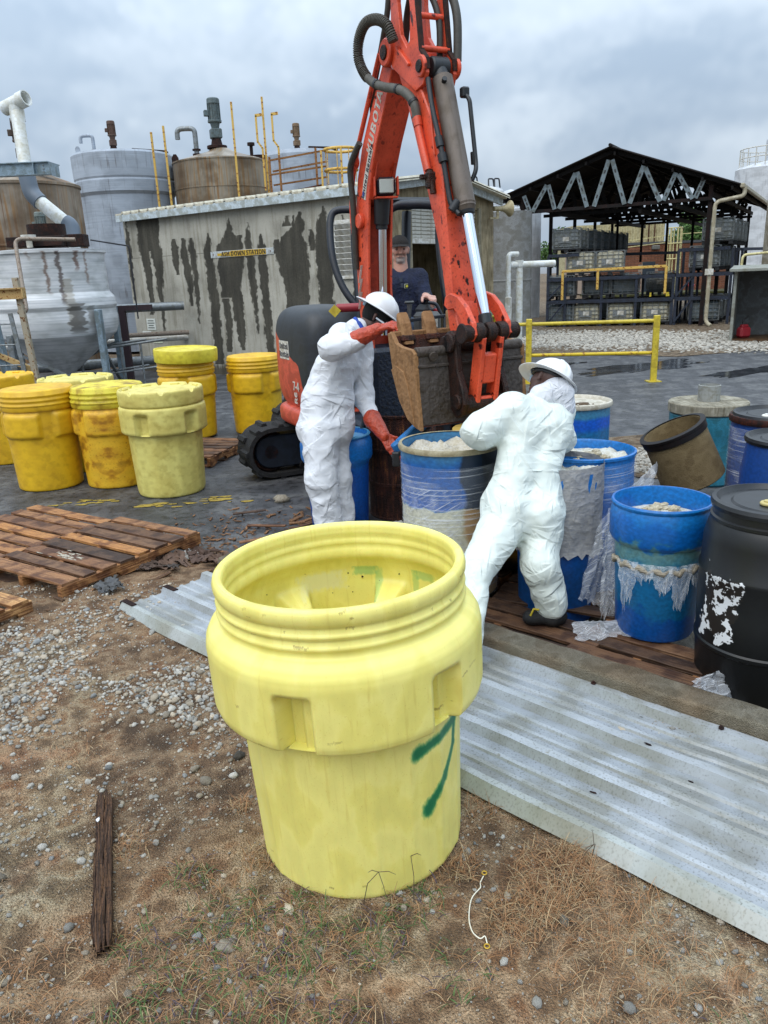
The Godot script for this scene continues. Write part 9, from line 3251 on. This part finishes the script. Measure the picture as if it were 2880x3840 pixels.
func worker_two(cw: Material) -> void:
	var pel := Vector3(0.735, 0.625, -3.885)
	var rhip := Vector3(0.825, 0.515, -3.87)
	var lhip := Vector3(0.625, 0.535, -3.81)
	var rkn := Vector3(0.80, 0.33, -3.715)
	var ran := Vector3(0.862, 0.10, -3.725)
	var lkn := Vector3(0.445, 0.375, -3.56)
	var lan := Vector3(0.372, 0.10, -3.26)
	var waist := Vector3(0.772, 0.80, -3.945)
	var chest := Vector3(0.825, 0.985, -4.05)
	var neck := Vector3(0.89, 1.125, -4.12)
	var lsh := Vector3(0.70, 1.095, -4.03)
	var rsh := Vector3(0.975, 1.05, -4.17)
	var lelb := Vector3(0.515, 1.0, -3.95)
	var lwr := Vector3(0.60, 0.91, -4.21)
	var relb := Vector3(1.03, 0.86, -4.30)
	var rwr := Vector3(0.86, 0.86, -4.42)
	var hd := Vector3(0.912, 1.205, -4.185)
	var t := thing("person", "crouching worker seen from behind in hooded white coveralls and white hard hat", "person", Vector3.ZERO)
	var b := MB.new()
	var bones := [[pel, waist, 0.08, 0.06], [waist, chest, 0.06, 0.08], [chest, neck, 0.08, 0.055], [lsh, lelb, 0.045, 0.04], [lelb, lwr, 0.04, 0.032], [rsh, relb, 0.045, 0.04], [relb, rwr, 0.04, 0.03], [rhip, rkn, 0.075, 0.05], [rkn, ran, 0.05, 0.04], [lhip, lkn, 0.075, 0.05], [lkn, lan, 0.05, 0.04]]
	net(b, bones, 0.018, 0.03)
	var up := Vector3(0.54, 0.76, -0.34)
	var face := Vector3(-0.8, -0.5, -0.4)
	var hb := head_bones(hd, up, face, 0.97)
	hb.append([hd - up.normalized() * 0.05, neck, 0.055, 0.065])
	net(b, hb, 0.0055, 0.016)
	net(b, hand_bones(lwr + Vector3(0.02, -0.03, -0.03), Vector3(0.1, -0.4, -0.6), Vector3(0, 0.7, -0.4), Vector3(0.8, 0, 0), 1.0, [0.4, 0.4, 0.4, 0.4]), 0.0045, 0.009)
	net(b, hand_bones(rwr + Vector3(-0.02, -0.01, -0.01), Vector3(-0.8, -0.3, -0.2), Vector3(0, 0.8, -0.4), Vector3(0, 0, -0.8), 1.0, [0.4, 0.4, 0.4, 0.4]), 0.0045, 0.009)
	obj("body", b, M.skin_dark, t)
	b = MB.new()
	var sd := (rhip - lhip).normalized()
	bones = flat_pair(pel + Vector3(0, -0.01, 0), waist, sd, 0.095, 0.07, 0.132, 0.092) + flat_pair(waist, chest, sd, 0.066, 0.088, 0.098, 0.114) + flat_pair(chest, neck + Vector3(0, -0.04, 0), sd, 0.085, 0.05, 0.112, 0.078)
	bones += [[rhip, rkn, 0.118, 0.09], [rkn, ran + Vector3(0, 0.015, 0), 0.088, 0.085], [lhip, lkn, 0.122, 0.08], [lkn, lan + Vector3(0, 0.01, 0), 0.072, 0.052], [chest, lsh, 0.10, 0.082], [lsh, lelb, 0.083, 0.084], [lelb, lelb.lerp(lwr, 0.55), 0.088, 0.072], [lelb.lerp(lwr, 0.5), lwr, 0.07, 0.05], [chest, rsh, 0.10, 0.082], [rsh, relb, 0.08, 0.068], [relb, rwr, 0.066, 0.052], [pel + Vector3(0.075, -0.05, 0.06), pel + Vector3(0.07, -0.085, 0.06), 0.115, 0.115], [pel + Vector3(-0.075, -0.04, 0.06), pel + Vector3(-0.07, -0.075, 0.06), 0.115, 0.115]]
	net(b, bones, 0.0115, 0.04, null, -0.011, 4.4, Vector3(0.9, 1.1, 0.9), true)
	obj("coverall", b, cw, t)
	b = MB.new()
	var pth := []
	for k in 49:
		var a := TAU * k / 48
		pth.append(waist + Vector3(0.006, -0.012, 0.0) + sd * cos(a) * 0.170 + Vector3(0.3, 0.15, 0.92).normalized() * sin(a) * 0.104 + Vector3(0, 0.002 * sin(k * 2.4), 0))
	b.tube(pth, 0.0045, 6, false)
	obj("waist_seam", b, cw, t)
	b = MB.new()
	var hd2 := Vector3(0.925, 1.165, -4.105)
	net(b, [[hd2 + Vector3(-0.01, 0.0, 0.0), hd2 + Vector3(0.06, -0.01, 0.0), 0.062, 0.058], [hd2 + Vector3(0.02, 0.03, -0.005), hd2 + Vector3(0.04, 0.03, -0.01), 0.05, 0.05], [hd2 + Vector3(0.06, -0.08, -0.01), hd2 + Vector3(-0.06, -0.02, -0.01), 0.065, 0.06]], 0.0095, 0.03, null, -0.006, 6.0, Vector3.ONE, true)
	obj("hood", b, mat("hood_white", "#d2d5dc", 0.6, 0.0, null, 2.0, T.b_cloth, 1.4), t)
	b = MB.new()
	net(b, [[ran + Vector3(0, 0.02, 0), ran + Vector3(0.0, -0.05, 0.0), 0.06, 0.055], [ran + Vector3(0.03, -0.06, 0.0), ran + Vector3(-0.11, -0.065, 0.0), 0.045, 0.042], [ran + Vector3(0.04, -0.062, 0.0), ran + Vector3(-0.0, -0.065, 0.03), 0.045, 0.042]], 0.0085, 0.02)
	net(b, [[lan + Vector3(0, -0.06, 0), lan + Vector3(0.0, -0.075, 0.0), 0.045, 0.042], [lan + Vector3(0.0, -0.075, 0.03), lan + Vector3(-0.09, -0.055, -0.08), 0.045, 0.04]], 0.0085, 0.02)
	obj("boots", b, M.boot, t)
	b = MB.new()
	b.tube([ran + Vector3(-0.075, -0.0, 0.05), ran + Vector3(-0.10, 0.0, 0.035), ran + Vector3(-0.115, -0.04, 0.03)], 0.006, 6)
	obj("boot_trim", b, M.safety_yellow2, t)
	helmet("white hard hat on the crouching worker at the drums", hd + up.normalized() * 0.035, up, face, M.hat_white, true).scale = Vector3.ONE * 0.92

func operator() -> void:
	var t := thing("person", "smiling seated operator in a navy shirt and dark cap behind the boom", "person", Vector3.ZERO)
	var pel := Vector3(0.232, 1.33, -7.17)
	var chest := Vector3(0.246, 1.70, -7.20)
	var neck := Vector3(0.243, 1.85, -7.216)
	var lsh := Vector3(0.40, 1.765, -7.17)
	var rsh := Vector3(0.09, 1.765, -7.21)
	var lelb := Vector3(0.455, 1.555, -7.02)
	var lwr := Vector3(0.425, 1.60, -6.76)
	var relb := Vector3(0.03, 1.56, -7.0)
	var rwr := Vector3(0.08, 1.55, -6.75)
	var hd := Vector3(0.236, 2.005, -7.21)
	var lkn := Vector3(0.34, 1.36, -6.66)
	var rkn := Vector3(0.21, 1.37, -6.66)
	var lft := Vector3(0.33, 0.95, -6.52)
	var rft := Vector3(0.20, 0.95, -6.52)
	var up := Vector3(0.02, 1, 0.0)
	var face := Vector3(0.05, -0.08, 1.0)
	var b := MB.new()
	var tint := func(p: Vector3) -> Color:
		var q := p - hd
		var c := Color(0.56, 0.30, 0.22)
		if q.z > 0.03:
			for w in [-0.032, 0.032]:
				if Vector2(q.x - w - 0.004, q.y - 0.008).length() < 0.011:
					c = Color(0.10, 0.06, 0.05)
				if absf(q.y - 0.026) < 0.006 and absf(q.x - w) < 0.02:
					c = Color(0.16, 0.10, 0.07)
			if absf(q.y + 0.052) < 0.007 and absf(q.x - 0.004) < 0.018:
				c = Color(0.36, 0.20, 0.16)
			elif absf(q.y + 0.040) < 0.010 and absf(q.x - 0.004) < 0.036:
				c = Color(0.22, 0.14, 0.10)
			elif q.y < -0.060 and q.y > -0.115 and absf(q.x - 0.004) < 0.04:
				c = Color(0.40, 0.33, 0.29)
		if q.y < -0.02 and absf(q.x) > 0.05 and q.y > -0.09:
			c = c.lerp(Color(0.42, 0.29, 0.23), 0.6)
		return c
	net(b, [[pel, chest, 0.09, 0.10], [chest, neck, 0.09, 0.055], [lsh, lelb, 0.04, 0.036], [lelb, lwr, 0.036, 0.028], [rsh, relb, 0.04, 0.036], [relb, rwr, 0.036, 0.028], [pel, lkn, 0.07, 0.05], [pel, rkn, 0.07, 0.05], [lkn, lft, 0.05, 0.04], [rkn, rft, 0.05, 0.04]], 0.018, 0.03, func(_p): return Color(0.56, 0.30, 0.22))
	var hb := head_bones(hd, up, face, 1.0)
	hb.append([hd + Vector3(0, -0.05, -0.02), neck + Vector3(0, -0.02, 0), 0.06, 0.066])
	net(b, hb, 0.005, 0.015, tint)
	net(b, hand_bones(lwr + Vector3(0.01, 0.015, 0.03), Vector3(0.35, -0.1, 0.9), Vector3(0.2, 0.95, 0.1), Vector3(-0.9, 0.1, 0.3), 1.05, [0.75, 0.8, 0.85, 0.9], 0.08, 0.6), 0.0045, 0.009, func(_p): return Color(0.60, 0.34, 0.26))
	net(b, hand_bones(rwr, Vector3(0.1, -0.1, 0.9), Vector3(0, 0.95, 0.1), Vector3(0.9, 0.1, 0.3), 1.0, [0.7, 0.7, 0.7, 0.7], 0.08, 0.6), 0.0045, 0.009, func(_p): return Color(0.60, 0.34, 0.26))
	obj("body", b, mat("skin_tinted", "#ffffff", 0.5), t)
	b = MB.new()
	var sd := Vector3(1, 0, 0.1).normalized()
	net(b, flat_pair(pel, chest, sd, 0.07, 0.08, 0.12, 0.125) + flat_pair(chest, neck + Vector3(0, -0.07, 0), sd, 0.08, 0.06, 0.12, 0.07) + [[chest, lsh, 0.1, 0.075], [lsh, lelb, 0.072, 0.06], [lelb, lwr + Vector3(0, 0, -0.02), 0.058, 0.044], [chest, rsh, 0.1, 0.075], [rsh, relb, 0.072, 0.06], [relb, rwr, 0.058, 0.044]], 0.012, 0.04, null, -0.005, 5.0, Vector3.ONE, true)
	obj("shirt", b, M.shirt_navy, t)
	b = MB.new()
	net(b, [[pel + Vector3(0.07, 0, 0), lkn, 0.105, 0.08], [pel + Vector3(-0.06, 0, 0), rkn, 0.105, 0.08], [lkn, lft, 0.078, 0.062], [rkn, rft, 0.078, 0.062]], 0.013, 0.03, null, 0.004, 5.0)
	obj("jeans", b, M.denim, t)
	b = MB.new()
	var rows := []
	for j in 12:
		var row := PackedVector3Array()
		var el := PI * 0.5 * j / 11.0
		for i in 48:
			var a := TAU * i / 48
			row.append(hd + Vector3(0, 0.045, -0.008) + Vector3(cos(a) * 0.085 * cos(el), 0.085 * sin(el), -sin(a) * 0.098 * cos(el)))
		rows.append(row)
	b.grid(rows, true)
	obj("cap", b, M.cap_dark, t)
	b = MB.new()
	rows = []
	for j in 7:
		var row := PackedVector3Array()
		for i in 25:
			var a := PI * i / 24
			var e := j / 6.0
			row.append(hd + Vector3(0, 0.048 - 0.018 * e * sin(a) - 0.010 * absf(cos(a)) * e, -0.008) + Vector3(cos(a) * (0.084 + 0.004 * e), 0, sin(a) * (0.096 + 0.07 * e)))
		rows.append(row)
	b.grid(rows, false, true)
	var uncap := obj("cap_brim", b, M.cap_dark, t)
	b = MB.new()
	b.box(Vector3(0.085, 0.038, 0.004), Vector3.ZERO, 0.001)
	var pt := obj("chest_patch", b, mat("patch_white", "#c9cfae", 0.7), t)
	pt.transform = Transform3D(Basis(Vector3.UP, 0.25), Vector3(0.305, 1.70, -7.068))
	b = MB.new()
	b.box(Vector3(0.032, 0.032, 0.003), Vector3(-0.022, 0, 0.003))
	b.box(Vector3(0.036, 0.009, 0.003), Vector3(0.02, 0.001, 0.003))
	obj("patch_black", b, M.black_plastic, pt)
	b = MB.new()
	b.x = Transform3D(Basis(Vector3.RIGHT, PI / 2), Vector3(-0.022, 0, 0.004))
	b.lathe([Vector2(0.011, 0.0), Vector2(0.011, 0.002), Vector2(0, 0.002)], 12)
	b.x = Transform3D.IDENTITY
	b.box(Vector3(0.036, 0.01, 0.003), Vector3(0.02, 0.012, 0.003))
	obj("patch_yellow", b, mat("patch_yellow", "#c9c43a", 0.7), pt)
	b = MB.new()
	b.box(Vector3(0.026, 0.036, 0.005), Vector3(0.236, 1.755, -7.072), 0.002)
	b.box(Vector3(0.026, 0.036, 0.005), Vector3(0.243, 1.705, -7.058), 0.002)
	obj("hung_glasses", b, mat("smoke_lens", "#3a4250", 0.1), t)

func _ready() -> void:
	rng.seed = 1
	make_textures()
	make_camera_and_light()
	make_ground()
	make_building()
	make_tanks()
	make_shed()
	make_background()
	make_excavator()
	make_people()
	make_hero_drum()
	make_yellow_drums()
	make_drums()
	make_pallets()
	make_panel()
	make_litter()
